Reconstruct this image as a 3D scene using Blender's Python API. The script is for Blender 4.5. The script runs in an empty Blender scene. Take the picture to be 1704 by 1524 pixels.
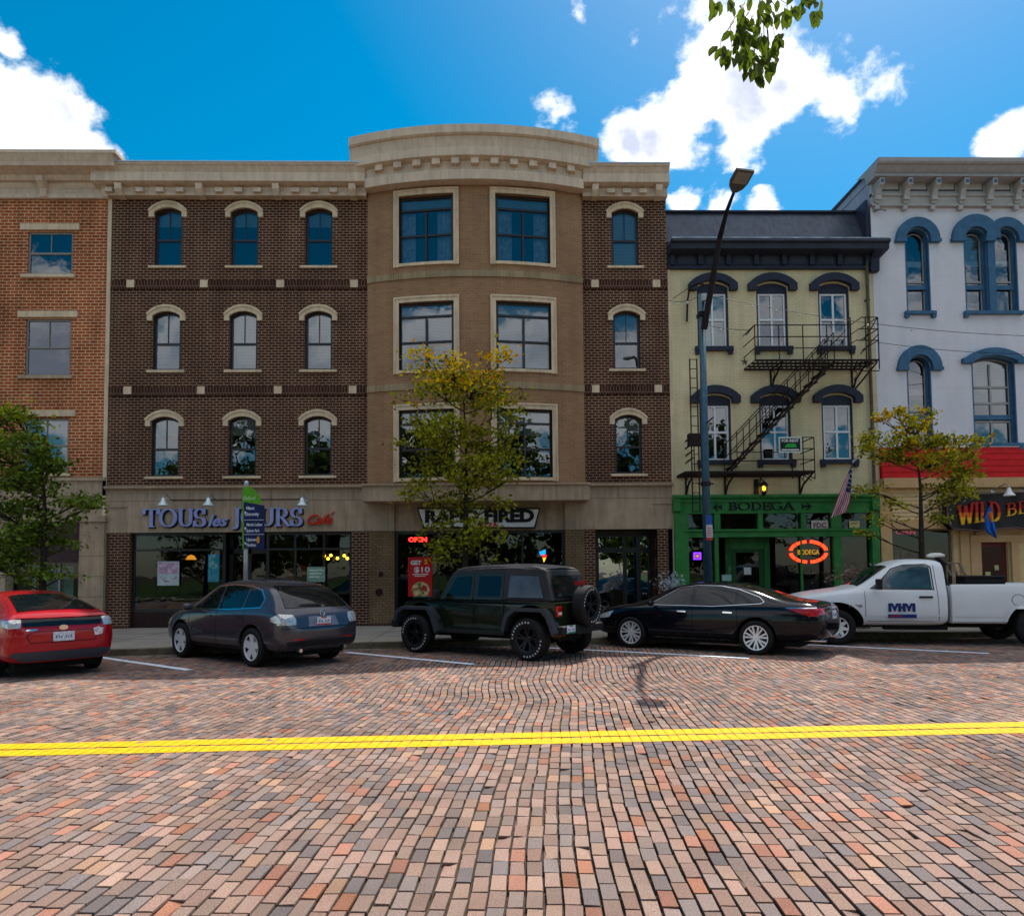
import bpy, bmesh, math, random
import numpy as np
from mathutils import Vector, Matrix
from mathutils.bvhtree import BVHTree
R_ = math.radians
sc = bpy.context.scene
C = sc.collection
random.seed(7); rng = np.random.default_rng(7)

# ------------------------------------------------------------------ camera
F, CX, CY, CAMH = 1230.0, 852.0, 885.536, 1.75
def cam_axes(yaw, pitch, roll):
    cy, sy, cp, sp = math.cos(yaw), math.sin(yaw), math.cos(pitch), math.sin(pitch)
    f = Vector((sy*cp, cy*cp, sp)); r = Vector((cy, -sy, 0)); u = r.cross(f)
    cr, sr = math.cos(roll), math.sin(roll)
    return r*cr+u*sr, u*cr-r*sr, f
AR, AU, AF = cam_axes(R_(1.25), R_(3.0), R_(-0.5))
cam_d = bpy.data.cameras.new('camera'); cam = bpy.data.objects.new('camera', cam_d); C.objects.link(cam)
M = Matrix(((AR.x, AU.x, -AF.x, 0), (AR.y, AU.y, -AF.y, 0), (AR.z, AU.z, -AF.z, CAMH), (0, 0, 0, 1)))
cam.matrix_world = M
cam_d.sensor_width = 36; cam_d.lens = 36*F/1704; cam_d.shift_y = (CY-762)/1704
cam_d.clip_end = 5000; cam_d.clip_start = .05
sc.camera = cam
def ray(u, v): return AR*((u-CX)/F)+AU*((CY-v)/F)+AF
def gp(u, v, z=0.0):                       # measured image point -> point on a level z
    d = ray(u, v); t = (z-CAMH)/d.z; return Vector((d.x*t, d.y*t, z))
YF = 22.3
def fp(u, v, Y=YF):                        # measured image point -> (x, z) on the plane y=Y
    d = ray(u, v); t = Y/d.y; return d.x*t, CAMH+d.z*t
def fx(u, v=800, Y=YF): return fp(u, v, Y)[0]
def fz(u, v, Y=YF): return fp(u, v, Y)[1]
def rect(u0, u1, v0, v1, Y=YF):            # -> x0,x1,z0,z1 (v0 = top)
    um, vm = (u0+u1)/2, (v0+v1)/2
    return fx(u0, vm, Y), fx(u1, vm, Y), fz(um, v1, Y), fz(um, v0, Y)

# ------------------------------------------------------------------ light
SUN = Vector((0.33, 0.574, 1.0)).normalized()
sd = bpy.data.lights.new('sun', 'SUN'); sd.energy = 3.35; sd.angle = R_(.53); sd.color = (1, .95, .87)
so = bpy.data.objects.new('sun', sd); C.objects.link(so)
so.rotation_euler = SUN.to_track_quat('Z', 'Y').to_euler()
sc.view_settings.view_transform = 'Standard'; sc.view_settings.look = 'None'
sc.view_settings.exposure = 0.88; sc.view_settings.gamma = 1
sc.cycles.max_bounces = 6; sc.cycles.transparent_max_bounces = 12
sc.cycles.caustics_reflective = False; sc.cycles.caustics_refractive = False

def world():
    w = bpy.data.worlds.new('World'); sc.world = w; w.use_nodes = True
    nt = w.node_tree; N = nt.nodes; L = nt.links; N.clear()
    def n(t, **k):
        o = N.new('ShaderNode'+t)
        for a, b in k.items(): setattr(o, a, b)
        return o
    def mth(op, a, b=None, clamp=False):
        o = n('Math', operation=op); o.use_clamp = clamp
        for i, x in enumerate((a, b)):
            if x is None: continue
            if isinstance(x, (int, float)): o.inputs[i].default_value = x
            else: L.new(x, o.inputs[i])
        return o.outputs[0]
    sky = n('TexSky'); sky.sky_type = 'NISHITA'; sky.sun_disc = False
    sky.sun_elevation = math.asin(SUN.z); sky.sun_rotation = math.atan2(SUN.x, SUN.y)
    sky.air_density = 1.0; sky.dust_density = .6; sky.ozone_density = 3.0
    hs = n('HueSaturation'); hs.inputs['Saturation'].default_value = 1.66; hs.inputs['Hue'].default_value = .480; hs.inputs['Value'].default_value = .60
    L.new(sky.outputs[0], hs.inputs['Color'])
    tc = n('TexCoord'); nrm = n('VectorMath', operation='NORMALIZE'); L.new(tc.outputs['Generated'], nrm.inputs[0])
    D = nrm.outputs[0]
    def noise(scale, detail, rough=.55, off=(0, 0, 0), squash=1):
        mp = n('Mapping'); L.new(D, mp.inputs[0]); mp.inputs['Location'].default_value = off
        mp.inputs['Scale'].default_value = (1, 1, squash)
        o = n('TexNoise'); o.inputs['Scale'].default_value = scale; o.inputs['Detail'].default_value = detail
        o.inputs['Roughness'].default_value = rough; o.inputs['Distortion'].default_value = .15; L.new(mp.outputs[0], o.inputs[0]); return o.outputs['Fac']
    fine = noise(16, 9, .6, squash=1.3); mid = noise(6, 4, .5, (3, 1, 2), 1.3)
    blobs = [(45, 225, 135, 1), (-50, 150, 120, 1), (105, 195, 88, 1), (150, 240, 52, .9), (12, 78, 36, .8),
             (1190, 50, 110, 1), (1140, 190, 90, 1), (1235, 170, 98, 1), (1190, 120, 95, 1), (1300, 140, 84, .9), (1345, 120, 66, .7), (1380, 175, 60, .7), (1260, 60, 60, .7),
             (1045, 235, 52, .95), (1085, 225, 55, .9), (1682, 228, 55, 1), (1645, 238, 34, .9), (925, 192, 44, .55), (965, 28, 44, .52), (1055, 70, 30, .65),
             (1140, 342, 40, .85), (1272, 352, 36, .75), (1190, 346, 40, .6), (1470, 130, 45, .30)]
    field = None
    for (u, v, r, s) in blobs:
        d = ray(u, v).normalized(); ds = n('VectorMath', operation='DISTANCE'); L.new(D, ds.inputs[0]); ds.inputs[1].default_value = d
        k = r*1.12/math.sqrt(F*F+(u-CX)**2+(v-CY)**2)
        x = mth('MULTIPLY', ds.outputs['Value'], -s/k); x = mth('ADD', x, s)
        field = x if field is None else mth('MAXIMUM', field, x)
    # cloud bank low in the half of the sky behind the camera (mirrored in the windows)
    sp = n('SeparateXYZ'); L.new(D, sp.inputs[0])
    bk = mth('MULTIPLY', sp.outputs['Y'], -3.0, True)
    el = mth('SUBTRACT', sp.outputs['Z'], .235); el = mth('ABSOLUTE', el); el = mth('MULTIPLY', el, -8.); el = mth('ADD', el, 1.0)
    rear = mth('MULTIPLY', bk, el); rear = mth('ADD', mth('MAXIMUM', rear, -.15), mth('MULTIPLY', mth('SUBTRACT', bk, 1.0), .6))
    field = mth('MAXIMUM', field, rear)
    # unseen broken clouds added overhead, above the view, as neutral fill light
    hi = mth('SUBTRACT', sp.outputs['Z'], mth('ADD', .60, mth('MULTIPLY', sp.outputs['Y'], .10))); hi = mth('MULTIPLY', hi, 6.0, True); hi = mth('SUBTRACT', mth('MULTIPLY', hi, 1.1), .5)
    field = mth('MAXIMUM', field, hi)
    nz = mth('ADD', mth('MULTIPLY', mth('SUBTRACT', fine, .5), 1.75), mth('MULTIPLY', mth('SUBTRACT', mid, .5), 1.15))
    field = mth('MINIMUM', field, mth('MULTIPLY', field, 3.2)); f2 = mth('ADD', field, nz)
    mr = n('MapRange', interpolation_type='SMOOTHSTEP'); L.new(f2, mr.inputs[0])
    mr.inputs[1].default_value = .16; mr.inputs[2].default_value = .52
    mask = mr.outputs[0]
    shd = n('MapRange', interpolation_type='SMOOTHSTEP'); L.new(noise(9, 5, .5, (7, 2, 5.4)), shd.inputs[0])
    shd.inputs[1].default_value = .36; shd.inputs[2].default_value = .58
    dens = n('MapRange'); L.new(f2, dens.inputs[0]); dens.inputs[1].default_value = .5; dens.inputs[2].default_value = .9
    sh2 = mth('MULTIPLY', shd.outputs[0], dens.outputs[0])
    cc = n('MixRGB'); cc.inputs[1].default_value = (6.0, 6.05, 6.2, 1); cc.inputs[2].default_value = (3.2, 3.5, 4.3, 1); L.new(sh2, cc.inputs[0])
    mx = n('MixRGB'); L.new(mask, mx.inputs[0]); L.new(hs.outputs[0], mx.inputs[1]); L.new(cc.outputs[0], mx.inputs[2])
    bg = n('Background'); bg.inputs[1].default_value = .122; L.new(mx.outputs[0], bg.inputs[0])
    out = n('OutputWorld'); L.new(bg.outputs[0], out.inputs[0])
world()

# ------------------------------------------------------------------ materials
MATS = {}
def newmat(name):
    m = bpy.data.materials.new(name); m.use_nodes = True; nt = m.node_tree
    return m, nt, nt.nodes, nt.links, nt.nodes['Principled BSDF']
def mat(name, col, rough=.6, metal=0, var=.12, vscale=6, bump=0, bscale=40, spec=.2, coat=0, emit=None, es=1, streak=0):
    if name in MATS: return MATS[name]
    m, nt, N, L, P = newmat(name)
    P.inputs['Base Color'].default_value = (*col, 1); P.inputs['Roughness'].default_value = rough
    P.inputs['Metallic'].default_value = metal; P.inputs['Specular IOR Level'].default_value = spec
    P.inputs['Coat Weight'].default_value = coat; P.inputs['Coat Roughness'].default_value = .03
    tc = N.new('ShaderNodeTexCoord')
    if var and emit is None:
        nz = N.new('ShaderNodeTexNoise'); nz.inputs['Scale'].default_value = vscale; nz.inputs['Detail'].default_value = 6
        L.new(tc.outputs['Object'], nz.inputs[0])
        mx = N.new('ShaderNodeMixRGB'); mx.blend_type = 'MIX'
        mx.inputs[1].default_value = (*[c*(1-var) for c in col], 1); mx.inputs[2].default_value = (*[min(1, c*(1+var)) for c in col], 1)
        mr = N.new('ShaderNodeMapRange'); mr.inputs[1].default_value = .3; mr.inputs[2].default_value = .7
        L.new(nz.outputs['Fac'], mr.inputs[0]); L.new(mr.outputs[0], mx.inputs[0]); L.new(mx.outputs[0], P.inputs['Base Color'])
        if streak:
            mp = N.new('ShaderNodeMapping'); mp.inputs['Scale'].default_value = (3.5, 3.5, .35); L.new(tc.outputs['Object'], mp.inputs[0])
            ns = N.new('ShaderNodeTexNoise'); ns.inputs['Scale'].default_value = 2.0; ns.inputs['Detail'].default_value = 7; ns.inputs['Roughness'].default_value = .65; L.new(mp.outputs[0], ns.inputs[0])
            ms = N.new('ShaderNodeMapRange'); ms.inputs[1].default_value = .42; ms.inputs[2].default_value = .72; ms.inputs[3].default_value = 1.0; ms.inputs[4].default_value = 1-streak; L.new(ns.outputs['Fac'], ms.inputs[0])
            sv = N.new('ShaderNodeVectorMath'); sv.operation = 'SCALE'; L.new(mx.outputs[0], sv.inputs[0]); L.new(ms.outputs[0], sv.inputs['Scale']); L.new(sv.outputs[0], P.inputs['Base Color'])
    if bump:
        nb = N.new('ShaderNodeTexNoise'); nb.inputs['Scale'].default_value = bscale; nb.inputs['Detail'].default_value = 5
        L.new(tc.outputs['Object'], nb.inputs[0]); b = N.new('ShaderNodeBump'); b.inputs['Strength'].default_value = bump; b.inputs['Distance'].default_value = .02
        L.new(nb.outputs['Fac'], b.inputs['Height']); L.new(b.outputs[0], P.inputs['Normal'])
    if emit is not None:
        P.inputs['Emission Color'].default_value = (*emit, 1); P.inputs['Emission Strength'].default_value = es
    MATS[name] = m; return m
def brick(name, c1, c2, mortar, bw=.25, rh=.1, ms=.016, bias=0, bump=.5, dirt=.25, rough=.85):
    if name in MATS: return MATS[name]
    m, nt, N, L, P = newmat(name)
    uv = N.new('ShaderNodeUVMap'); uv.uv_map = 'UVMap'
    wob = N.new('ShaderNodeTexNoise'); wob.inputs['Scale'].default_value = 3; L.new(uv.outputs[0], wob.inputs[0])
    add = N.new('ShaderNodeVectorMath'); add.operation = 'MULTIPLY_ADD'; add.inputs[1].default_value = (.012, .012, 0)
    L.new(wob.outputs['Color'], add.inputs[0]); L.new(uv.outputs[0], add.inputs[2])
    b = N.new('ShaderNodeTexBrick'); b.offset = .5; b.inputs['Scale'].default_value = 1
    b.inputs['Brick Width'].default_value = bw; b.inputs['Row Height'].default_value = rh; b.inputs['Mortar Size'].default_value = ms
    b.inputs['Mortar Smooth'].default_value = .3; b.inputs['Bias'].default_value = bias
    b.inputs['Color1'].default_value = (*c1, 1); b.inputs['Color2'].default_value = (*c2, 1); b.inputs['Mortar'].default_value = (*mortar, 1)
    L.new(add.outputs[0], b.inputs['Vector'])
    nz = N.new('ShaderNodeTexNoise'); nz.inputs['Scale'].default_value = .7; nz.inputs['Detail'].default_value = 8; nz.inputs['Roughness'].default_value = .65
    L.new(uv.outputs[0], nz.inputs[0])
    mr = N.new('ShaderNodeMapRange'); mr.inputs[1].default_value = .3; mr.inputs[2].default_value = .7; mr.inputs[3].default_value = 1-dirt; mr.inputs[4].default_value = 1+dirt
    L.new(nz.outputs['Fac'], mr.inputs[0])
    mu = N.new('ShaderNodeVectorMath'); mu.operation = 'SCALE'; L.new(b.outputs['Color'], mu.inputs[0]); L.new(mr.outputs[0], mu.inputs['Scale'])
    mp = N.new('ShaderNodeMapping'); mp.inputs['Scale'].default_value = (1.6, .16, 1); L.new(uv.outputs[0], mp.inputs[0]); ns = N.new('ShaderNodeTexNoise'); ns.inputs['Scale'].default_value = 2.2; ns.inputs['Detail'].default_value = 6; L.new(mp.outputs[0], ns.inputs[0])
    ms = N.new('ShaderNodeMapRange'); ms.inputs[1].default_value = .35; ms.inputs[2].default_value = .7; ms.inputs[3].default_value = 1+.4*dirt; ms.inputs[4].default_value = 1-.8*dirt; L.new(ns.outputs['Fac'], ms.inputs[0])
    m3 = N.new('ShaderNodeVectorMath'); m3.operation = 'SCALE'; L.new(mu.outputs[0], m3.inputs[0]); L.new(ms.outputs[0], m3.inputs['Scale']); mu = m3
    L.new(mu.outputs[0], P.inputs['Base Color']); P.inputs['Roughness'].default_value = rough; P.inputs['Specular IOR Level'].default_value = .08
    bp = N.new('ShaderNodeBump'); bp.inputs['Strength'].default_value = bump; bp.inputs['Distance'].default_value = .01; bp.invert = True
    L.new(b.outputs['Fac'], bp.inputs['Height']); L.new(bp.outputs[0], P.inputs['Normal'])
    MATS[name] = m; return m
def glass(name, tint=(.75, .8, .8), refl=.28, rough=.01):
    if name in MATS: return MATS[name]
    m, nt, N, L, P = newmat(name); N.remove(P)
    out = N['Material Output']; g = N.new('ShaderNodeBsdfGlossy'); g.inputs['Roughness'].default_value = rough; g.inputs['Color'].default_value = (.9, .95, 1, 1)
    t = N.new('ShaderNodeBsdfTransparent'); t.inputs[0].default_value = (*tint, 1)
    lw = N.new('ShaderNodeFresnel'); lw.inputs[0].default_value = 1.5
    ad = N.new('ShaderNodeMath'); ad.operation = 'ADD'; ad.use_clamp = True; ad.inputs[1].default_value = refl; L.new(lw.outputs[0], ad.inputs[0])
    tc = N.new('ShaderNodeTexCoord'); nz = N.new('ShaderNodeTexNoise'); nz.inputs['Scale'].default_value = 1.6; L.new(tc.outputs['Object'], nz.inputs[0])
    b = N.new('ShaderNodeBump'); b.inputs['Strength'].default_value = .12; b.inputs['Distance'].default_value = .02; L.new(nz.outputs['Fac'], b.inputs['Height']); L.new(b.outputs[0], g.inputs['Normal'])
    mx = N.new('ShaderNodeMixShader'); L.new(ad.outputs[0], mx.inputs[0]); L.new(t.outputs[0], mx.inputs[1]); L.new(g.outputs[0], mx.inputs[2])
    L.new(mx.outputs[0], out.inputs[0]); MATS[name] = m; return m
def vcol(name, rough=.8, bump=.3, bscale=60, trans=0, spec=.3, var=.15):
    if name in MATS: return MATS[name]
    m, nt, N, L, P = newmat(name)
    a = N.new('ShaderNodeVertexColor'); a.layer_name = 'Col'
    tc = N.new('ShaderNodeTexCoord'); nz = N.new('ShaderNodeTexNoise'); nz.inputs['Scale'].default_value = bscale; nz.inputs['Detail'].default_value = 6; L.new(tc.outputs['Object'], nz.inputs[0])
    mr = N.new('ShaderNodeMapRange'); mr.inputs[1].default_value = .3; mr.inputs[2].default_value = .7; mr.inputs[3].default_value = 1-var; mr.inputs[4].default_value = 1+var; L.new(nz.outputs['Fac'], mr.inputs[0])
    mu = N.new('ShaderNodeVectorMath'); mu.operation = 'SCALE'; L.new(a.outputs[0], mu.inputs[0]); L.new(mr.outputs[0], mu.inputs['Scale'])
    if name == 'paving_brick':
        n2 = N.new('ShaderNodeTexNoise'); n2.inputs['Scale'].default_value = .55; n2.inputs['Detail'].default_value = 7; n2.inputs['Roughness'].default_value = .6; L.new(tc.outputs['Object'], n2.inputs[0])
        m2 = N.new('ShaderNodeMapRange'); m2.inputs[1].default_value = .35; m2.inputs[2].default_value = .65; m2.inputs[3].default_value = .80; m2.inputs[4].default_value = 1.15; L.new(n2.outputs['Fac'], m2.inputs[0])
        mu2 = N.new('ShaderNodeVectorMath'); mu2.operation = 'SCALE'; L.new(mu.outputs[0], mu2.inputs[0]); L.new(m2.outputs[0], mu2.inputs['Scale']); mu = mu2
        n3 = N.new('ShaderNodeTexNoise'); n3.inputs['Scale'].default_value = 1.1; n3.inputs['Detail'].default_value = 3; L.new(tc.outputs['Object'], n3.inputs[0])
        m3 = N.new('ShaderNodeMapRange'); m3.inputs[1].default_value = .66; m3.inputs[2].default_value = .74; m3.inputs[3].default_value = 1.0; m3.inputs[4].default_value = .55; L.new(n3.outputs['Fac'], m3.inputs[0])
        mu3 = N.new('ShaderNodeVectorMath'); mu3.operation = 'SCALE'; L.new(mu.outputs[0], mu3.inputs[0]); L.new(m3.outputs[0], mu3.inputs['Scale']); mu = mu3
    L.new(mu.outputs[0], P.inputs['Base Color']); P.inputs['Roughness'].default_value = rough; P.inputs['Specular IOR Level'].default_value = spec
    if bump:
        b = N.new('ShaderNodeBump'); b.inputs['Strength'].default_value = bump; b.inputs['Distance'].default_value = .01; L.new(nz.outputs['Fac'], b.inputs['Height']); L.new(b.outputs[0], P.inputs['Normal'])
    if trans:
        t = N.new('ShaderNodeBsdfTranslucent'); L.new(mu.outputs[0], t.inputs[0]); mx = N.new('ShaderNodeMixShader'); mx.inputs[0].default_value = trans
        L.new(P.outputs[0], mx.inputs[1]); L.new(t.outputs[0], mx.inputs[2]); L.new(mx.outputs[0], N['Material Output'].inputs[0])
    MATS[name] = m; return m

# ------------------------------------------------------------------ mesh helpers
class MB:
    def __init__(s): s.v = []; s.f = []; s.uv = {}; s.mi = {}; s.marks = []
    def cut(s): s.marks.append(len(s.f)); return s
    def quad(s, a, b, c, d, uv=None, mi=0):
        i = len(s.v); s.v += [tuple(a), tuple(b), tuple(c), tuple(d)]; s.f.append((i, i+1, i+2, i+3))
        if uv: s.uv[len(s.f)-1] = uv
        if mi: s.mi[len(s.f)-1] = mi
        return s
    def poly(s, pts):
        i = len(s.v); s.v += [tuple(p) for p in pts]; s.f.append(tuple(range(i, i+len(pts)))); return s
    def box(s, x0, x1, y0, y1, z0, z1, mi=0):
        if x0 > x1: x0, x1 = x1, x0
        if y0 > y1: y0, y1 = y1, y0
        if z0 > z1: z0, z1 = z1, z0
        i = len(s.v)
        s.v += [(x0, y0, z0), (x1, y0, z0), (x1, y1, z0), (x0, y1, z0), (x0, y0, z1), (x1, y0, z1), (x1, y1, z1), (x0, y1, z1)]
        for f in ((0, 3, 2, 1), (4, 5, 6, 7), (0, 1, 5, 4), (1, 2, 6, 5), (2, 3, 7, 6), (3, 0, 4, 7)):
            s.f.append(tuple(i+k for k in f))
            if mi: s.mi[len(s.f)-1] = mi
        return s
    def xbox(s, x0, x1, y0, y1, z0, z1, step=.25):     # box divided along x (so that it can be bent)
        n = max(1, int(math.ceil(abs(x1-x0)/step)))
        prof = [(y0, z0), (y1, z0), (y1, z1), (y0, z1)]
        return s.sweep(prof, [x0+(x1-x0)*k/n for k in range(n+1)])
    def sweep(s, prof, xs):                             # closed (y,z) profile along x
        i0 = len(s.v); m = len(prof)
        for x in xs: s.v += [(x, p[0], p[1]) for p in prof]
        for k in range(len(xs)-1):
            for j in range(m):
                a = i0+k*m+j; b = i0+k*m+(j+1) % m; s.f.append((a, b, b+m, a+m))
        s.f.append(tuple(i0+j for j in range(m))[::-1]); s.f.append(tuple(i0+(len(xs)-1)*m+j for j in range(m))); return s
    def ring(s, outer, inner, y0, y1):                  # strip between two (x,z) polylines, thickened in y
        n = len(outer)
        for k in range(n-1):
            o0, o1, a0, a1 = outer[k], outer[k+1], inner[k], inner[k+1]
            P = lambda p, y: (p[0], y, p[1])
            s.quad(P(a0, y0), P(a1, y0), P(o1, y0), P(o0, y0)); s.quad(P(o0, y1), P(o1, y1), P(a1, y1), P(a0, y1))
            s.quad(P(o0, y0), P(o1, y0), P(o1, y1), P(o0, y1)); s.quad(P(a0, y1), P(a1, y1), P(a1, y0), P(a0, y0))
        for k in (0, n-1):
            s.quad(P(inner[k], y0), P(outer[k], y0), P(outer[k], y1), P(inner[k], y1))
        return s
    def prism(s, pts, y0, y1):                          # (x,z) polygon, thickened in y
        n = len(pts); i = len(s.v)
        s.v += [(p[0], y0, p[1]) for p in pts]+[(p[0], y1, p[1]) for p in pts]
        s.f.append(tuple(range(i, i+n))); s.f.append(tuple(range(i+2*n-1, i+n-1, -1)))
        for k in range(n): a = i+k; b = i+(k+1) % n; s.f.append((a, a+n, b+n, b))
        return s
    def tube(s, pts, rad, n=8, caps=True):
        pts = [Vector(p) for p in pts]; rad = rad if isinstance(rad, (list, tuple)) else [rad]*len(pts)
        i0 = len(s.v); up = None
        for k, p in enumerate(pts):
            t = (pts[min(k+1, len(pts)-1)]-pts[max(k-1, 0)])
            if t.length < 1e-9: t = Vector((0, 0, 1))
            t.normalize()
            if up is None: up = Vector((0, 0, 1)) if abs(t.z) < .9 else Vector((1, 0, 0))
            a = t.cross(up)
            if a.length < 1e-4: a = t.cross(Vector((1, 0.3, 0)))
            a.normalize(); b = a.cross(t); up = b
            for j in range(n):
                an = 2*math.pi*j/n; s.v.append(tuple(p+(a*math.cos(an)+b*math.sin(an))*rad[k]))
        for k in range(len(pts)-1):
            for j in range(n):
                a = i0+k*n+j; b = i0+k*n+(j+1) % n; s.f.append((a, b, b+n, a+n))
        if caps: s.f.append(tuple(i0+j for j in range(n))[::-1]); s.f.append(tuple(i0+(len(pts)-1)*n+j for j in range(n)))
        return s
    def lathe(s, prof, n=24, axis='y', c=(0, 0, 0)):    # prof: (r, h)
        i0 = len(s.v); m = len(prof)
        for j in range(n):
            a = 2*math.pi*j/n; ca, sa = math.cos(a), math.sin(a)
            for r, h in prof:
                s.v.append((c[0]+r*ca, c[1]+h, c[2]+r*sa) if axis == 'y' else (c[0]+r*ca, c[1]+r*sa, c[2]+h))
        for j in range(n):
            for k in range(m-1):
                a = i0+j*m+k; b = i0+((j+1) % n)*m+k; s.f.append((a, b, b+1, a+1))
        return s
    def add(s, vs, fs, T=None):
        i = len(s.v); s.v += [tuple(T @ Vector(v)) if T else tuple(v) for v in vs]; s.f += [tuple(i+k for k in f) for f in fs]; return s
    def mesh(s, name, mats, warp=None, smooth=False):
        me = bpy.data.meshes.new(name); vs = s.v
        if warp: vs = [warp(v) for v in vs]
        me.from_pydata([tuple(v) for v in vs], [], s.f)
        for m in (mats if isinstance(mats, (list, tuple)) else [mats]): me.materials.append(m)
        if s.mi:
            for k, m in s.mi.items(): me.polygons[k].material_index = m
        ul = me.uv_layers.new(name='UVMap')
        co = np.array(vs if len(vs) else [(0, 0, 0)]); src = np.array(s.v)
        for p in me.polygons:
            if p.index in s.uv:
                for li, t in zip(p.loop_indices, s.uv[p.index]): ul.data[li].uv = t
            else:
                nx, ny, nz = p.normal
                for li, vi in zip(p.loop_indices, p.vertices):
                    x, y, z = src[vi]
                    ul.data[li].uv = (x, z) if abs(ny) >= max(abs(nx), abs(nz)) else ((y, z) if abs(nx) > abs(nz) else (x, y))
        if smooth: me.shade_smooth()
        return me
def link(name, me, parent=None, world=True):
    o = bpy.data.objects.new(name, me); C.objects.link(o)
    if parent is not None:
        o.parent = parent
        if world:
            off = Vector((0, 0, 0)); p = parent
            while p is not None: off += p.location; p = p.parent
            o.location = -off
    return o
def pieces(mb):
    """one MB per connected piece (or per mark set with mb.cut)"""
    if mb.marks: st = sorted(set([0]+mb.marks)); rng_ = list(zip(st, st[1:]+[len(mb.f)]))
    else:
        rng_ = []; hi = -1; a = 0
        for k, f in enumerate(mb.f):
            if min(f) > hi and k > 0: rng_.append((a, k)); a = k
            hi = max(hi, max(f))
        rng_.append((a, len(mb.f)))
    out = []
    for a, b in rng_:
        if a == b: continue
        lo = min(min(f) for f in mb.f[a:b]); hi = max(max(f) for f in mb.f[a:b]); n = MB(); n.v = mb.v[lo:hi+1]; n.f = [tuple(i-lo for i in f) for f in mb.f[a:b]]
        n.uv = {k-a: u for k, u in mb.uv.items() if a <= k < b}; n.mi = {k-a: u for k, u in mb.mi.items() if a <= k < b}; out.append(n)
    return out
def part(name, mb, m, parent=None, warp=None, smooth=False, bevel=0, world=True, label=None, split=False):
    if not mb.f: return None
    if split:
        for q in pieces(mb): o = part(name, q, m, parent, warp, smooth, bevel, world, label)
        return o
    o = link(name, mb.mesh(name, m, warp, smooth), parent, world)
    if bevel:
        b = o.modifiers.new('bevel', 'BEVEL'); b.width = bevel; b.segments = 2; b.limit_method = 'ANGLE'
    if label: o['label'] = label
    return o
def tag(o, label, cat, group=None, kind=None):
    o['label'] = label; o['category'] = cat
    if group: o['group'] = group
    if kind: o['kind'] = kind
    return o
def empty(name, loc, rz=0):
    o = bpy.data.objects.new(name, None); C.objects.link(o); o.location = loc; o.rotation_euler = (0, 0, rz); o.empty_display_size = .2; return o
def struct(name, mb, m, **k):
    o = part(name, mb, m, **k); o['kind'] = 'structure'; return o
def copy_tree(o, parent=None):
    c = o.copy(); C.objects.link(c); c.parent = parent
    for ch in list(o.children): copy_tree(ch, c)
    return c
def txt(s, h, depth=.02, off=0.0, shear=0, space=1.0, align='CENTER'):
    cu = bpy.data.curves.new('t', 'FONT'); cu.body = s; cu.size = h/.72; cu.extrude = depth/2; cu.offset = off; cu.shear = shear; cu.space_character = space
    cu.align_x = align; cu.resolution_u = 3
    ob = bpy.data.objects.new('t', cu); C.objects.link(ob)
    dg = bpy.context.evaluated_depsgraph_get(); ev = ob.evaluated_get(dg); me = ev.to_mesh()
    vs = [tuple(v.co) for v in me.vertices]; fs = [tuple(p.vertices) for p in me.polygons]; ev.to_mesh_clear()
    bpy.data.objects.remove(ob); bpy.data.curves.remove(cu); return vs, fs
def addtxt(mb, s, x, z, h, y, width=None, depth=.02, off=0, shear=0, space=1.0):
    """text facing -y, centred on x, baseline z"""
    vs, fs = txt(s, h, depth, off, shear, space)
    xs = [v[0] for v in vs]; w = max(xs)-min(xs); k = (width/w) if width else 1; mid = (max(xs)+min(xs))/2
    i = len(mb.v); mb.v += [(x+(v[0]-mid)*k, y-v[2], z+v[1]) for v in vs]; mb.f += [tuple(i+q for q in f) for f in fs]; return mb
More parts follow.
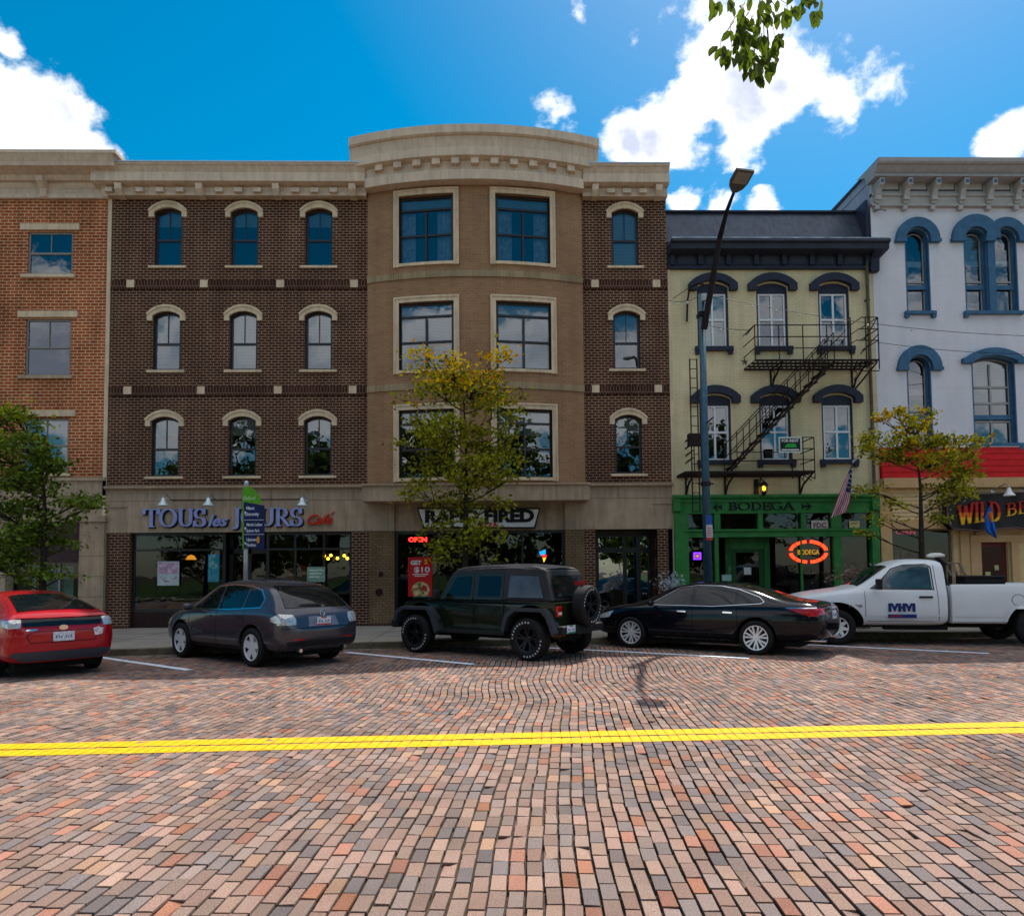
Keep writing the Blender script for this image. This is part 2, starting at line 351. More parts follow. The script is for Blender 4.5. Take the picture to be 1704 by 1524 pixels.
# serif capitals drawn with a broad pen: strokes in a unit-high box
def el(cx, cy, rx, ry, a0, a1, n=14): return [(cx+rx*math.cos(R_(a0+(a1-a0)*k/n)), cy+ry*math.sin(R_(a0+(a1-a0)*k/n))) for k in range(n+1)]
SER = {
 'T': (.86, [[(.43, .03), (.43, .97)], [(.04, .96), (.82, .96)], [(.05, .96), (.03, .72)], [(.81, .96), (.83, .72)], [(.25, .02), (.61, .02)]]),
 'O': (.96, [el(.48, .5, .40, .47, 0, 360, 28)]),
 'U': (.90, [[(.2, .97), (.2, .35)]+el(.47, .35, .27, .31, 180, 360, 10)+[(.74, .35), (.74, .97)], [(.04, .98), (.36, .98)], [(.62, .98), (.86, .98)]]),
 'S': (.66, [el(.33, .72, .24, .24, 35, 270, 12)+el(.33, .25, .26, .23, 90, -145, 12), [(.55, .97), (.55, .70)], [(.07, .30), (.07, .03)]]),
 'J': (.52, [[(.3, .97), (.3, .1)]+el(.14, .08, .16, .2, 0, -130, 8), [(.12, .98), (.48, .98)]]),
 'R': (.88, [[(.2, .03), (.2, .97)], [(.2, .96), (.4, .96)]+el(.4, .73, .24, .23, 90, -90, 10)+[(.2, .5)], [(.38, .5), (.76, .03)], [(.04, .02), (.36, .02)], [(.04, .98), (.24, .98)], [(.7, .02), (.86, .02)]]),
 'B': (.74, [[(.2, .03), (.2, .97)], [(.2, .96), (.38, .96)]+el(.38, .74, .2, .22, 90, -90, 10)+[(.2, .52)], [(.38, .52)]+el(.38, .27, .26, .25, 90, -90, 10)+[(.2, .02)], [(.05, .98), (.24, .98)], [(.05, .02), (.24, .02)]]),
 'D': (.86, [[(.2, .03), (.2, .97)], [(.2, .96), (.38, .96)]+el(.38, .5, .38, .46, 90, -90, 14)+[(.2, .04)], [(.05, .98), (.24, .98)], [(.05, .02), (.24, .02)]]),
 'E': (.70, [[(.2, .03), (.2, .97)], [(.05, .97), (.62, .97)], [(.2, .51), (.5, .51)], [(.05, .03), (.62, .03)], [(.62, .97), (.63, .78)], [(.62, .03), (.64, .22)], [(.5, .6), (.5, .42)]]),
 'G': (.88, [el(.46, .5, .38, .47, 40, 325, 20), [(.76, .42), (.76, .1)], [(.58, .44), (.88, .44)]]),
 'A': (.90, [[(.10, .03), (.43, .97)], [(.43, .97), (.78, .03)], [(.22, .34), (.62, .34)], [(.0, .02), (.22, .02)], [(.64, .02), (.92, .02)]]),
 'W': (1.25, [[(.12, .97), (.36, .03)], [(.36, .03), (.62, .9)], [(.62, .9), (.86, .03)], [(.86, .03), (1.12, .97)], [(0, .98), (.26, .98)], [(.98, .98), (1.24, .98)]]),
 'I': (.42, [[(.2, .03), (.2, .97)], [(.04, .98), (.36, .98)], [(.04, .02), (.36, .02)]]),
 'L': (.72, [[(.2, .03), (.2, .97)], [(.04, .98), (.36, .98)], [(.04, .03), (.64, .03)], [(.64, .03), (.66, .3)]]),
 'Y': (.84, [[(.06, .97), (.4, .5)], [(.4, .5), (.76, .97)], [(.4, .5), (.4, .03)], [(.24, .02), (.56, .02)]]),
 ' ': (.5, []),
}
def pen(mb, pts, thick, thin, y0, y1, O, sx, sz):
    for k in range(len(pts)-1):
        (xa, za), (xb, zb) = pts[k], pts[k+1]
        A = (O[0]+xa*sx, O[1]+za*sz); B = (O[0]+xb*sx, O[1]+zb*sz); dx, dz = B[0]-A[0], B[1]-A[1]; l = math.hypot(dx, dz) or 1e-6
        w = (thin+(thick-thin)*(abs(dz)/l)**1.5)/2; nx, nz = -dz/l*w, dx/l*w; ex, ez = dx/l*w*.25, dz/l*w*.25
        mb.prism([(A[0]-nx-ex, A[1]-nz-ez), (B[0]-nx+ex, B[1]-nz+ez), (B[0]+nx+ex, B[1]+nz+ez), (A[0]+nx-ex, A[1]+nz-ez)], y0-.0004*(k % 7), y1)
def serif(mb, s, x0, x1, z, h, y, depth=.03, thick=.17, thin=.06, curve=None):
    tot = sum(SER[c][0] for c in s); sx = (x1-x0)/tot; x = x0
    for i, c in enumerate(s):
        w, st = SER[c]; zz = z+(curve((x-x0)/(x1-x0)) if curve else 0)
        for j, p in enumerate(st): pen(mb, p, thick*h, thin*h, y-depth-.003*j-.0006*i, y, (x, zz), sx, h)
        x += w*sx
    return mb
# facade wall with openings: holes = (x0,x1,z0,z1,rise)  (rise = height of a segmental arch above z1)
def arcz(x, x0, x1, z1, rise):
    if rise <= 0: return z1
    c = (x1-x0)/2; r = (c*c+rise*rise)/(2*rise); t = x-(x0+x1)/2
    return z1+math.sqrt(max(0, r*r-t*t))-(r-rise)
def arcpts(x0, x1, z1, rise, n=10): return [(x0+(x1-x0)*k/n, arcz(x0+(x1-x0)*k/n, x0, x1, z1, rise)) for k in range(n+1)]
def wall(mb, x0, x1, z0, z1, y, holes, depth=.18, step=None, backdepth=None):
    xs = {x0, x1}
    for h in holes:
        n = 10 if h[4] > 0 else 1
        for k in range(n+1): xs.add(h[0]+(h[1]-h[0])*k/n)
    if step:
        n = int((x1-x0)/step)
        for k in range(n): xs.add(x0+(x1-x0)*k/n)
    xs = sorted(xs); xs = [a for i, a in enumerate(xs) if i == 0 or a-xs[i-1] > 1e-5]
    for a, b in zip(xs[:-1], xs[1:]):
        m = (a+b)/2; hs = sorted([h for h in holes if h[0] < m < h[1]], key=lambda h: h[2]); ca = cb = z0
        for h in hs:
            if h[2] > ca+1e-6: mb.quad((a, y, ca), (b, y, cb), (b, y, h[2]), (a, y, h[2]))
            ta, tb = arcz(a, *h[:2], h[3], h[4]), arcz(b, *h[:2], h[3], h[4])
            mb.quad((a, y, ta), (b, y, tb), (b, y+depth, tb), (a, y+depth, ta))
            mb.quad((a, y+depth, h[2]), (b, y+depth, h[2]), (b, y, h[2]), (a, y, h[2]))
            ca, cb = ta, tb
        mb.quad((a, y, ca), (b, y, cb), (b, y, z1), (a, y, z1))
    for h in holes:
        mb.quad((h[0], y+depth, h[2]), (h[0], y, h[2]), (h[0], y, h[3]), (h[0], y+depth, h[3]))
        mb.quad((h[1], y, h[2]), (h[1], y+depth, h[2]), (h[1], y+depth, h[3]), (h[1], y, h[3]))
    return mb

# ------------------------------------------------------------------ material palette
M_dark = brick('dark_brick', (.058, .024, .017), (.040, .017, .014), (.31, .19, .12), .205, .082, .0135)
M_sold = brick('dark_soldier', (.060, .025, .018), (.045, .019, .015), (.20, .12, .08), .09, .3, .010)
M_tan = brick('tan_brick', (.32, .185, .10), (.27, .153, .084), (.38, .235, .14), .22, .075, .006, bump=.3, dirt=.12)
M_tan2 = brick('tan_pier_brick', (.21, .135, .072), (.17, .105, .055), (.10, .07, .045), .2, .08, .012, bump=.4)
M_orange = brick('orange_brick', (.36, .085, .030), (.24, .058, .024), (.58, .36, .20), .24, .096, .015, dirt=.3)
M_stone = mat('limestone', (.42, .31, .215), .85, var=.12, vscale=2.5, bump=.15, bscale=30, streak=.35)
M_stoneL = mat('cream_trim', (.68, .53, .36), .75, var=.10, vscale=3, streak=.3)
M_corn = mat('cornice_paint', (.64, .50, .375), .6, var=.07, vscale=2, streak=.28)
M_coping = mat('metal_coping', (.55, .56, .58), .35, .6, var=.05)
M_blackframe = mat('black_window_frame', (.010, .010, .014), .35, spec=.5, var=.1)
M_greyframe = mat('grey_window_frame', (.24, .225, .21), .5, var=.05)
M_room = mat('dark_interior', (.018, .017, .017), .95, var=.3, vscale=1.5)  # near-black: the shade of unlit rooms is put into the colour
M_roomw = mat('shop_interior_wall', (.05, .035, .022), .9, var=.5, vscale=1.2)
M_blind = mat('window_blind', (.60, .60, .55), .8, var=.05)
M_curt = mat('sheer_curtain', (.42, .46, .50), .9, var=.3, vscale=9)
G_up = glass('upper_glass', (.6, .66, .68), .10)
G_shop = glass('shop_glass', (.7, .75, .72), .015)
M_slate = mat('slate_paint', (.030, .036, .055), .45, var=.2, vscale=2.5)
M_slate2 = mat('slate_metal', (.065, .08, .11), .4, .3, var=.12, vscale=1.5, streak=.4)
M_navy = mat('navy_trim', (.022, .027, .048), .5, var=.15)
M_olive = brick('olive_painted_brick', (.68, .585, .36), (.65, .56, .34), (.54, .465, .28), .21, .075, .008, bump=.5, dirt=.13, rough=.6)
M_lilac = brick('grey_painted_brick', (.68, .67, .715), (.66, .655, .70), (.60, .60, .65), .21, .075, .007, bump=.45, dirt=.06, rough=.55)
M_lilac2 = mat('pale_grey_trim', (.42, .40, .38), .6, var=.08, vscale=4)
M_blue = mat('blue_trim', (.045, .125, .225), .5, var=.15, vscale=5)
M_white = mat('white_paint', (.70, .71, .74), .5, var=.06)
M_green = mat('green_shopfront_paint', (.030, .175, .040), .4, var=.2, vscale=4)
M_greenD = mat('dark_green_door_paint', (.016, .085, .022), .45, var=.2)
M_iron = mat('rusty_iron', (.022, .012, .009), .65, .2, var=.4, vscale=12)
M_red = mat('red_shingle', (.55, .008, .010), .55, var=.15, vscale=5)
M_beige = mat('beige_siding', (.55, .34, .165), .7, var=.08, vscale=3)
M_beigeY = mat('yellow_siding', (.68, .48, .25), .7, var=.08, vscale=3)
M_side = mat('party_wall', (.30, .32, .38), .8, var=.12)
M_roofm = mat('roof_membrane', (.12, .12, .12), .9)
M_conc = mat('concrete', (.30, .275, .235), .9, var=.14, vscale=1.2, bump=.2, bscale=60)
M_curb = mat('curb_stone', (.12, .10, .07), .9, var=.35, vscale=5, bump=.4, bscale=30)

# ------------------------------------------------------------------ ground
CURB = [(-40, 15.0), (-16, 15.0), (-11, 15.6), (-7.5, 16.2), (-2.85, 17.08), (4, 17.6), (10.5, 18.1), (16, 18.3), (40, 18.4)]
def curb_y(x): return float(np.interp(x, [c[0] for c in CURB], [c[1] for c in CURB]))
g = MB(); g.quad((-300, -300, -.03), (300, -300, -.03), (300, 300, -.03), (-300, 300, -.03))
struct('ground', g, mat('joint_sand', (.06, .042, .028), .95, var=.4, vscale=30))
TH = R_(4.4); DIRY = Vector((math.sin(TH), math.cos(TH))); DIRX = Vector((math.cos(TH), -math.sin(TH)))
PW, PL = .101, .206
def wave(a, b):
    k = np.clip((b-6.0)/3.0, 0, 1); return (.02+.045*k)*np.sin(.80*b+.16*a+.6)+(.006+.028*k)*np.sin(1.9*b-.45*a+1.0)+.004*np.sin(5.1*b+.8*a)
def to_world(a, b, jz=0):
    a2 = a+wave(a, b); b2 = b+.05*np.sin(.5*a+.3*b)
    return DIRX.x*a2+DIRY.x*b2, DIRX.y*a2+DIRY.y*b2
def make_road():
    A = np.arange(-19, 19, PW); rows = []
    for a in A:
        n = int(22/PL); b = -2.6+(np.arange(n)+rng.random())*PL
        rows.append(np.stack([np.full(n, a), b], 1))
    P = np.concatenate(rows); n = len(P)
    wx, wy = to_world(P[:, 0], P[:, 1])
    cy = np.interp(wx, [c[0] for c in CURB], [c[1] for c in CURB])
    keep = (wy < cy-.12) & (wy > -1.5); P = P[keep]; n = len(P)
    hw = PW/2-.0026-rng.random(n)*.003; hl = PL/2-.0028-rng.random(n)*.0045
    hw = hw*rng.uniform(.93, 1.0, n)
    z = rng.normal(0, .0014, n); tx = rng.normal(0, .012, n); ty = rng.normal(0, .007, n)
    sgn = np.array([(-1, -1), (1, -1), (1, 1), (-1, 1)])
    V = np.zeros((n, 8, 3)); bev = .003
    for k, (sx, sy) in enumerate(sgn):
        jx = rng.normal(0, .0026, n); jy = rng.normal(0, .0022, n)
        for lvl, (inset, dz) in enumerate(((bev, 0), (0, -.016))):
            a = P[:, 0]+sx*(hw-inset)+jx; b = P[:, 1]+sy*(hl-inset)+jy
            x, y = to_world(a, b); V[:, k+4*lvl, 0] = x; V[:, k+4*lvl, 1] = y
            V[:, k+4*lvl, 2] = z+dz+(tx*sx*hw+ty*sy*hl)*(1 if lvl == 0 else .5)
    chip = np.where(rng.random(n) < .02)[0]; kk = rng.integers(0, 4, len(chip)); V[chip, kk, 2] -= .012; V[chip, kk, :2] += (V[chip, (kk+2) % 4, :2]-V[chip, kk, :2])*.18
    Fc = np.array([(0, 1, 2, 3), (4, 5, 1, 0), (5, 6, 2, 1), (6, 7, 3, 2), (7, 4, 0, 3)])
    faces = (np.arange(n)[:, None, None]*8+Fc[None]).reshape(-1)
    me = bpy.data.meshes.new('road'); nf = n*5
    me.vertices.add(n*8); me.vertices.foreach_set('co', V.reshape(-1)); me.loops.add(nf*4); me.loops.foreach_set('vertex_index', faces)
    me.polygons.add(nf); me.polygons.foreach_set('loop_start', np.arange(nf)*4)
    me.update(calc_edges=True)
    pal = np.array([(.33, .235, .205), (.30, .225, .20), (.36, .27, .225), (.245, .21, .20), (.155, .155, .17), (.19, .18, .185), (.37, .19, .145), (.42, .29, .21), (.38, .185, .12), (.27, .215, .19)])
    pr = np.array([.17, .17, .09, .15, .08, .1, .07, .03, .018, .122]); pr /= pr.sum()
    ci = rng.choice(len(pal), n, p=pr); col = (pal[ci]*.8+np.array([.285, .215, .185])*.2); lum = col.mean(1, keepdims=True); col = np.clip(lum+(col-lum)*1.1, .02, 1)*rng.uniform(.72, 1.2, (n, 1))*np.array([.83, .745, .70])
    cc = np.ones((n, 5, 4, 4)); cc[..., :3] = col[:, None, None, :]; cc[:, 1:, 0:2, :3] *= .38
    at = me.color_attributes.new('Col', 'FLOAT_COLOR', 'CORNER'); at.data.foreach_set('color', cc.reshape(-1))
    me.shade_flat(); me.materials.append(vcol('paving_brick', .85, .3, 110, spec=.12, var=.32))
    o = link('road', me); o['kind'] = 'structure'
    return A
COURSES = make_road()
# far pavers beyond the modelled ones
g = MB(); 
for (a, b, c, d) in ((-120, -18.6, -4, 14.7), (18.8, 120, -4, 18.0), (-18.6, 18.8, -4, -1.6)):
    g.quad((a, c, -.008), (b, c, -.008), (b, d, -.008), (a, d, -.008), uv=[(a, c), (b, c), (b, d), (a, d)])
struct('road_beyond', g, brick('far_paver', (.30, .21, .18), (.2, .18, .18), (.05, .04, .035), .225, .1, .008))
g = MB(); g.quad((-120, -120, .02), (120, -120, .02), (120, -6, .02), (-120, -6, .02)); struct('park_lawn', g, mat('lawn', (.035, .07, .012), .95, var=.4, vscale=2))
g = MB(); g.quad((-120, -6.01, .14), (120, -6.01, .14), (120, -4, .14), (-120, -4, .14)); struct('near_sidewalk', g, M_conc)
# double yellow line: paint lying on every paver it crosses
def yl(t, off):
    p = Vector((-4.99, 7.63)); q = Vector((5.74, 8.04)); d = (q-p).normalized(); nn = Vector((-d.y, d.x)); return p+d*t+nn*off
def paint_band(mb, lo, hi, z):
    for a in COURSES:
        pts = []
        for e, s in ((lo, -1), (hi, 1)):
            for sx in (-1, 1):
                # find b where the course edge crosses the band edge
                aa = a+sx*(PW/2-.004); b = 7.8
                for _ in range(6):
                    x, y = to_world(aa, b); ylne = 7.63+(x+4.99)*(.41/10.73)+e; b += (ylne-y)
                pts.append((aa, b+random.uniform(-.006, .006)))
        w = [to_world(*p) for p in pts]
        mb.quad((*w[0], z), (*w[1], z), (*w[3], z), (*w[2], z)) if random.random() > .0 else None
    return mb
M_yel = mat('yellow_road_paint', (.74, .415, .002), .7, var=.22, vscale=14, bump=.3, bscale=80)
def worn(m, under, lo=.60, hi=.68, scale=16):
    nt = m.node_tree; P = nt.nodes['Principled BSDF']; src = P.inputs['Base Color'].links[0].from_socket; tc = nt.nodes.new('ShaderNodeTexCoord')
    nz = nt.nodes.new('ShaderNodeTexNoise'); nz.inputs['Scale'].default_value = scale; nz.inputs['Detail'].default_value = 6; nz.inputs['Roughness'].default_value = .7; nt.links.new(tc.outputs['Object'], nz.inputs[0])
    mr = nt.nodes.new('ShaderNodeMapRange'); mr.inputs[1].default_value = lo; mr.inputs[2].default_value = hi; nt.links.new(nz.outputs['Fac'], mr.inputs[0])
    mx = nt.nodes.new('ShaderNodeMixRGB'); nt.links.new(mr.outputs[0], mx.inputs[0]); nt.links.new(src, mx.inputs[1]); mx.inputs[2].default_value = (*under, 1); nt.links.new(mx.outputs[0], P.inputs['Base Color'])
worn(M_yel, (.24, .15, .08))
y = MB(); paint_band(y, -.27, -.022, .0045); paint_band(y, .022, .27, .0045)
y.quad(*[(*yl(t, o), -.002) for t, o in ((-9, -.26), (20, -.26), (20, -.04), (-9, -.04))]); y.quad(*[(*yl(t, o), -.002) for t, o in ((-9, .04), (20, .04), (20, .26), (-9, .26))])
struct('yellow_centre_line', y, M_yel)
M_wl = mat('white_road_paint', (.72, .78, .90), .6, var=.15, vscale=14, bump=.2)
worn(M_wl, (.16, .12, .11), .56, .66)
for (pa, pb) in (((-8.9, 16.35), (-5.59, 13.68)), ((-3.3, 16.4), (-.45, 14.05)), ((1.0, 16.95), (4.95, 14.5)), ((6.6, 17.3), (9.95, 14.85)), ((-13.9, 15.0), (-11.2, 12.9))):
    pa, pb = Vector(pa), Vector(pb); d = (pb-pa).normalized(); nn = Vector((-d.y, d.x))*.08; w = MB(); n = 40
    pts = []
    for k in range(n+1):
        c = pa.lerp(pb, k/n); pts.append((c-nn*random.uniform(.9, 1.1), c+nn*random.uniform(.9, 1.1)))
    for (a0, a1), (b0, b1) in zip(pts[:-1], pts[1:]): w.quad((*a0, .007), (*b0, .007), (*b1, .007), (*a1, .007))
    struct('parking_bay_line', w, M_wl)
# sidewalk and curb
def off_poly(poly, o): return [(x, y+o) for x, y in poly]
s = MB(); c = MB(); gt = MB()
dense = [(x, curb_y(x)) for x in np.arange(-40, 40.1, .5)]
for (x0, y0), (x1, y1) in zip(dense[:-1], dense[1:]):
    s.quad((x0, y0+.18, .15), (x1, y1+.18, .15), (x1, 22.6, .15), (x0, 22.6, .15))
    c.quad((x0, y0, .143), (x1, y1, .143), (x1, y1+.182, .148), (x0, y0+.182, .148)); c.quad((x0, y0, -.02), (x1, y1, -.02), (x1, y1, .143), (x0, y0, .143))
    gt.quad((x0, y0-.14, .004), (x1, y1-.14, .004), (x1, y1-.001, .006), (x0, y0-.001, .006))
struct('sidewalk', s, M_conc); struct('curb', c, M_curb); struct('gutter', gt, mat('gutter_concrete', (.22, .2, .17), .9, var=.2))
j = MB()
for x in np.arange(-20, 20, 1.55): j.box(x, x+.014, curb_y(x)+.2, 22.2, .1505, .1525)
for yy in (18.6, 20.2): j.box(-20, 20, yy, yy+.014, .1505, .1527)
struct('sidewalk_joints', j, mat('joint_dark', (.05, .045, .04), .9))

# ------------------------------------------------------------------ building kit
def window(bl, x0, x1, z0, z1, rise=0, y=YF, fm=None, fw=.055, rails=(.5,), mull=0, mull_from=0, mull_to=1, topm=0, gm=None, blind=0, blindm=None, curtain=0,
           inset=.09, warp=None, lintel=None, sill=None, trim=None, label=None, openbot=0, fm2=None):
    fm = fm or M_blackframe; gm = gm or G_up; ya, yb = y+inset, y+inset+.05; H = z1-z0
    f = MB(); f.box(x0, x0+fw, ya, yb, z0, z1); f.box(x1-fw, x1, ya, yb, z0, z1); f.box(x0+fw, x1-fw, ya, yb, z0, z0+fw)
    if rise > 0: f.ring(arcpts(x0, x1, z1, rise), arcpts(x0+fw*0, x1-fw*0, z1-fw, rise), ya-.001, yb+.001)
    else: f.box(x0+fw, x1-fw, ya, yb, z1-fw, z1)
    for r in rails: f.box(x0+fw, x1-fw, ya-.012, yb, z0+H*r-.03, z0+H*r+.03)
    for k in range(mull):
        xm = x0+(x1-x0)*(k+1)/(mull+1); f.box(xm-.03, xm+.03, ya-.006, yb-.004, z0+fw+H*mull_from*.99, z0+H*mull_to-fw)
    for k in range(topm):
        xm = x0+(x1-x0)*(k+1)/(topm+1); f.box(xm-.012, xm+.012, ya+.006, yb-.012, z0+H*rails[-1], z1+rise-fw)
    w = part('window', f, fm, bl, warp); 
    if label: w['label'] = label
    p = MB(); n = 10 if rise > 0 else 1; top = arcpts(x0, x1, z1, rise, n)
    for a, b in zip(top[:-1], top[1:]): p.quad((a[0], ya+.03, z0), (b[0], ya+.03, z0), (b[0], ya+.03, b[1]), (a[0], ya+.03, a[1]))
    part('pane', p, gm, w, warp)
    if blind:
        b = MB(); zb = z1+rise-(H+rise)*blind; k = 0; yy = ya+.10
        zz = z1+rise
        while zz > zb: b.quad((x0, yy, zz-.045), (x1, yy, zz-.045), (x1, yy+.012, zz), (x0, yy+.012, zz)); zz -= .045
        part('blind', b, blindm or M_blind, w, warp)
    if curtain:
        b = MB(); cw = (x1-x0)*curtain
        for (ca, cb) in ((x0, x0+cw), (x1-cw, x1)):
            nn = 14
            for k in range(nn):
                xa, xb = ca+(cb-ca)*k/nn, ca+(cb-ca)*(k+1)/nn; y0_, y1_ = yb+.12+.025*math.sin(k*1.7), yb+.12+.025*math.sin((k+1)*1.7)
                b.quad((xa, y0_, z0), (xb, y1_, z0), (xb, y1_, z1), (xa, y0_, z1))
        part('curtain', b, M_curt, w, warp)
    if sill: part('sill', sill[0], sill[1], w, warp)
    if lintel: part('lintel', lintel[0], lintel[1], w, warp)
    if trim: part('trim', trim[0], trim[1], w, warp)
    return w
def shell(bl, x0, x1, z1, y0, y1, m=M_side, rz=None):
    """side walls, back wall and roof of a building"""
    b = MB(); b.quad((x0, y1, 0), (x0, y0, 0), (x0, y0, z1), (x0, y1, z1)); b.quad((x1, y0, 0), (x1, y1, 0), (x1, y1, z1), (x1, y0, z1)); b.quad((x1, y1, 0), (x0, y1, 0), (x0, y1, z1), (x1, y1, z1))
    part('side_wall', b, m, bl, split=True)
    r = MB(); r.quad((x0, y0, rz or z1-.3), (x1, y0, rz or z1-.3), (x1, y1, rz or z1-.3), (x0, y1, rz or z1-.3)); part('roof', r, M_roofm, bl)
def gooseneck(x, z, y, label, group, white=False, arm=.55):
    t = empty('sign_lamp', (x, y, z)); tag(t, label, 'lamp', group)
    a = MB(); a.tube([(x, y, z+.05), (x, y-.12, z+.10), (x, y-arm*.8, z+.20), (x, y-arm, z+.14), (x, y-arm, z+.02)], .016, 6); a.lathe([(0, 0), (.05, 0), (.05, .02), (0, .02)], 10, 'y', (x, y-.022, z+.05))
    part('arm', a, mat('lamp_metal', (.45, .47, .5), .35, .7), t)
    s = MB(); s.lathe([(.03, .05), (.05, .03), (.07, -.06), (.155, -.17), (.16, -.19), (.145, -.18), (.06, -.06), (.0, 0.0)], 20, 'z', (x, y-arm, z+.02))
    part('shade', s, mat('lamp_shade_enamel', (.62, .72, .74), .3, .2) if not white else mat('white_enamel', (.8, .8, .8), .3), t, smooth=True)
    return t
def shoproom(bl, x0, x1, z0, z1, y, depth=4, wallm=None):
    b = MB(); yb = y+depth; ya = y+.2
    b.quad((x0, yb, z0), (x1, yb, z0), (x1, yb, z1), (x0, yb, z1)); b.quad((x0, ya, z0), (x0, yb, z0), (x0, yb, z1), (x0, ya, z1)); b.quad((x1, yb, z0), (x1, ya, z0), (x1, ya, z1), (x1, yb, z1))
    b.quad((x0, ya, z0), (x1, ya, z0), (x1, yb, z0), (x0, yb, z0)); b.quad((x0, yb, z1), (x1, yb, z1), (x1, ya, z1), (x0, ya, z1))
    return part('interior', b, wallm or M_roomw, bl)
def joints(mb, x0, x1, z0, z1, y, nx=0, zs=()):
    for k in range(1, nx): x = x0+(x1-x0)*k/nx; mb.box(x-.006, x+.006, y-.003, y+.01, z0, z1, 1)
    for z in zs: mb.box(x0, x1, y-.0035, y+.01, z-.006, z+.006, 1)
M_joint = mat('stone_joint', (.13, .10, .07), .9)

# ================================================================== 1. orange brick building (left)
XL = fx(183, 560)
def orange_building():
    x0, x1 = -24.0, XL-.02; bl = empty('brick_building', ((x0+x1)/2, YF, 0)); tag(bl, 'orange brick building with cream cornice at the left edge, flat stone lintels over its windows', 'building')
    xs = x1-.10
    cols = [(fx(46, 420), fx(121, 420))]; wdt = cols[0][1]-cols[0][0]; cols += [(cols[0][0]-d, cols[0][1]-d) for d in (3.6, 7.2)]
    rows = [(fz(83, 457), fz(83, 386)), (fz(83, 625), fz(83, 531)), (fz(83, 787), fz(83, 696))]
    zb = fz(120, 795); zt = fz(90, 330)
    w = MB(); wall(w, x0, xs, zb, zt, YF, [(a, b, r[0], r[1], 0) for a, b in cols for r in rows], .12); part('wall', w, M_orange, bl)
    q = MB(); q.box(xs, x1+.012, YF-.03, YF+.3, 0.15, zt); part('corner_strip', q, M_stoneL, bl)
    for i, (a, b) in enumerate(cols):
        for r_, (z0, z1) in enumerate(rows):
            l = MB(); l.box(a-.22, b+.2, YF-.05, YF+.02, z1+.05, z1+.235); s = MB(); s.box(a-.16, b+.1, YF-.07, YF+.1, z0-.1, z0-.004)
            window(bl, a, b, z0, z1, 0, fm=M_greyframe, fw=.06, rails=(.5,), topm=1, blind=(0, .0, .55)[r_], inset=.05, lintel=(l, M_stoneL), sill=(s, M_stoneL if r_ != 1 else M_stone))
    q = MB(); q.box(x0, xs, YF+.7, YF+.72, 3, zt); part('room_shade_sheet', q, M_room, bl)  # dark sheet behind the windows, painted as the shade of the rooms
    # soldier course, belt, stone band
    b = MB(); b.box(x0, x1, YF-.10, YF+.05, zb-.10, zb); part('belt_course', b, M_stone, bl, split=True)
    zs = fz(150, 868); zc = fz(150, 840)
    px0, px1 = fx(135, 930), fx(176, 930); lx0, lx1 = fx(-28, 930), fx(14, 930)
    s = MB(); s.box(x0, x1+.003, YF, YF+.4, zs, zb-.1); s.box(x0, x1+.005, YF-.03, YF, fz(150, 825), zb-.101); part('stone_band', s, M_stone, bl)
    for a, bq in ((px0, px1), (lx0, lx1), (lx0-4.5, lx1-4.5)):
        p = MB(); p.box(a, bq, YF-.12, YF+.3, .15, zs-.01); p.box(a-.04, bq+.04, YF-.17, YF+.3, zs-.01, zs+.12); p.box(a-.02, bq+.02, YF-.14, YF+.3, zs+.12, zs+.17); 
        p.box(a-.03, bq+.03, YF-.15, YF+.3, .151, .6)
        joints(p, a, bq, .6, zs, YF-.12, 0, [1.1, 1.7, 2.3]); part('pilaster', p, [M_stone, M_joint], bl)
    # shop window between the pilasters
    a, bq = lx1, px0
    zg = fz(75, 935); f = MB(); f.box(a, bq, YF+.1, YF+.3, .15, .75); part('bulkhead', f, M_stone, bl)
    ww = window(bl, a, bq, .75, zg, 0, fm=M_greyframe, rails=(), mull=2, gm=G_shop, inset=.14)
    p1 = rect(150*.0+60, 118, 942, 990, YF+.3); q = MB(); q.box(p1[0]-.1, p1[1]+.1, YF+.26, YF+.27, .8, p1[3]); part('window_poster', q, mat('pale_blue_poster', (.35, .5, .55), .6, var=.3, vscale=4), ww)
    aw = MB(); aw.prism([(a, zg), (bq, zg), (bq, zs), (a, zs)], YF+.02, YF+.14); part('dark_fascia', aw, mat('plum_fascia', (.045, .022, .026), .5, var=.3), bl)
    shoproom(bl, a-.2, bq+.2, .15, zs, YF, 3)
    shoproom(bl, x0, lx0, .15, zs, YF, 3); q = MB(); q.quad((x0, YF+.1, .15), (lx0, YF+.1, .15), (lx0, YF+.1, zs), (x0, YF+.1, zs)); part('far_shop_window', q, G_shop, bl)
    # cornice
    Yc = YF-.75; zt2 = fz(90, 250, Yc); zf = fz(90, 265, Yc); xe = fx(193, 256, Yc); prof = [(YF+.4, zt2-.02), (Yc, zt2), (Yc, zt2-.10), (Yc+.10, zf-.02), (Yc+.12, zf-.12), (YF-.28, zf-.22), (YF-.2, zf-.34), (YF+.1, zf-.36), (YF+.1, zt2-.3)]
    c = MB(); c.sweep(prof, [x0, xe-.12]); c.sweep([(YF+5, zt2+.01), (Yc-.02, zt2+.01), (Yc-.02, zt2-.09), (YF+5, zt2-.09)], [x0, xe]); part('cornice', c, M_corn, bl)
    fr = MB(); zfr0 = fz(90, 331); fr.box(x0, xs+.0, YF-.07, YF+.06, zfr0, zf-.33); fr.box(x0, xs+.04, YF-.12, YF+.06, zfr0-.03, zfr0+.10)
    part('frieze', fr, M_corn, bl)
    pa = MB(); xc = fx(78, 300); pitch = fx(126, 300)-fx(32, 300)+.15
    za, zb2 = fz(80, 316), fz(80, 296)
    br = MB()
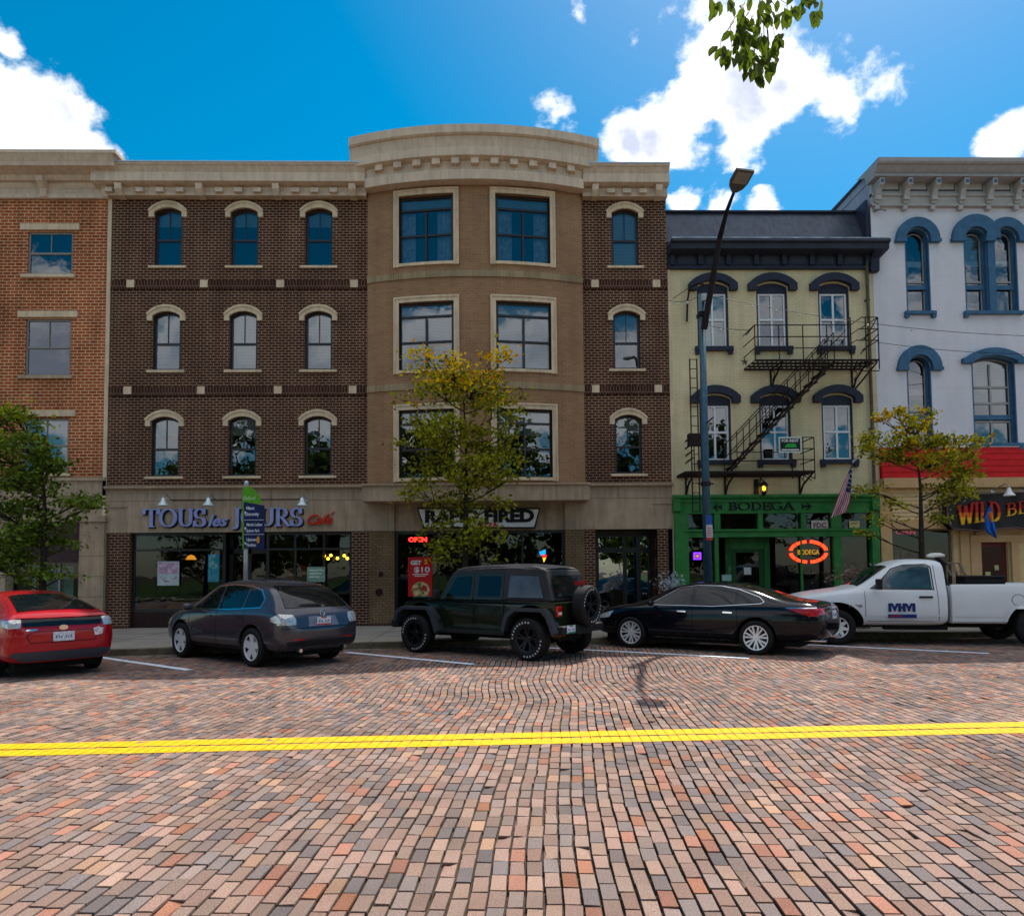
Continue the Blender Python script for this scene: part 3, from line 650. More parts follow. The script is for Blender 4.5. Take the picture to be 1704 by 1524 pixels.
    for k in range(-7, 2):
        xm = fx(32, 300)+pitch*k
        if k <= 1: 
            w2 = .52
            if xm+w2 < xs: pa.box(xm-w2, xm+w2, YF-.085, YF-.06, za, zb2); pa.box(xm-w2+.05, xm+w2-.05, YF-.095, YF-.06, za+.05, zb2-.05)
        xb = xc+pitch*k
        if xb < xs: br.sweep([(YF-.05, zf-.34), (YF-.42, zf-.30), (YF-.40, zf-.45), (YF-.2, zf-.6), (YF-.16, zf-.82), (YF-.05, zf-.85)], [xb-.1, xb+.1])
    part('frieze_panel', pa, M_corn, bl, split=True); part('bracket', br, M_corn, bl, split=True)
    shell(bl, x0, x1-.05, zt2-.15, YF+.2, YF+14)
orange_building()

# ================================================================== 2. dark brick building with curved bay
BX0, BX1 = fx(612.5, 560), fx(970, 560); BXM = (BX0+BX1)/2; BR = 10.2
def bayB(x):
    t = x-BXM; h = (BX1-BX0)/2
    return -(math.sqrt(BR*BR-min(t*t, BR*BR*.9))-math.sqrt(BR*BR-h*h))
def bay_warp(v): return (v[0], v[1]+bayB(v[0]), v[2])
MX0, MX1 = XL, fx(1111, 500)
def main_building():
    bl = empty('brick_building', ((MX0+MX1)/2, YF, 0)); tag(bl, 'four storey dark brick building with a curved tan brick bay and cream cornice', 'building')
    zb = fz(400, 808); zt = fz(400, 331)
    cols = [fx(280, 395), fx(407, 395), fx(531, 395), fx(1040, 395)]; hw = .415
    sill = [fz(408, 443), fz(408, 616), fz(408, 792)]; H = 1.80; rise = .14; spring = H-rise
    holes = [(c-hw, c+hw, s, s+spring, rise) for c in cols for s in sill]
    w = MB(); wall(w, MX0+.005, BX0, zb, zt, YF, [h for h in holes if h[0] < BX0]); part('wall', w, M_dark, bl); w = MB(); wall(w, BX1, MX1, zb, zt, YF, [h for h in holes if h[0] > BX1]); part('wall', w, M_dark, bl)
    blinds = {0: (.33, .30, .30), 1: (1, 1, 1), 2: (.0, .35, .33)}
    for ci, c in enumerate(cols):
        for ri, s in enumerate(sill):
            x0, x1, z0, z1 = c-hw, c+hw, s, s+spring
            l = MB(); t = .155; n = 12
            inn = arcpts(x0-.005, x1+.005, z1+.005, rise, n); out = arcpts(x0-t, x1+t, z1+.02, rise+t*.98, n)
            l.ring(out, inn, YF-.075, YF+.01); l.ring(arcpts(x0-t-.03, x1+t+.03, z1+.05, rise+t, n), arcpts(x0-t+.02, x1+t-.02, z1+.02, rise+t*.75, n), YF-.10, YF-.07)
            l.box(x0-t-.002, x0-.005, YF-.078, YF+.01, z1-.15, z1+.03); l.box(x1+.005, x1+t+.002, YF-.078, YF+.01, z1-.15, z1+.03)
            sl = MB(); sl.box(x0-.15, x1+.15, YF-.07, YF+.1, z0-.075, z0-.003)
            bd = 0 if ri == 0 and ci < 3 else [(.27, 1, .42)[ri], 1, (.30)][ri] if ri != 1 else 1
            if ci == 3: bd = (1, .30, .30)[ri]
            if ci < 3 and ri == 0: bd = .27
            if ri == 1 and ci < 3: bd = .98
            if ri == 2 and ci < 3: bd = .28
            bm = M_blind if (ri, ci) in ((1, 0), (1, 1), (1, 2), (0, 3)) else mat('grey_blind', (.34, .40, .38), .8)
            window(bl, x0, x1, z0, z1, rise, fm=M_blackframe, fw=.07, rails=(.5,), topm=1, blind=bd, blindm=bm, lintel=(l, M_stoneL), sill=(sl, M_stoneL), inset=.10)
    q = MB(); q.box(MX0+.1, MX1-.1, YF+.75, YF+.77, 3, zt); part('room_shade_sheet', q, M_room, bl)
    # belt of soldier bricks with stone squares
    zs1, zs2 = fz(400, 473), fz(400, 649.5)
    sq = MB(); so_ = MB()
    for zz, us in ((zs1, (218, 340, 467, 589.5, 990, 1092)), (zs2, (213, 335, 463, 587, 991, 1095))):
        for u in us:
            x = fx(u, 560) if u < 0 else fx(u, 473 if zz == zs1 else 650); sq.box(x-.115, x+.115, YF-.05, YF+.02, zz-.115, zz+.115)
        for (a, b) in ((MX0+.01, BX0-.002), (BX1+.002, MX1)): so_.box(a, b, YF-.022, YF+.01, zz-.125, zz+.11); so_.box(a, b, YF-.04, YF+.01, zz-.165, zz-.126)
    part('stone_square', sq, M_stoneL, bl, split=True); part('soldier_course', so_, M_sold, bl, split=True)
    # limestone belt and band
    bt = MB()
    for (a, b) in ((MX0-.02, BX0-.02), (BX1+.02, MX1+.02)): bt.sweep([(YF+.05, zb), (YF-.16, zb-.01), (YF-.16, zb-.07), (YF-.06, zb-.12), (YF+.05, zb-.12)], [a, b])
    part('belt_course', bt, M_stone, bl, split=True)
    zl = fz(400, 885)
    st = MB(); xp0, xp1 = fx(656, 860), fx(940, 860)
    st.box(MX0+.0, xp0, YF-.02, YF+.35, zl, zb-.12); st.box(xp1, MX1, YF-.02, YF+.35, zl, zb-.12); st.box(xp0, xp1, YF+.12, YF+.35, zl, zb-.12)
    st.box(xp0, xp1, YF-.01, YF+.119, zb-.35, zb-.12)
    jj = st; zmid = fz(400, 842)
    for (a, b, n) in ((MX0, xp0, 7), (xp1, MX1, 2)):
        joints(jj, a, b, fz(400, 832), zb-.12, YF-.02, n, [fz(400, 833)])
        jj.box(a, a+.62, YF-.05, YF, zmid-.02, zmid+.015); jj.box(b-.62, b-.0, YF-.05, YF, zmid-.02, zmid+.015)
    joints(jj, MX0, xp0, zl, zmid, YF-.02, 3); part('limestone_band', st, [M_stone, M_joint], bl)
    # ground floor piers
    pr = MB(); prt = MB()
    U = lambda u: fx(u, 960)
    def pier(mb, a, b): mb.box(a, b, YF, YF+.4, .15, zl)
    pier(pr, U(178), U(215)); pier(pr, U(585), U(614)); pier(pr, U(973), U(992)); pier(pr, U(1096), U(1113))
    pier(prt, U(614), xp0); pier(prt, xp1, U(973)); part('dark_pier', pr, M_dark, bl, split=True); part('tan_pier', prt, M_tan2, bl, split=True)
    pb = MB(); 
    for a, b in ((U(178), U(215)), (U(585), U(614)), (U(614), xp0), (xp1, U(973)), (U(973), U(992)), (U(1096), U(1113))): pb.box(a-.01, b+.01, YF-.02, YF+.3, .15, .22)
    part('pier_base', pb, M_sold, bl, split=True)
    # ------- cafe shopfront
    a, b = U(215), U(585); zt_ = zl
    bk = MB(); d0, d1 = U(372), U(440)
    bk.box(a, d0, YF+.14, YF+.3, .15, .62); bk.box(d1, b, YF+.14, YF+.3, .15, .62)
    for k in range(7): zz = .2+k*.06; bk.box(a, d0, YF+.132, YF+.15, zz, zz+.045); bk.box(d1, b, YF+.132, YF+.15, zz, zz+.045)
    part('bulkhead', bk, mat('maroon_panel', (.030, .011, .010), .5, var=.3), bl)
    window(bl, a, d0, .62, zt_, 0, gm=G_shop, fw=.09, rails=(.78,), mull=0, inset=.15)
    window(bl, d1, b, .62, zt_, 0, gm=G_shop, fw=.09, rails=(.78,), mull=2, inset=.15)
    dr = MB(); dm = (d0+d1)/2; dr.box(d0, d1, YF+.5, YF+.56, 2.35, 2.5)
    for x in (d0, dm-.05, d1-.1): dr.box(x, x+.1, YF+.5, YF+.56, .15, zt_)
    d = part('door', dr, M_blackframe, bl); gl = MB(); gl.quad((d0, YF+.53, .2), (d1, YF+.53, .2), (d1, YF+.53, zt_), (d0, YF+.53, zt_)); part('pane', gl, G_shop, d)
    hd = MB(); hd.tube([(dm-.09, YF+.46, .9), (dm-.09, YF+.46, 1.4)], .015); hd.tube([(dm+.09, YF+.46, .9), (dm+.09, YF+.46, 1.4)], .015); part('handle', hd, mat('steel', (.6, .6, .6), .3, 1), d)
    shoproom(bl, a, b, .15, zt_, YF, 5)
    # interior furnishings of the cafe: menu board, shelves
    it = MB(); r1 = rect(240, 275, 920, 955, YF+2.5); it.box(r1[0], r1[1], YF+2.5, YF+2.55, r1[2], r1[3]); part('menu_screen', it, mat('teal_screen', (.02, .09, .12), .4, emit=(.01, .16, .22), es=.5), bl)
    it = MB(); r1 = rect(346, 364, 922, 968, YF+1.2); it.box(*r1[:2], YF+1.2, YF+1.25, *r1[2:]); part('window_banner', it, mat('glowing_cyan_banner', (.02, .14, .22), .5, emit=(.01, .12, .2), es=.35, var=.4), bl)  # banner material is given a faint glow of its own
    sh = MB()
    for z in (.9, 1.0): sh.box(a+.6, d0-.1, YF+1.2, YF+1.6, z, z+.03)
    sh.box(a+.6, d0-.1, YF+1.2, YF+1.6, .15, .9); part('counter', sh, mat('counter_wood', (.10, .05, .02), .5), bl)
    # ------- pizza shopfront (middle)
    a, b = xp0, xp1
    bk = MB(); bk.box(a, b, YF+.14, YF+.3, .15, .5); part('bulkhead', bk, mat('maroon_panel', (.03, .011, .01)), bl)
    window(bl, a, b, .5, zt_, 0, gm=G_shop, fw=.09, rails=(), mull=3, inset=.16); shoproom(bl, a, b, .15, zt_, YF, 4, M_room)
    # ------- recessed entrance at the right
    a, b = U(992), U(1096); dr = MB(); yy = YF+.8; 
    for x in (a, a+.08, fx(1020, 960)+.45, b-.5, b-.12): dr.box(x, x+.12, yy, yy+.07, .15, zt_)
    dr.box(a, b, yy-.004, yy+.074, 2.3, 2.46); dr.box(a, b, yy-.004, yy+.074, zt_-.2, zt_); dr.box(a, b, yy-.004, yy+.074, .15, .35)
    d = part('door', dr, M_blackframe, bl); gl = MB(); gl.quad((a, yy+.03, .2), (b, yy+.03, .2), (b, yy+.03, zt_), (a, yy+.03, zt_)); part('pane', gl, glass('door_glass', (.4, .42, .4), .30), d)
    shoproom(bl, a, b, .15, zt_, YF, 4, M_room)
    e = MB(); e.box(a, a+.02, YF+.3, yy, .15, zt_); e.box(b-.02, b, YF+.3, yy, .15, zt_); part('entrance_wall', e, M_sold, bl, split=True)
    # vents on the tan pier
    vt = MB()
    for (u, v, r) in ((634, 955, .07), (631, 985, .11)):
        x, z = fp(u, v); vt.lathe([(0, -.03), (r, -.03), (r, 0)], 16, 'y', (x, YF, z)); 
    part('wall_hydrant', vt, M_iron, bl)
    # ------- bay
    Y0 = YF-.12; zbt = fz(790, 300, Y0-.5); 
    wz = [(fz(707, 440, Y0-.3), fz(707, 328, Y0-.3)), (fz(707, 617, Y0-.3), fz(707, 505, Y0-.3)), (fz(707, 796, Y0-.3), fz(707, 683, Y0-.3))]
    wx = [(fx(664.5, 450, Y0-.3), fx(754.5, 450, Y0-.3)), (fx(824, 450, Y0-.3), fx(917, 450, Y0-.3))]
    wm = (wx[0][1]-wx[0][0]+wx[1][1]-wx[1][0])/2; wx = [((a+b)/2-wm/2, (a+b)/2+wm/2) for a, b in wx]
    w = MB(); wall(w, BX0, BX1, zb-.05, zbt+.2, Y0, [(a, b, z0, z1, 0) for a, b in wx for z0, z1 in wz], .2, step=.22)
    for x in (BX0, BX1): w.quad((x, Y0, zb), (x, YF+.1, zb), (x, YF+.1, zbt+1.6), (x, Y0, zbt+1.6))
    part('bay_wall', w, M_tan, bl, bay_warp)
    for ci, (a, b) in enumerate(wx):
        for ri, (z0, z1) in enumerate(wz):
            t = MB(); s = .15
            t.box(a-s, a, Y0-.05, Y0+.02, z0-.10, z1+s); t.box(b, b+s, Y0-.05, Y0+.02, z0-.10, z1+s); t.xbox(a, b, Y0-.05, Y0+.02, z1, z1+s); t.xbox(a, b, Y0-.06, Y0+.02, z0-.09, z0)
            t.box(a-s-.015, a-s+.035, Y0-.075, Y0-.05, z0-.11, z1+s+.02); t.box(b+s-.035, b+s+.015, Y0-.075, Y0-.05, z0-.11, z1+s+.02); t.xbox(a-s+.035, b+s-.035, Y0-.075, Y0-.05, z1+s-.035, z1+s+.02)
            window(bl, a, b, z0, z1, 0, y=Y0, rails=(.42, .80), mull=1, mull_to=.80, fw=.07, inset=.10, warp=bay_warp, blind=((.20, .20), (.95, .95), (.16, .36))[ri][ci],
                   blindm=mat('grey_blind', (.34, .40, .38)) if ri != 1 else M_blind, curtain=.30 if ri == 0 else 0, sill=(t, M_stoneL))
    q = MB(); q.xbox(BX0+.05, BX1-.05, Y0+.62, Y0+.64, zb, zbt); part('room_shade_sheet', q, M_room, bl, bay_warp)
    bd = MB()
    for v in (463, 644.5):
        z = fz(613, v+4, Y0); bd.xbox(BX0-.01, BX1+.01, Y0-.04, Y0+.03, z-.10, z+.10)
    part('band_course', bd, brick('buff_soldier', (.36, .27, .165), (.31, .23, .135), (.24, .175, .10), .07, .5, .008), bl, bay_warp, split=True)
    sk = MB(); z0_, z1_ = fz(790, 832, YF-1.0), fz(790, 806, YF-1.0); sk.box(BX0-.01, BX1+.03, YF-.86, YF+.1, z0_, z1_); sk.box(BX0-.03, BX1+.05, YF-.92, YF+.1, z1_, z1_+.05)
    joints(sk, BX0, BX1, z0_, z1_, YF-.86, 5); part('bay_base', sk, [M_stone, M_joint], bl)
    # bay cornice
    xs = [BX0-.03+(BX1-BX0+.06)*k/36 for k in range(37)]
    yc = Y0-.62; zc = lambda v: fz(790, v, yc-.47)
    c = MB()
    e = .50; xs2 = [BX0-e+(BX1-BX0+2*e)*k/40 for k in range(41)]
    zA, zB, zC, zD = zc(208.5), zc(224), zc(243), zc(256)
    c.sweep([(YF+.5, zA-.25), (yc+.35, zA), (yc, zA), (yc, zB+.04), (yc+.06, zB), (yc+.10, zB), (yc+.16, zC+.05), (yc+.16, zC+.02), (yc+.12, zC), (yc+.12, zD), (yc+.3, zD-.05), (YF+.1, zD-.08), (YF+.1, zA-.3)], xs2)
    part('bay_cornice', c, M_corn, bl, bay_warp)
    c = MB(); zE = fz(790, 284, Y0-.80); zG = fz(790, 299, Y0-.85)
    c.sweep([(YF, zD-.04), (Y0-.28, zD-.04), (Y0-.28, zE), (YF, zE)], xs); c.sweep([(YF, zE+.01), (Y0-.30, zE+.02), (Y0-.34, zE), (Y0-.36, zE-.05), (Y0-.36, zG), (YF, zG)], xs)
    part('bay_frieze', c, M_corn, bl, bay_warp)
    dn = MB(); n = 11
    for k in range(n): x = BX0+.42+(BX1-BX0-.78)*k/(n-1); zz = fz(790, 268.5, Y0-.9); dn.box(x-.12, x+.12, Y0-.44, Y0-.27, zz-.09, zz+.09)
    part('bay_dentil', dn, M_corn, bl, bay_warp, bevel=.01, split=True)
    shp = MB(); shp.xbox(BX0-.2, BX1+.2, Y0+.0, Y0+.7, zG, zA-.3); part('bay_parapet', shp, M_corn, bl, bay_warp)
    # wing cornices
    Yc = YF-.55; Z = lambda v: fz(405, v, Yc)
    z1, z2, z3, z4 = Z(270), Z(283), Z(285), Z(299); zf0 = fz(405, 331)
    prof = [(YF+.3, z1+.0), (Yc, z1), (Yc, z1-.05), (Yc+.05, z1-.09), (Yc+.12, z2), (Yc+.07, z3), (Yc+.07, z4), (Yc+.2, z4-.04), (YF+.1, z4-.06), (YF+.1, z1-.3)]
    for (a, b, el_, er) in ((MX0, BX0-.02, .42, 0), (BX1+.02, MX1, 0, 0.02)):
        c = MB(); c.sweep(prof, [a-el_, b+er]); part('cornice', c, M_corn, bl)
        cp = MB(); cp.box(a-el_-.01, b+er+.01, Yc-.02, YF+.6, z1+.002, z1+.035); cp.box(a-.05, b, YF+.75, YF+1.0, z1-.3, z1+.30); cp.box(a-.05, b+.02, YF+.7, YF+1.05, z1+.30, z1+.34)
        part('coping', cp, M_coping, bl)
        f = MB(); f.box(a, b, YF-.22, YF+.05, zf0, z4-.05); f.box(a, b, YF-.25, YF+.05, zf0-.02, zf0+.10); part('frieze', f, M_corn, bl)
    br = MB(); dn = MB()
    for u in (208, 340, 465, 590, 988, 1092):
        x = fx(u, 318); br.sweep([(YF-.05, z4-.05), (YF-.46, z4-.05), (YF-.44, z4-.22), (YF-.34, z4-.34), (YF-.32, zf0-.06), (YF-.05, zf0-.08)], [x-.10, x+.10])
    for (ua, ub) in ((208, 340), (340, 465), (465, 590), (988, 1092)):
        for k in range(3): x = fx(ua+(ub-ua)*(k+1)/4, 315); dn.box(x-.12, x+.12, YF-.36, YF-.21, z4-.27, z4-.13)
    x = fx(190, 315); dn.box(x-.1, x+.12, YF-.36, YF-.21, z4-.27, z4-.13)
    part('bracket', br, M_corn, bl, bevel=.01, split=True); part('dentil', dn, M_corn, bl, bevel=.01, split=True)
    shell(bl, MX0+.05, MX1-.0, z1-.1, YF+.3, YF+16)
main_building()

# ================================================================== 3. olive building with green shopfront
OX0, OX1 = MX1+.01, fx(1457, 600)
def olive_building():
    bl = empty('brick_building', ((OX0+OX1)/2, YF, 0)); tag(bl, 'three storey olive painted brick building with slate cornice, fire escape and green shopfront', 'building')
    zb = fz(1290, 826); zt = fz(1290, 448)
    cols = [(fx(1160, 560), fx(1214, 560)), (fx(1259, 560), fx(1313, 560)), (fx(1362, 560), fx(1416, 560))]; wd = .97
    cols = [((a+b)/2-wd/2, (a+b)/2+wd/2) for a, b in cols]
    rows = [(fz(1290, 577), fz(1290, 478)), (fz(1290, 765), fz(1290, 664))]; rise = .13
    w = MB(); wall(w, OX0, OX1, zb, zt, YF, [(a, b, z0, z1, rise) for a, b in cols for z0, z1 in rows], .2); part('wall', w, M_olive, bl)
    st = MB(); st.box(OX0-.0, OX0+.10, YF-.03, YF+.02, .15, fz(1113, 440)); part('edge_strip', st, M_stoneL, bl)
    for ri, (z0, z1) in enumerate(rows):
        for ci, (a, b) in enumerate(cols):
            h = MB(); t = .30
            inn = arcpts(a-.02, b+.02, z1+.02, rise+.03, 12); out = arcpts(a-.27, b+.27, z1+.08, rise+.2, 12); h.ring(out, inn, YF-.16, YF+.02)
            h.box(a-.27, a-.02, YF-.162, YF+.02, z1-.13, z1+.085); h.box(b+.02, b+.27, YF-.162, YF+.02, z1-.13, z1+.085)
            s = MB(); s.box(a-.10, b+.10, YF-.13, YF+.1, z0-.14, z0-.01); s.box(a-.09, a+.05, YF-.11, YF+.02, z0-.24, z0-.14); s.box(b-.05, b+.09, YF-.11, YF+.02, z0-.24, z0-.14)
            tz = z1-.19; f = MB(); f.prism([(a+.001, tz)]+[(b-.001, tz)]+arcpts(a, b, z1, rise)[::-1], YF+.05, YF+.11)
            f.box(a, a+.06, YF+.04, YF+.16, z0, tz); f.box(b-.06, b, YF+.04, YF+.16, z0, tz)
            ww = window(bl, a+.06, b-.06, z0, tz, 0, fm=M_white, fw=.055, rails=(.51,), mull=(1 if ri == 0 or ci == 2 else 1), mull_from=.0, fm2=None, inset=.07, lintel=(h, M_navy), sill=(s, M_navy), trim=(f, M_navy),
                        blind=((.98, 0, .0), (0, 0, 0))[ri][ci], blindm=mat('aqua_shade', (.33, .50, .45), .7))
    q = MB(); q.box(OX0+.1, OX1-.1, YF+.7, YF+.72, 3, zt); part('room_shade_sheet', q, M_room, bl)
    # frieze, cornice, mansard
    zf1 = fz(1290, 414); f = MB(); f.box(OX0, OX1-.02, YF-.06, YF+.1, zt, zf1+.2); f.box(OX0, OX1-.02, YF-.12, YF+.1, zt-.03, zt+.05); part('frieze', f, M_navy, bl)
    b = MB(); p = MB(); n = 7; wdt = OX1-OX0
    for k in range(n+1):
        x = OX0+.14+(wdt-.35)*k/n; b.sweep([(YF-.05, zf1+.1), (YF-.40, zf1+.1), (YF-.36, zf1-.1), (YF-.16, zf1-.28), (YF-.14, zt+.1), (YF-.05, zt+.05)], [x-.07, x+.07])
        if k < n: xa = x+.16; xb = OX0+.14+(wdt-.35)*(k+1)/n-.16; p.box(xa, xb, YF-.085, YF-.05, zt+.12, zt+.46); p.box(xa+.05, xb-.05, YF-.10, YF-.05, zt+.17, zt+.41)
    x = OX1-.02; b.sweep([(YF-.05, zf1+.1), (YF-.50, zf1+.1), (YF-.48, zf1-.2), (YF-.22, zf1-.4), (YF-.2, zt-.12), (YF-.05, zt-.15)], [x-.12, x+.14])
    part('bracket', b, M_navy, bl, split=True); part('frieze_panel', p, M_slate, bl, split=True)
    Yc = YF-.6; Z = lambda v: fz(1290, v, Yc); z1, z2 = Z(396), Z(412); c = MB()
    c.sweep([(YF+.2, z1), (Yc, z1), (Yc-.02, z1-.09), (Yc+.08, z1-.13), (Yc+.10, z2+.02), (Yc+.18, z2), (YF+.1, z2-.05), (YF+.1, z1-.2)], [OX0+.02, OX1+.28]); part('cornice', c, M_slate, bl)
    fl = MB(); fl.box(OX0+.02, OX1+.25, Yc+.02, YF+.1, z1+.001, z1+.035); part('cornice_flashing', fl, mat('flashing', (.42, .45, .5), .4, .3, var=.5, vscale=3), bl)
    zm = fz(1290, 352, YF+.7); m = MB(); m.sweep([(YF+.05, z1+.03), (YF+.7, zm-.06), (YF+1.0, zm-.06), (YF+1.0, z1)], [OX0+.0, OX1-.12]); part('mansard', m, M_slate2, bl)
    cp = MB(); cp.box(OX0, OX1-.1, YF+.62, YF+1.1, zm-.06, zm); cp.box(OX1-.14, OX1-.08, YF+.0, YF+.8, z1, zm+.03); part('coping', cp, M_navy, bl)
    dp = MB(); x = fx(1445, 600); dp.tube([(x, YF-.1, zt+.3), (x, YF-.1, .9)], .05, 10); 
    for z in (4, 6, 8, 10): dp.box(x-.07, x+.07, YF-.12, YF, z, z+.04)
    part('downspout', dp, mat('brown_downspout', (.10, .085, .055), .5, var=.3), bl)
    stt = MB(); x, z = fp(1239, 602)
    for k in range(5):
        a = k*2*math.pi/5+math.pi/2; stt.prism([(x, z), (x+.1*math.cos(a-.3)*.35, z+.1*math.sin(a-.3)*.35), (x+.11*math.cos(a), z+.11*math.sin(a)), (x+.1*math.cos(a+.3)*.35, z+.1*math.sin(a+.3)*.35)], YF-.03-.001*k, YF)
    part('anchor_star', stt, M_iron, bl)
    # ---------------- green shopfront
    y0 = YF-.12; X = lambda u, v=920: fx(u, v, y0); Z = lambda v: fz(1290, v, y0)
    g = MB(); L, Rr = X(1122), X(1463)
    zc = Z(822); zs0, zs1 = Z(851), Z(835)
    g.sweep([(YF+.1, zc), (y0-.14, zc-.02), (y0-.14, zc-.10), (y0-.05, zc-.16), (y0-.05, zs1), (y0-.0, zs1-.0), (y0, zs0), (y0-.03, zs0-.01), (y0-.03, zs0-.05), (YF+.1, zs0-.05)], [L, Rr])
    part('fascia', g, M_green, bl)
    p = MB(); p.box(X(1123), X(1146), y0-.04, YF+.3, .15, zs0-.05); p.box(X(1121), X(1134), y0-.10, YF+.1, Z(850), zc-.1); p.box(X(1121), X(1148), y0-.08, YF+.1, .15, .45); p.cut(); p.box(X(1451), X(1464), y0-.04, YF+.3, .15, zs0-.05); p.box(X(1452), X(1465), y0-.1, YF+.1, Z(850), zc-.1)
    part('pilaster', p, M_green, bl, bevel=.01, split=True)
    tr = MB(); za, zb_ = Z(880), Z(893)
    for (ua, ub) in ((1190, 1200), (1263, 1271), (1335, 1343), (1385, 1402)): tr.box(X(ua), X(ub), y0, YF+.1, za, zs0-.04)
    part('transom_post', tr, M_green, bl, split=True)
    tr = MB(); tr.sweep([(YF+.1, za+.0), (y0-.08, za), (y0-.08, za-.06), (y0-.02, za-.09), (y0-.02, zb_), (YF+.1, zb_)], [X(1140), X(1452)]); part('transom_rail', tr, M_green, bl)
    po = MB()
    for (ua, ub, d) in ((1190, 1196, 0), (1388, 1402, 0), (1217, 1226, .6), (1284, 1293, .6)): po.box(X(ua), X(ub), y0+d, YF+.1+d, .15, zb_)
    po.box(X(1222), X(1288), YF+.5, YF+.58, Z(912), zb_); po.box(X(1333), X(1336.5), y0+.05, YF, .15, zb_)
    part('door_post', po, M_green, bl, split=True)
    dr = MB(); da, db = X(1227), X(1284); yd = YF+.52
    dr.box(da, da+.16, yd, yd+.05, .15, Z(912)); dr.box(db-.16, db, yd, yd+.05, .15, Z(912)); dr.box(da+.16, db-.16, yd, yd+.05, Z(918), Z(912)); dr.box(da+.16, db-.16, yd, yd+.05, .15, .9)
    d = part('door', dr, M_greenD, bl); gl = MB(); gl.quad((da, yd+.02, .8), (db, yd+.02, .8), (db, yd+.02, Z(912)), (da, yd+.02, Z(912))); part('pane', gl, G_shop, d)
    pp = MB(); r = rect(1238, 1250, 944, 956, yd-.01); pp.box(r[0], r[1], yd-.01, yd-.006, r[2], r[3]); part('notice', pp, mat('paper', (.6, .62, .6), .8), d)
    pp = MB(); r = rect(1201, 1217, 956, 966, YF+.02); pp.box(r[0], r[1], YF+.01, YF+.014, r[2], r[3]); part('notice', pp, mat('green_paper', (.25, .4, .35), .8), bl)
    for (ua, ub) in ((1145, 1190), (1200, 1263), (1271, 1335), (1343, 1385), (1402, 1451)):
        gl = MB(); gl.quad((X(ua), YF, za), (X(ub), YF, za), (X(ub), YF, zs0), (X(ua), YF, zs0)); part('transom_pane', gl, G_shop, bl)
    for (ua, ub) in ((1146, 1190), (1196, 1217), (1293, 1388), (1402, 1451)):
        gl = MB(); gl.quad((X(ua), YF+.02, .7), (X(ub), YF+.02, .7), (X(ub), YF+.02, zb_), (X(ua), YF+.02, zb_)); part('shop_pane', gl, G_shop, bl)
        bk = MB(); bk.box(X(ua), X(ub), YF-.05, YF+.1, .15, .7); part('bulkhead', bk, M_greenD, bl)
    shoproom(bl, OX0+.1, OX1-.05, .15, zb, YF+.1, 4, M_room)
    # lettering
    tx = MB(); xa, xb = X(1211, 843), X(1322, 843); serif(tx, 'BODEGA', xa, xb, zs0+.05, (zs1-zs0)*.80, y0-.0, .035, thick=.2, thin=.07)
    for (ua, ub, s) in ((1186, 1202, -1), (1333, 1351, 1)):
        xa, xb = X(ua, 843), X(ub, 843); zm_ = (zs0+zs1)/2; tx.box(xa+.05, xb-.05, y0-.02, y0, zm_-.025, zm_+.025)
        xt = xb if s > 0 else xa; tx.prism([(xt, zm_), (xt-s*.16, zm_+.13), (xt-s*.10, zm_), (xt-s*.16, zm_-.13)][::s], y0-.023, y0); xo = xa if s > 0 else xb
        tx.prism([(xo+s*.02, zm_+.09), (xo+s*.11, zm_), (xo+s*.02, zm_-.09)][::-s], y0-.024, y0)
    t = part('shop_name', tx, mat('dark_lettering', (.006, .010, .012), .6), bl)
    shell(bl, OX0, OX1-.1, z1+.0, YF+.9, YF+16)
    return bl
olive_bl = olive_building()

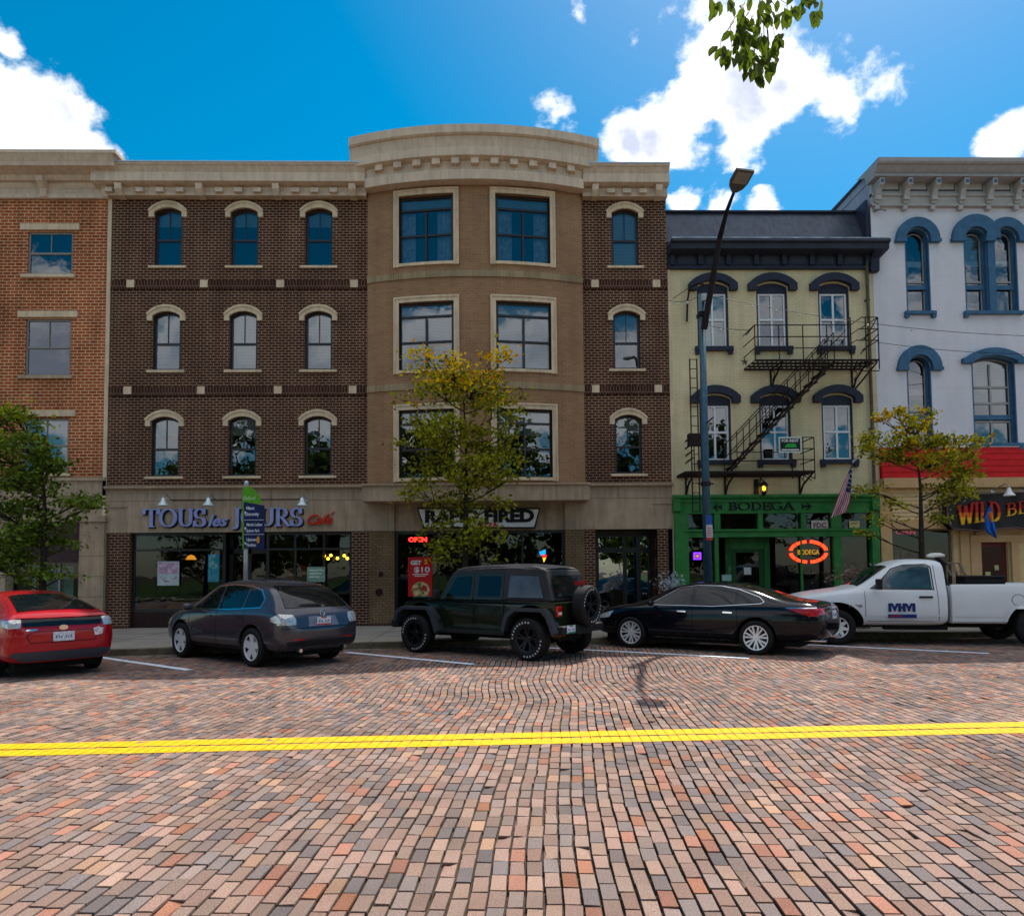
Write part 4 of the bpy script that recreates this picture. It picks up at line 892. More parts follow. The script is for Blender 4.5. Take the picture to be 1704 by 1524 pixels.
# fire escape (part of the olive building)
def fire_escape(bl):
    yf, yb = YF-1.0, YF-.02; X = lambda u, v: fx(u, v, yf); Z = lambda v, u=1300: fz(u, v, yf); r = .016
    # upper platform
    fe = MB(); xa, xb, xc = X(1257, 600), X(1417, 600), X(1463, 600); z = Z(598); zr = Z(541)
    for yy in (yf, yf+.33, yf+.66, yb): fe.box(xa, xc, yy-.02, yy+.02, z-.06, z)
    n = 26
    for k in range(n+1): x = xa+(xc-xa)*k/n; fe.box(x-.01, x+.01, yf, yb, z-.03, z-.005)
    esc = part('fire_escape', fe, M_iron, bl)
    ra = MB()
    def railing(mb, x0, x1, z0, h, posts, ends=True, levels=(1, .66, .33)):
        for l in levels:
            mb.tube([(x0, yf, z0+h*l), (x1, yf, z0+h*l)], r, 6)
            if ends: mb.tube([(x0, yf, z0+h*l), (x0, yb, z0+h*l)], r, 6)
        for k in range(posts): x = x0+(x1-x0)*k/(posts-1); mb.tube([(x, yf, z0), (x, yf, z0+h)], r, 6)
        mb.tube([(x0, yf, z0+h), (x0-.2, yf+.15, z0+h-.25)], r, 6)
    railing(ra, xa, xb, z, zr-z, 5)
    h2 = Z(528, 1440)-z
    for l in (1, .72, .45): ra.tube([(xb, yf, z+(zr-z)*min(1, l)), (xb+.35*l, yf, z+h2*l), (xc, yf, z+h2*l), (xc, yb, z+h2*l)], r, 6)
    for x in (xb, xb+.45, xc): ra.tube([(x, yf, z-.3), (x, yf, z+h2)], r*1.1, 6)
    ra.tube([(xc, yf, z-.35), (xc-.5, yf, z-.35)], r, 6)
    ra.tube([(xb-.95, yf+.3, z+.05), (xb, yf+.3, z+.95)], r, 6); ra.tube([(xc-.55, yf, z+.15), (xc, yf, z+.75)], r, 6); ra.tube([(xc-.45, yf, z+.55), (xc, yf, z+h2)], r, 6)
    part('railing', ra, M_iron, esc)
    bk = MB()
    def bracket(mb, x, z0, d=1.0, h=.75):
        mb.cut()
        mb.tube([(x, yb, z0-h), (x, yb-d*.25, z0-h*.55), (x, yb-d, z0-.05)], .03, 6); mb.tube([(x, yb, z0-h), (x, yb, z0)], .03, 6); mb.tube([(x, yb, z0-.04), (x, yf, z0-.04)], .025, 6)
        mb.tube([(x, yb-.12, z0-.1), (x, yb-.35, z0-.25), (x, yb-.12, z0-.42)], .014, 6)
    bracket(bk, fx(1282, 620), z); bracket(bk, fx(1417, 620), z); bk.tube([(fx(1417, 620), yb, z-.75), (fx(1440, 600), yf+.3, z)], .025, 6)
    # lower platform
    z2 = Z(783); xa2, xb2 = X(1140, 785), X(1356, 785); lp = MB()
    for yy in (yf, yf+.33, yf+.66, yb): lp.box(xa2, xb2, yy-.02, yy+.02, z2-.07, z2)
    for k in range(36): x = xa2+(xb2-xa2)*k/35; lp.box(x-.01, x+.01, yf, yb, z2-.03, z2-.005)
    part('platform', lp, M_iron, esc)
    r2 = MB(); h3 = Z(729)-z2+.02; x3 = X(1318, 760)
    for l in (1, .66, .33):
        r2.tube([(x3-.0, yf, z2+h3*l), (xb2, yf, z2+h3*l), (xb2, yb, z2+h3*l)], r, 6)
    for x in (x3, (x3+xb2)/2, xb2): r2.tube([(x, yf, z2-.25), (x, yf, z2+h3)], r, 6)
    r2.tube([(xb2, yf, z2-.25), (xb2-.4, yf, z2-.02)], r, 6); r2.tube([(xb2-.5, yf, z2+.0), (xb2-.1, yf, z2-.3)], r, 6)
    for l in (1, .75, .5, .25): r2.tube([(xa2+.02, yf, z2+.85*l), (xa2+.28, yf, z2+.85*l+.2), (xa2+.28, yb, z2+.85*l+.2)], r, 6)
    r2.tube([(xa2+.28, yf, z2), (xa2+.28, yf, z2+1.1)], r, 6)
    for l in (.33, .62): r2.tube([(X(1222, 760), yf, z2+h3*l*.9), (x3, yf, z2+h3*l*.9)], r, 6)
    part('railing', r2, M_iron, esc)
    for u in (1141, 1206, 1330): bracket(bk, fx(u, 800), z2, 1.0, .62)
    part('bracket', bk, M_iron, esc, split=True)
    # stair between the platforms
    s = MB(); ys, ye = yf+.12, yf+.72; xt, zt_ = X(1392, 600), z-.02; xl, zl_ = X(1218, 775), z2+.02
    for yy in (ys, ye):
        s.tube([(xt, yy, zt_), (xl, yy, zl_)], .035, 6)
        for hh in (.85, .45): s.tube([(xt, yy, zt_+hh), (xl, yy, zl_+hh)], r, 6)
        for k in range(9): t = k/8; x = xt+(xl-xt)*t; zz = zt_+(zl_-zt_)*t; s.tube([(x, yy, zz), (x, yy, zz+.85)], r*.9, 6)
    for k in range(13): t = (k+.5)/13; x = xt+(xl-xt)*t; zz = zt_+(zl_-zt_)*t; s.box(x-.12, x+.10, ys, ye, zz-.015, zz+.01)
    part('stair', s, M_iron, esc)
    # ladder to the ground side
    l = MB(); xl1, xl2 = X(1149, 700), X(1158, 700); zt3, zb3 = Z(598, 1155), Z(852, 1155)
    for x in (xl1, xl2+.05): l.tube([(x, yf-.05, zt3), (x, yf-.05, zb3)], .02, 6)
    k = zb3
    while k < zt3: l.tube([(xl1, yf-.05, k), (xl2+.05, yf-.05, k)], .012, 6); k += .28
    l.box(xl1-.08, xl2+.14, yf-.1, yf+.12, Z(742, 1155), Z(722, 1155))
    part('ladder', l, M_iron, esc)
fire_escape(olive_bl)

# ================================================================== 4. pale grey building (right)
WX0 = OX1+.005
def grey_building():
    x1 = 21.0; bl = empty('brick_building', ((WX0+x1)/2, YF, 0)); tag(bl, 'pale grey painted brick building with round blue window hoods and red shingle band', 'building')
    zb = fz(1600, 745); zt = fz(1600, 345)
    w = MB(); holes = []; wins = []
    A1 = (fx(1507, 450), fx(1547, 450)); r1 = (A1[1]-A1[0])/2
    D1 = (fx(1605, 450), fx(1643, 450)); D2 = (fx(1655, 450), fx(1693, 450)); sym = (D1[0]+D2[1])/2
    row1 = (fz(1600, 519), fz(1600, 380)); row2 = (fz(1600, 738), fz(1600, 592))
    A2 = (fx(1510, 650), fx(1550, 650)); Bw = (fx(1618, 650), fx(1690, 650))
    for a, b in (A1, D1, D2, (2*sym-A1[1], 2*sym-A1[0])): wins.append((a, b, row1[0], row1[1]-(b-a)/2, (b-a)/2*.98, 1))
    wins.append((*A2, row2[0], row2[1]-(A2[1]-A2[0])/2, (A2[1]-A2[0])/2*.98, 1)); wins.append((*Bw, row2[0], row2[1]-.20, .17, 2)); wins.append((2*sym-A2[1], 2*sym-A2[0], row2[0], row2[1]-(A2[1]-A2[0])/2, (A2[1]-A2[0])/2*.98, 1))
    wall(w, WX0, x1, zb, zt, YF, [t[:5] for t in wins], .26); part('wall', w, M_lilac, bl)
    for i, (a, b, z0, z1, rise, kd) in enumerate(wins):
        h = MB(); rv = MB()
        if kd == 1:
            R1, R0 = (b-a)/2+.30, (b-a)/2+.005; c = (a+b)/2; an = [math.pi*k/18 for k in range(19)]
            if i == 1: R1 = (D2[0]+D1[1])/2-c+.28
            h.ring([(c-R1*math.cos(t), z1+R1*math.sin(t)) for t in an], [(c-R0*math.cos(t), z1+R0*math.sin(t)) for t in an], YF-.14-(.004 if i == 1 else 0), YF+.02)
            h.box(c-R1-.03, c-R0, YF-.16, YF+.02, z1-.10, z1-.001)
            if i not in (1,): h.box(c+R0, c+R1+.03, YF-.16, YF+.02, z1-.10, z1-.001)
        else:
            h.ring(arcpts(a-.30, b+.30, z1+.06, .36, 14), arcpts(a-.01, b+.01, z1+.01, rise, 14), YF-.14, YF+.02); h.box(a-.32, a-.01, YF-.16, YF+.02, z1-.06, z1+.09); h.box(b+.01, b+.32, YF-.16, YF+.02, z1-.06, z1+.09)
        # painted reveal
        t = .035; rv.box(a, a+t, YF-.01, YF+.22, z0, z1); rv.box(b-t, b, YF-.01, YF+.22, z0, z1); rv.ring(arcpts(a+.001, b-.001, z1, rise-.002, 12), arcpts(a+t, b-t, z1, rise-t, 12), YF-.008, YF+.22)
        rv.box(a+t, a+.09, YF+.12, YF+.2, z0, z1+rise*.4); rv.box(b-.09, b-t, YF+.12, YF+.2, z0, z1+rise*.4); rv.box(a+t, b-t, YF+.11, YF+.16, z0+(z1+rise-z0)*.28, z0+(z1+rise-z0)*.335)
        s = MB()
        if i not in (1, 2): s.box(a-.1, b+.1, YF-.13, YF+.15, z0-.10, z0-.002); s.box(a-.1, a+.02, YF-.11, YF+.02, z0-.2, z0-.1); s.box(b-.02, b+.1, YF-.11, YF+.02, z0-.2, z0-.1)
        elif i == 1: s.box(a-.1, D2[1]+.1, YF-.13, YF+.15, z0-.10, z0-.002); s.box(a-.1, a+.02, YF-.11, YF+.02, z0-.2, z0-.1); s.box(D1[1], D2[0], YF-.06, YF+.1, z0, z1+.12)
        window(bl, a+.09, b-.09, z0+.02, z1-.0, max(0, rise-.1) if kd == 1 else rise-.05, fm=mat('grey_sash', (.33, .32, .32), .6), fw=.03, rails=(.43,) if kd == 1 else (.27, .5, .70), mull=0 if kd == 1 else 1, inset=.17, lintel=(h, M_blue), trim=(rv, M_blue), sill=(s, M_blue), blind=.5 if kd == 2 else .33 if i % 2 else .0)
        if kd == 1: q = MB(); q.box(a+.1, b-.1, YF+.23, YF+.24, z0+(z1-z0)*.66, z0+(z1-z0)*.74); part('sash_bar', q, M_white, bl)
    q = MB(); q.box(WX0+.2, x1-.1, YF+.9, YF+.92, 3, zt); part('room_shade_sheet', q, mat('dim_room_shade', (.05, .048, .05), .9, var=.4, vscale=.8), bl)  # sheet with dim room shade painted into its colour
    # cornice
    Yc = YF-.75; Z = lambda v: fz(1600, v, Yc); z1, z2, z3 = Z(262), Z(270), Z(283); xe = fx(1462, 266, Yc); c = MB()
    c.sweep([(YF+.6, z1), (Yc, z1), (Yc, z1-.12), (Yc+.04, z2-.02), (Yc+.10, z2-.03), (Yc+.28, z3+.04), (Yc+.22, z3), (Yc+.22, z3-.07), (YF, z3-.09), (YF+.1, z1-.2)], [xe, x1]); part('cornice', c, mat('cornice_grey_paint', (.33, .315, .315), .6, var=.1), bl)
    f = MB(); zf = fz(1600, 346); f.box(WX0, x1, YF-.10, YF+.03, zf+.02, z3-.08); f.box(WX0, x1, YF-.15, YF+.03, fz(1600, 330), fz(1600, 325)); f.box(WX0, x1, YF-.14, YF+.03, zf, zf+.06)
    part('frieze', f, M_lilac2, bl)
    b = MB(); p = MB(); pi = MB(); bu = MB(); xs = fx(1463, 300, YF-.3); pitch = (fx(1605, 300)-fx(1513, 300))/2
    for k in range(15):
        x = xs+pitch*k
        if x > x1: break
        b.cut(); b.sweep([(YF-.09, z3-.09), (Yc+.26, z3-.09), (Yc+.26, z3-.30), (YF-.34, z3-.36), (YF-.2, z3-.6), (YF-.18, z3-.75), (YF-.15, zf+.1), (YF-.09, zf+.08)], [x-.075, x+.075])
        b.box(x-.09, x+.09, YF-.26, YF-.09, z3-.66, z3-.52); b.box(x-.07, x+.07, YF-.15, YF, zf-.12, zf+.02)
        bu.box(x-.045, x+.045, Yc+.245, Yc+.262, z3-.25, z3-.15)
        xa, xb_ = x+.15, x+pitch-.15; za, zb2 = fz(1600, 321), fz(1600, 304)
        pi.box(xa, xb_, YF-.115, YF-.09, za, zb2); p.box(xa+.035, xb_-.035, YF-.125, YF-.09, za+.035, zb2-.035)
    part('bracket', b, M_lilac2, bl, bevel=.008, split=True); part('bracket_button', bu, M_blue, bl, split=True); part('frieze_panel_frame', pi, mat('dark_blue_trim', (.022, .05, .10), .5), bl, split=True); part('frieze_panel', p, M_lilac2, bl, split=True)
    # sloping party wall and roof
    ztop = z1-.05; s = MB(); yb = YF+9; s.quad((WX0+.02, YF+.03, 5), (WX0+.02, YF+.03, ztop), (WX0+.02, yb, ztop-.3), (WX0+.02, yb, 5)); s.quad((x1, YF, 0), (x1, yb, 0), (x1, yb, ztop-.3), (x1, YF, ztop)); part('side_wall', s, M_side, bl, split=True)
    cp = MB(); cp.box(WX0-.03, WX0+.1, YF+.3, yb, ztop-.02, ztop+.06); part('coping', cp, M_navy, bl)
    r = MB(); r.quad((WX0, YF, ztop-.3), (x1, YF, ztop-.3), (x1, yb, ztop-.3), (WX0, yb, ztop-.3)); r.quad((WX0, yb, 0), (x1, yb, 0), (x1, yb, ztop), (WX0, yb, ztop)); part('roof', r, M_roofm, bl)
    cam_ = MB(); x, z = fp(1453, 352); cam_.tube([(x, YF, z), (x+.1, YF-.25, z-.05), (x+.25, YF-.3, z-.12)], .03, 6); part('camera_bracket', cam_, M_greyframe, bl)
    # red shingles, tan beam
    zr0, zr1 = fz(1600, 796), zb; sh = MB(); n = 5
    for k in range(n): za = zr0+(zr1-zr0)*k/n; zz = zr0+(zr1-zr0)*(k+1)/n; sh.sweep([(YF+.05, za), (YF-.16+.012*k, za), (YF-.13+.012*k, zz), (YF+.05, zz)], [WX0+.01, x1])
    part('shingle_band', sh, M_red, bl)
    fl = MB(); fl.box(WX0, x1, YF-.10, YF+.1, zb, zb+.05); part('flashing', fl, M_white, bl)
    bm = MB(); zb0 = fz(1600, 812); bm.box(WX0+.01, x1, YF-.22, YF+.2, zb0, zr0); part('beam', bm, M_beige, bl)
    # lower front: siding with openings
    z_s = zb0; sd_ = MB(); ops = [(fx(1483, 900), fx(1585, 900), .9, fz(1540, 880)), (fx(1631, 930), fx(1678, 930), .15, fz(1650, 902))]
    hs = [(a, b, z0, z1_, 0) for a, b, z0, z1_ in ops]; wall(sd_, WX0+.01, x1, .15, z_s, YF, hs, .15); part('lower_wall', sd_, M_beigeY, bl)
    cl = MB(); z = .2
    while z < z_s-.08:
        segs = [(WX0+.02, x1)]
        for a, b, z0, z1_ in ops:
            if z0-.1 < z < z1_+.05:
                ns = []
                for (p0, p1) in segs:
                    if a > p0 and b < p1: ns += [(p0, a-.02), (b+.02, p1)]
                    else: ns.append((p0, p1))
                segs = ns
        for p0, p1 in segs: cl.sweep([(YF, z), (YF-.035, z), (YF-.01, z+.115), (YF, z+.115)], [p0, p1])
        z += .12
    part('siding', cl, M_beigeY, bl)
    pl = MB()
    for ua, ub in ((1464, 1483), (1596, 1611), (1612, 1630), (1680, 1693)): pl.box(fx(ua, 920), fx(ub, 920), YF-.10, YF+.05, .15, z_s if ua in (1464, 1596) else fz(1650, 890))
    pl.box(fx(1483, 870), fx(1596, 870), YF-.08, YF, fz(1540, 880), fz(1540, 866)); pl.box(fx(1611, 895), fx(1700, 895), YF-.12, YF, fz(1650, 902), fz(1650, 890)); part('pilaster', pl, M_beige, bl, bevel=.01, split=True)
    window(bl, ops[0][0], ops[0][1], ops[0][2], ops[0][3], 0, fm=mat('tan_frame', (.2, .13, .07), .6), rails=(), mull=0, gm=G_shop, inset=.06); shoproom(bl, ops[0][0]-.2, ops[0][1]+.2, .15, ops[0][3]+.1, YF+.1, 3, M_room)
    d = MB(); a, b, z0, z1_ = ops[1]; d.box(a, b, YF+.1, YF+.14, z0, z1_); d.box(a+.1, b-.1, YF+.085, YF+.1, z0+.15, z0+.8); dd = part('door', d, mat('dark_red_door', (.13, .018, .014), .45, var=.2), bl)
    gl = MB(); gl.box(a+.12, b-.12, YF+.088, YF+.099, z0+1.0, z1_-.15); part('pane', gl, mat('dark_glass', (.045, .008, .007), .15), dd)
    nt = MB(); nt.box(a+.2, a+.36, YF+.08, YF+.087, z0+1.15, z0+1.45); nt.box(a+.5, a+.62, YF+.08, YF+.087, z0+1.5, z0+1.65); part('notice', nt, mat('cream_paper', (.5, .48, .25), .8), dd)
    q = MB(); q.box(x1-.02, x1, YF, YF+8, 0, 5); part('end_wall', q, M_side, bl)
    # merchandise in the shop window
    m = MB()
    for k in range(6): x = ops[0][0]+.25+k*.28; m.box(x, x+.2, YF+.4, YF+.44, 1.9+.1*(k % 2), 2.3); m.box(x, x+.2, YF+.6, YF+.65, 1.0, 1.4+.2*(k % 3))
    part('window_goods', m, mat('mixed_goods', (.15, .12, .14), .6, var=.9, vscale=5), bl, split=True)
grey_building()

# ================================================================== vehicles
def paint(name, col, rough=.25, metal=.3): return mat(name, col, rough, metal, var=.04, vscale=2, coat=.6)
M_tyre = mat('tyre_rubber', (.012, .012, .013), .75, var=.3, vscale=20)
M_alloy = mat('alloy_silver', (.78, .78, .80), .35, .35, var=.05)
M_dalloy = mat('dark_alloy', (.03, .03, .034), .3, .7, var=.1)
M_chrome = mat('chrome', (.75, .76, .78), .12, 1.0, var=.02)
M_plastic = mat('black_plastic', (.018, .018, .020), .55, var=.2)
M_wellm = mat('wheel_well', (.004, .004, .004), .95, var=0)
M_cglass = mat('tinted_car_glass', (.004, .007, .010), .03, spec=.38, var=0)
M_redl = mat('red_tail_lens', (.38, .006, .006), .12, coat=1, var=.1)
M_clear = mat('clear_tail_lens', (.55, .53, .52), .12, .4, coat=1, var=.3, vscale=25)
M_plate = mat('licence_plate', (.62, .66, .74), .4, var=.25, vscale=30)
M_under = mat('underbody', (.01, .01, .01), .9, var=0)

def sub_mesh(verts, faces, levels, mats):
    me = bpy.data.meshes.new('tmp'); me.from_pydata(verts, [], faces); me.update()
    for m in mats: me.materials.append(m)
    o = bpy.data.objects.new('tmp', me); C.objects.link(o)
    md = o.modifiers.new('s', 'SUBSURF'); md.levels = levels; md.render_levels = levels
    dg = bpy.context.evaluated_depsgraph_get(); m2 = bpy.data.meshes.new_from_object(o.evaluated_get(dg)); bpy.data.objects.remove(o); return m2
def loft_body(st, mats, levels=2, crease=0):
    """st rows: x, zb, w(mid), zs(shoulder), ws, zt(top centre), wt(top edge)"""
    V = []; Fc = []
    def sec(r):
        x, zb, w, zs, ws, zt, wt = r; h = zs-zb
        d = min(.06, (zt-zs)*.25)
        half = [(0, zb), (w*.80, zb), (w*.965, zb+.10*h), (w, zb+.42*h), (w*.992, zb+.72*h), (ws+.012, zs-.035), (ws-.015, zs+.01), (ws*.35+wt*.65, zs+(zt-zs)*.62), (wt, zt-d), (wt*.7, zt-.012), (0, zt)]
        return [(x, y, z) for y, z in half]+[(x, -y, z) for y, z in half[-2:0:-1]]
    secs = [sec(r) for r in st]; m = len(secs[0])
    def shrink(s, k, dx):
        cy = sum(p[1] for p in s)/m; cz = (min(p[2] for p in s)+max(p[2] for p in s))/2
        return [(p[0]+dx, cy+(p[1]-cy)*k, cz+(p[2]-cz)*k) for p in s]
    allr = [shrink(secs[0], .35, -.015), shrink(secs[0], .8, -.012)]+secs+[shrink(secs[-1], .8, .012), shrink(secs[-1], .35, .015)]
    for s_ in allr: V += s_
    for k in range(len(allr)-1):
        for j in range(m): a = k*m+j; b = k*m+(j+1) % m; Fc.append((a, b, b+m, a+m))
    Fc.append(tuple(range(m))[::-1]); Fc.append(tuple((len(allr)-1)*m+j for j in range(m)))
    return sub_mesh(V, Fc, levels, mats)
def cut(me, cutters, name='tmp'):
    """boolean difference with (verts, faces) solids in the wheel-well material (slot 1)"""
    o = bpy.data.objects.new(name, me); C.objects.link(o); os_ = []
    for vs, fs in cutters:
        cm = bpy.data.meshes.new('c'); cm.from_pydata(vs, [], fs); cm.update(); cm.materials.append(M_wellm); co = bpy.data.objects.new('c', cm); C.objects.link(co); os_.append(co)
        b = o.modifiers.new('b', 'BOOLEAN'); b.operation = 'DIFFERENCE'; b.object = co; b.solver = 'EXACT'
        try: b.material_mode = 'TRANSFER'
        except Exception: pass
    dg = bpy.context.evaluated_depsgraph_get(); m2 = bpy.data.meshes.new_from_object(o.evaluated_get(dg)); bpy.data.objects.remove(o)
    for co in os_: bpy.data.objects.remove(co)
    return m2
def cyl_y(x, z, r, y0, y1, n=36, flat=None):
    vs = []; 
    for y in (y0, y1):
        for k in range(n): a = 2*math.pi*k/n; vs.append((x+r*math.cos(a), y, z+r*math.sin(a)))
    fs = [tuple(range(n)), tuple(range(2*n-1, n-1, -1))]+[((k+1) % n, k, n+k, n+(k+1) % n) for k in range(n)]
    return vs, fs
def bvh_of(me): me.calc_loop_triangles(); return BVHTree.FromPolygons([v.co[:] for v in me.vertices], [p.vertices[:] for p in me.polygons])
def decal(bvh, poly, axis, off=.006, sub=.07, thick=0.0, sign=1):
    """project a flat polygon on the body. axis 'y': (x,z) seen from sign*y; 'x': (y,z) seen from sign*x; 'z': (x,y) from above"""
    bm = bmesh.new(); vs = [bm.verts.new((p[0], p[1], 0)) for p in poly]; f = bm.faces.new(vs)
    x0, x1 = min(p[0] for p in poly), max(p[0] for p in poly); y0, y1 = min(p[1] for p in poly), max(p[1] for p in poly)
    for ax, a, b in ((0, x0, x1), (1, y0, y1)):
        n = int((b-a)/sub)
        for k in range(1, n+1):
            c = a+(b-a)*k/(n+1); co = [0, 0, 0]; no = [0, 0, 0]; co[ax] = c; no[ax] = 1
            bmesh.ops.bisect_plane(bm, geom=bm.verts[:]+bm.edges[:]+bm.faces[:], plane_co=co, plane_no=no)
    out = MB(); idx = {}
    last = None
    for v in bm.verts:
        u, w = v.co.x, v.co.y
        if axis == 'y': o = Vector((u, 4*sign, w)); d = Vector((0, -sign, 0))
        elif axis == 'x': o = Vector((4*sign, u, w)); d = Vector((-sign, 0, 0))
        else: o = Vector((u, w, 4)); d = Vector((0, 0, -1))
        loc, nrm, _, _ = bvh.ray_cast(o, d)
        if loc is None: idx[v] = None; continue
        if nrm.dot(d) > 0: nrm = -nrm
        idx[v] = len(out.v); out.v.append(tuple(loc+nrm*off))
    for f in bm.faces:
        ii = [idx[v] for v in f.verts]
        if None in ii or len(ii) < 3: continue
        out.f.append(tuple(ii))
    bm.free()
    # orient outwards
    for k, f in enumerate(out.f):
        a, b, c = [Vector(out.v[i]) for i in f[:3]]; n = (b-a).cross(c-a)
        d = {'y': Vector((0, sign, 0)), 'x': Vector((sign, 0, 0)), 'z': Vector((0, 0, 1))}[axis]
        if n.dot(d) < 0: out.f[k] = f[::-1]
    return out
def outline(poly, w):
    """strip polygons following the border of a polygon"""
    n = len(poly); cx = sum(p[0] for p in poly)/n; cy = sum(p[1] for p in poly)/n; ins = []
    for i in range(n):
        a, b, c = Vector(poly[i-1]), Vector(poly[i]), Vector(poly[(i+1) % n]); e1 = (b-a).normalized(); e2 = (c-b).normalized()
        n1 = Vector((-e1.y, e1.x)); n2 = Vector((-e2.y, e2.x)); nn = (n1+n2); nn = nn.normalized() if nn.length > 1e-6 else n1
        k = w/max(.4, nn.dot(n1)); ctr = Vector((cx, cy))
        if nn.dot(ctr-b) < 0: nn = -nn
        ins.append(b+nn*k)
    return [[poly[i], poly[(i+1) % n], tuple(ins[(i+1) % n]), tuple(ins[i])] for i in range(n)]
def merge(dst, src): return dst.add(src.v, src.f)
def wheel(car, x, y, r, wd, side, rimr, rimm, spokes=5, style='star', steer=0, lettering=None, name='wheel', rot=0, cover=False):
    """side=+1 left. built around the axle"""
    o = side
    hub = MB(); hub.lathe([(0, .02*o), (.09, .02*o), (.13, -.03*o), (rimr*.6, -.05*o), (rimr*.6, -wd*.3*o), (0, -wd*.3*o)], 20)
    w = part(name, hub, M_dalloy if rimm is M_dalloy else mat('brake_grey', (.10, .10, .10), .5, .6), car, world=False, smooth=False); w.location = (x, y, r)
    if rot: w.rotation_euler = (0, 0, rot)
    t = MB(); hw = wd/2
    t.lathe([(rimr, -hw*o*.92), (rimr+.01, -hw*o), (r*.90, -hw*o*1.0), (r*.985, -hw*o*.80), (r, -hw*o*.6), (r, hw*o*.6), (r*.985, hw*o*.8), (r*.9, hw*o*1.0), (rimr+.02, hw*o*.96), (rimr, hw*o*.88), (rimr, -hw*o*.92)], 48)
    part('tyre', t, M_tyre, w, world=False, smooth=True)
    rm = MB(); e = hw*o
    rm.lathe([(rimr*1.01, e*.93), (rimr*.93, e*.90), (rimr*.91, e*.72)], 40)
    ba = MB(); ba.lathe([(rimr*.91, e*.72), (rimr*.88, -e*.6), (rimr*1.0, -e*.8)], 40); ba.lathe([(0, e*.12), (rimr*.9, e*.12)], 24); part('rim_barrel', ba, M_dalloy, w, world=False)
    rm.lathe([(0, e*.72), (.06, e*.72), (.075, e*.62), (.075, e*.3), (0, e*.3)], 16)
    for k in range(spokes):
        a = 2*math.pi*(k+.25)/spokes
        pairs = [(-.12, .12)] if style == 'split' else [(0, 0)]
        for (o1, o2) in ([(-.10, -.19), (.10, .19)] if style == 'split' else [(0, 0)]):
            a1, a2 = a+o1, a+o2; p1 = Vector((.05*math.cos(a1), 0, .05*math.sin(a1))); p2 = Vector((rimr*.94*math.cos(a2), 0, rimr*.94*math.sin(a2)))
            d = (p2-p1).normalized(); nn = Vector((-d.z, 0, d.x)); w1, w2 = (.014, .019) if style == 'split' else (.055, .075 if style != 'thin' else .03)
            i = len(rm.v)
            for p, ww, yo in ((p1, w1, e*.70), (p2, w2, e*.84)):
                for sgn in (-1, 1):
                    for dy in (0, -.05*o): rm.v.append((p.x+nn.x*ww*sgn, yo+dy, p.z+nn.z*ww*sgn))
            rm.f += [(i, i+2, i+6, i+4), (i+1, i+5, i+7, i+3), (i, i+4, i+5, i+1), (i+2, i+3, i+7, i+6), (i+4, i+6, i+7, i+5)]
    part('rim', rm, rimm, w, world=False)
    if lettering:
        ring = MB(); n = 60
        for k in range(n):
            if (k % 30) > 16: continue
            if k % 2: continue
            a, b = 2*math.pi*k/n, 2*math.pi*(k+.9)/n; r1, r2 = r*.76, r*.84
            ring.quad(*[(q*math.cos(c), hw*o*1.005, q*math.sin(c)) for q, c in ((r1, a), (r1, b), (r2, b), (r2, a))])
        part('tyre_lettering', ring, mat('white_lettering', (.5, .5, .5), .6), w, world=False)
    return w
def plate(car, x, y0, z, w=.31, h=.155, nrm=-1, m=None, band=None, rotx=0):
    p = MB(); p.box(x-.012, x, y0-w/2, y0+w/2, z-h/2, z+h/2); o = part('licence_plate', p, m or M_plate, car, world=False)
    q = MB()
    for k in range(7):
        if k == 3: continue
        yy = y0+w*.40-(k+.5)*w*.8/7; q.box(x-.0145, x-.012, yy-.009, yy+.009, z-.028+.006*(k % 2), z+.024-.01*(k % 3))
    part('plate_characters', q, mat('plate_ink', (.12, .15, .28), .5), o, world=False)
    if band: q = MB(); q.box(x-.0143, x-.012, y0-w/2, y0+w/2, z-h/2, z-h/2+.028); q.box(x-.0143, x-.012, y0-w*.2, y0+w*.2, z+h/2-.025, z+h/2); part('plate_band', q, band, o, world=False)
def addp(car, name, mbs, m, off=None, **k):
    d = MB()
    for q in mbs: merge(d, q)
    return part(name, d, m, car, world=False, **k)
def mirror_pt(poly): return [(-a, b) for a, b in poly]

def place(anchor, ang): return anchor, ang
def car_root(name, label, cat, rear_contact, ang, wb, halftrack):
    """rear_contact: ground point under the outer face of the left rear tyre; ang: heading"""
    h = Vector((math.cos(ang), math.sin(ang), 0)); l = Vector((-h.y, h.x, 0))
    c = Vector((rear_contact[0], rear_contact[1], 0))-l*halftrack+h*wb/2
    e = empty(name, c, ang); tag(e, label, cat); return e

def body_common(car, me, m, arches, flare=None, name='body'):
    me.shade_smooth(); me.name = name; o = bpy.data.objects.new(name, me); C.objects.link(o); o.parent = car
    return o

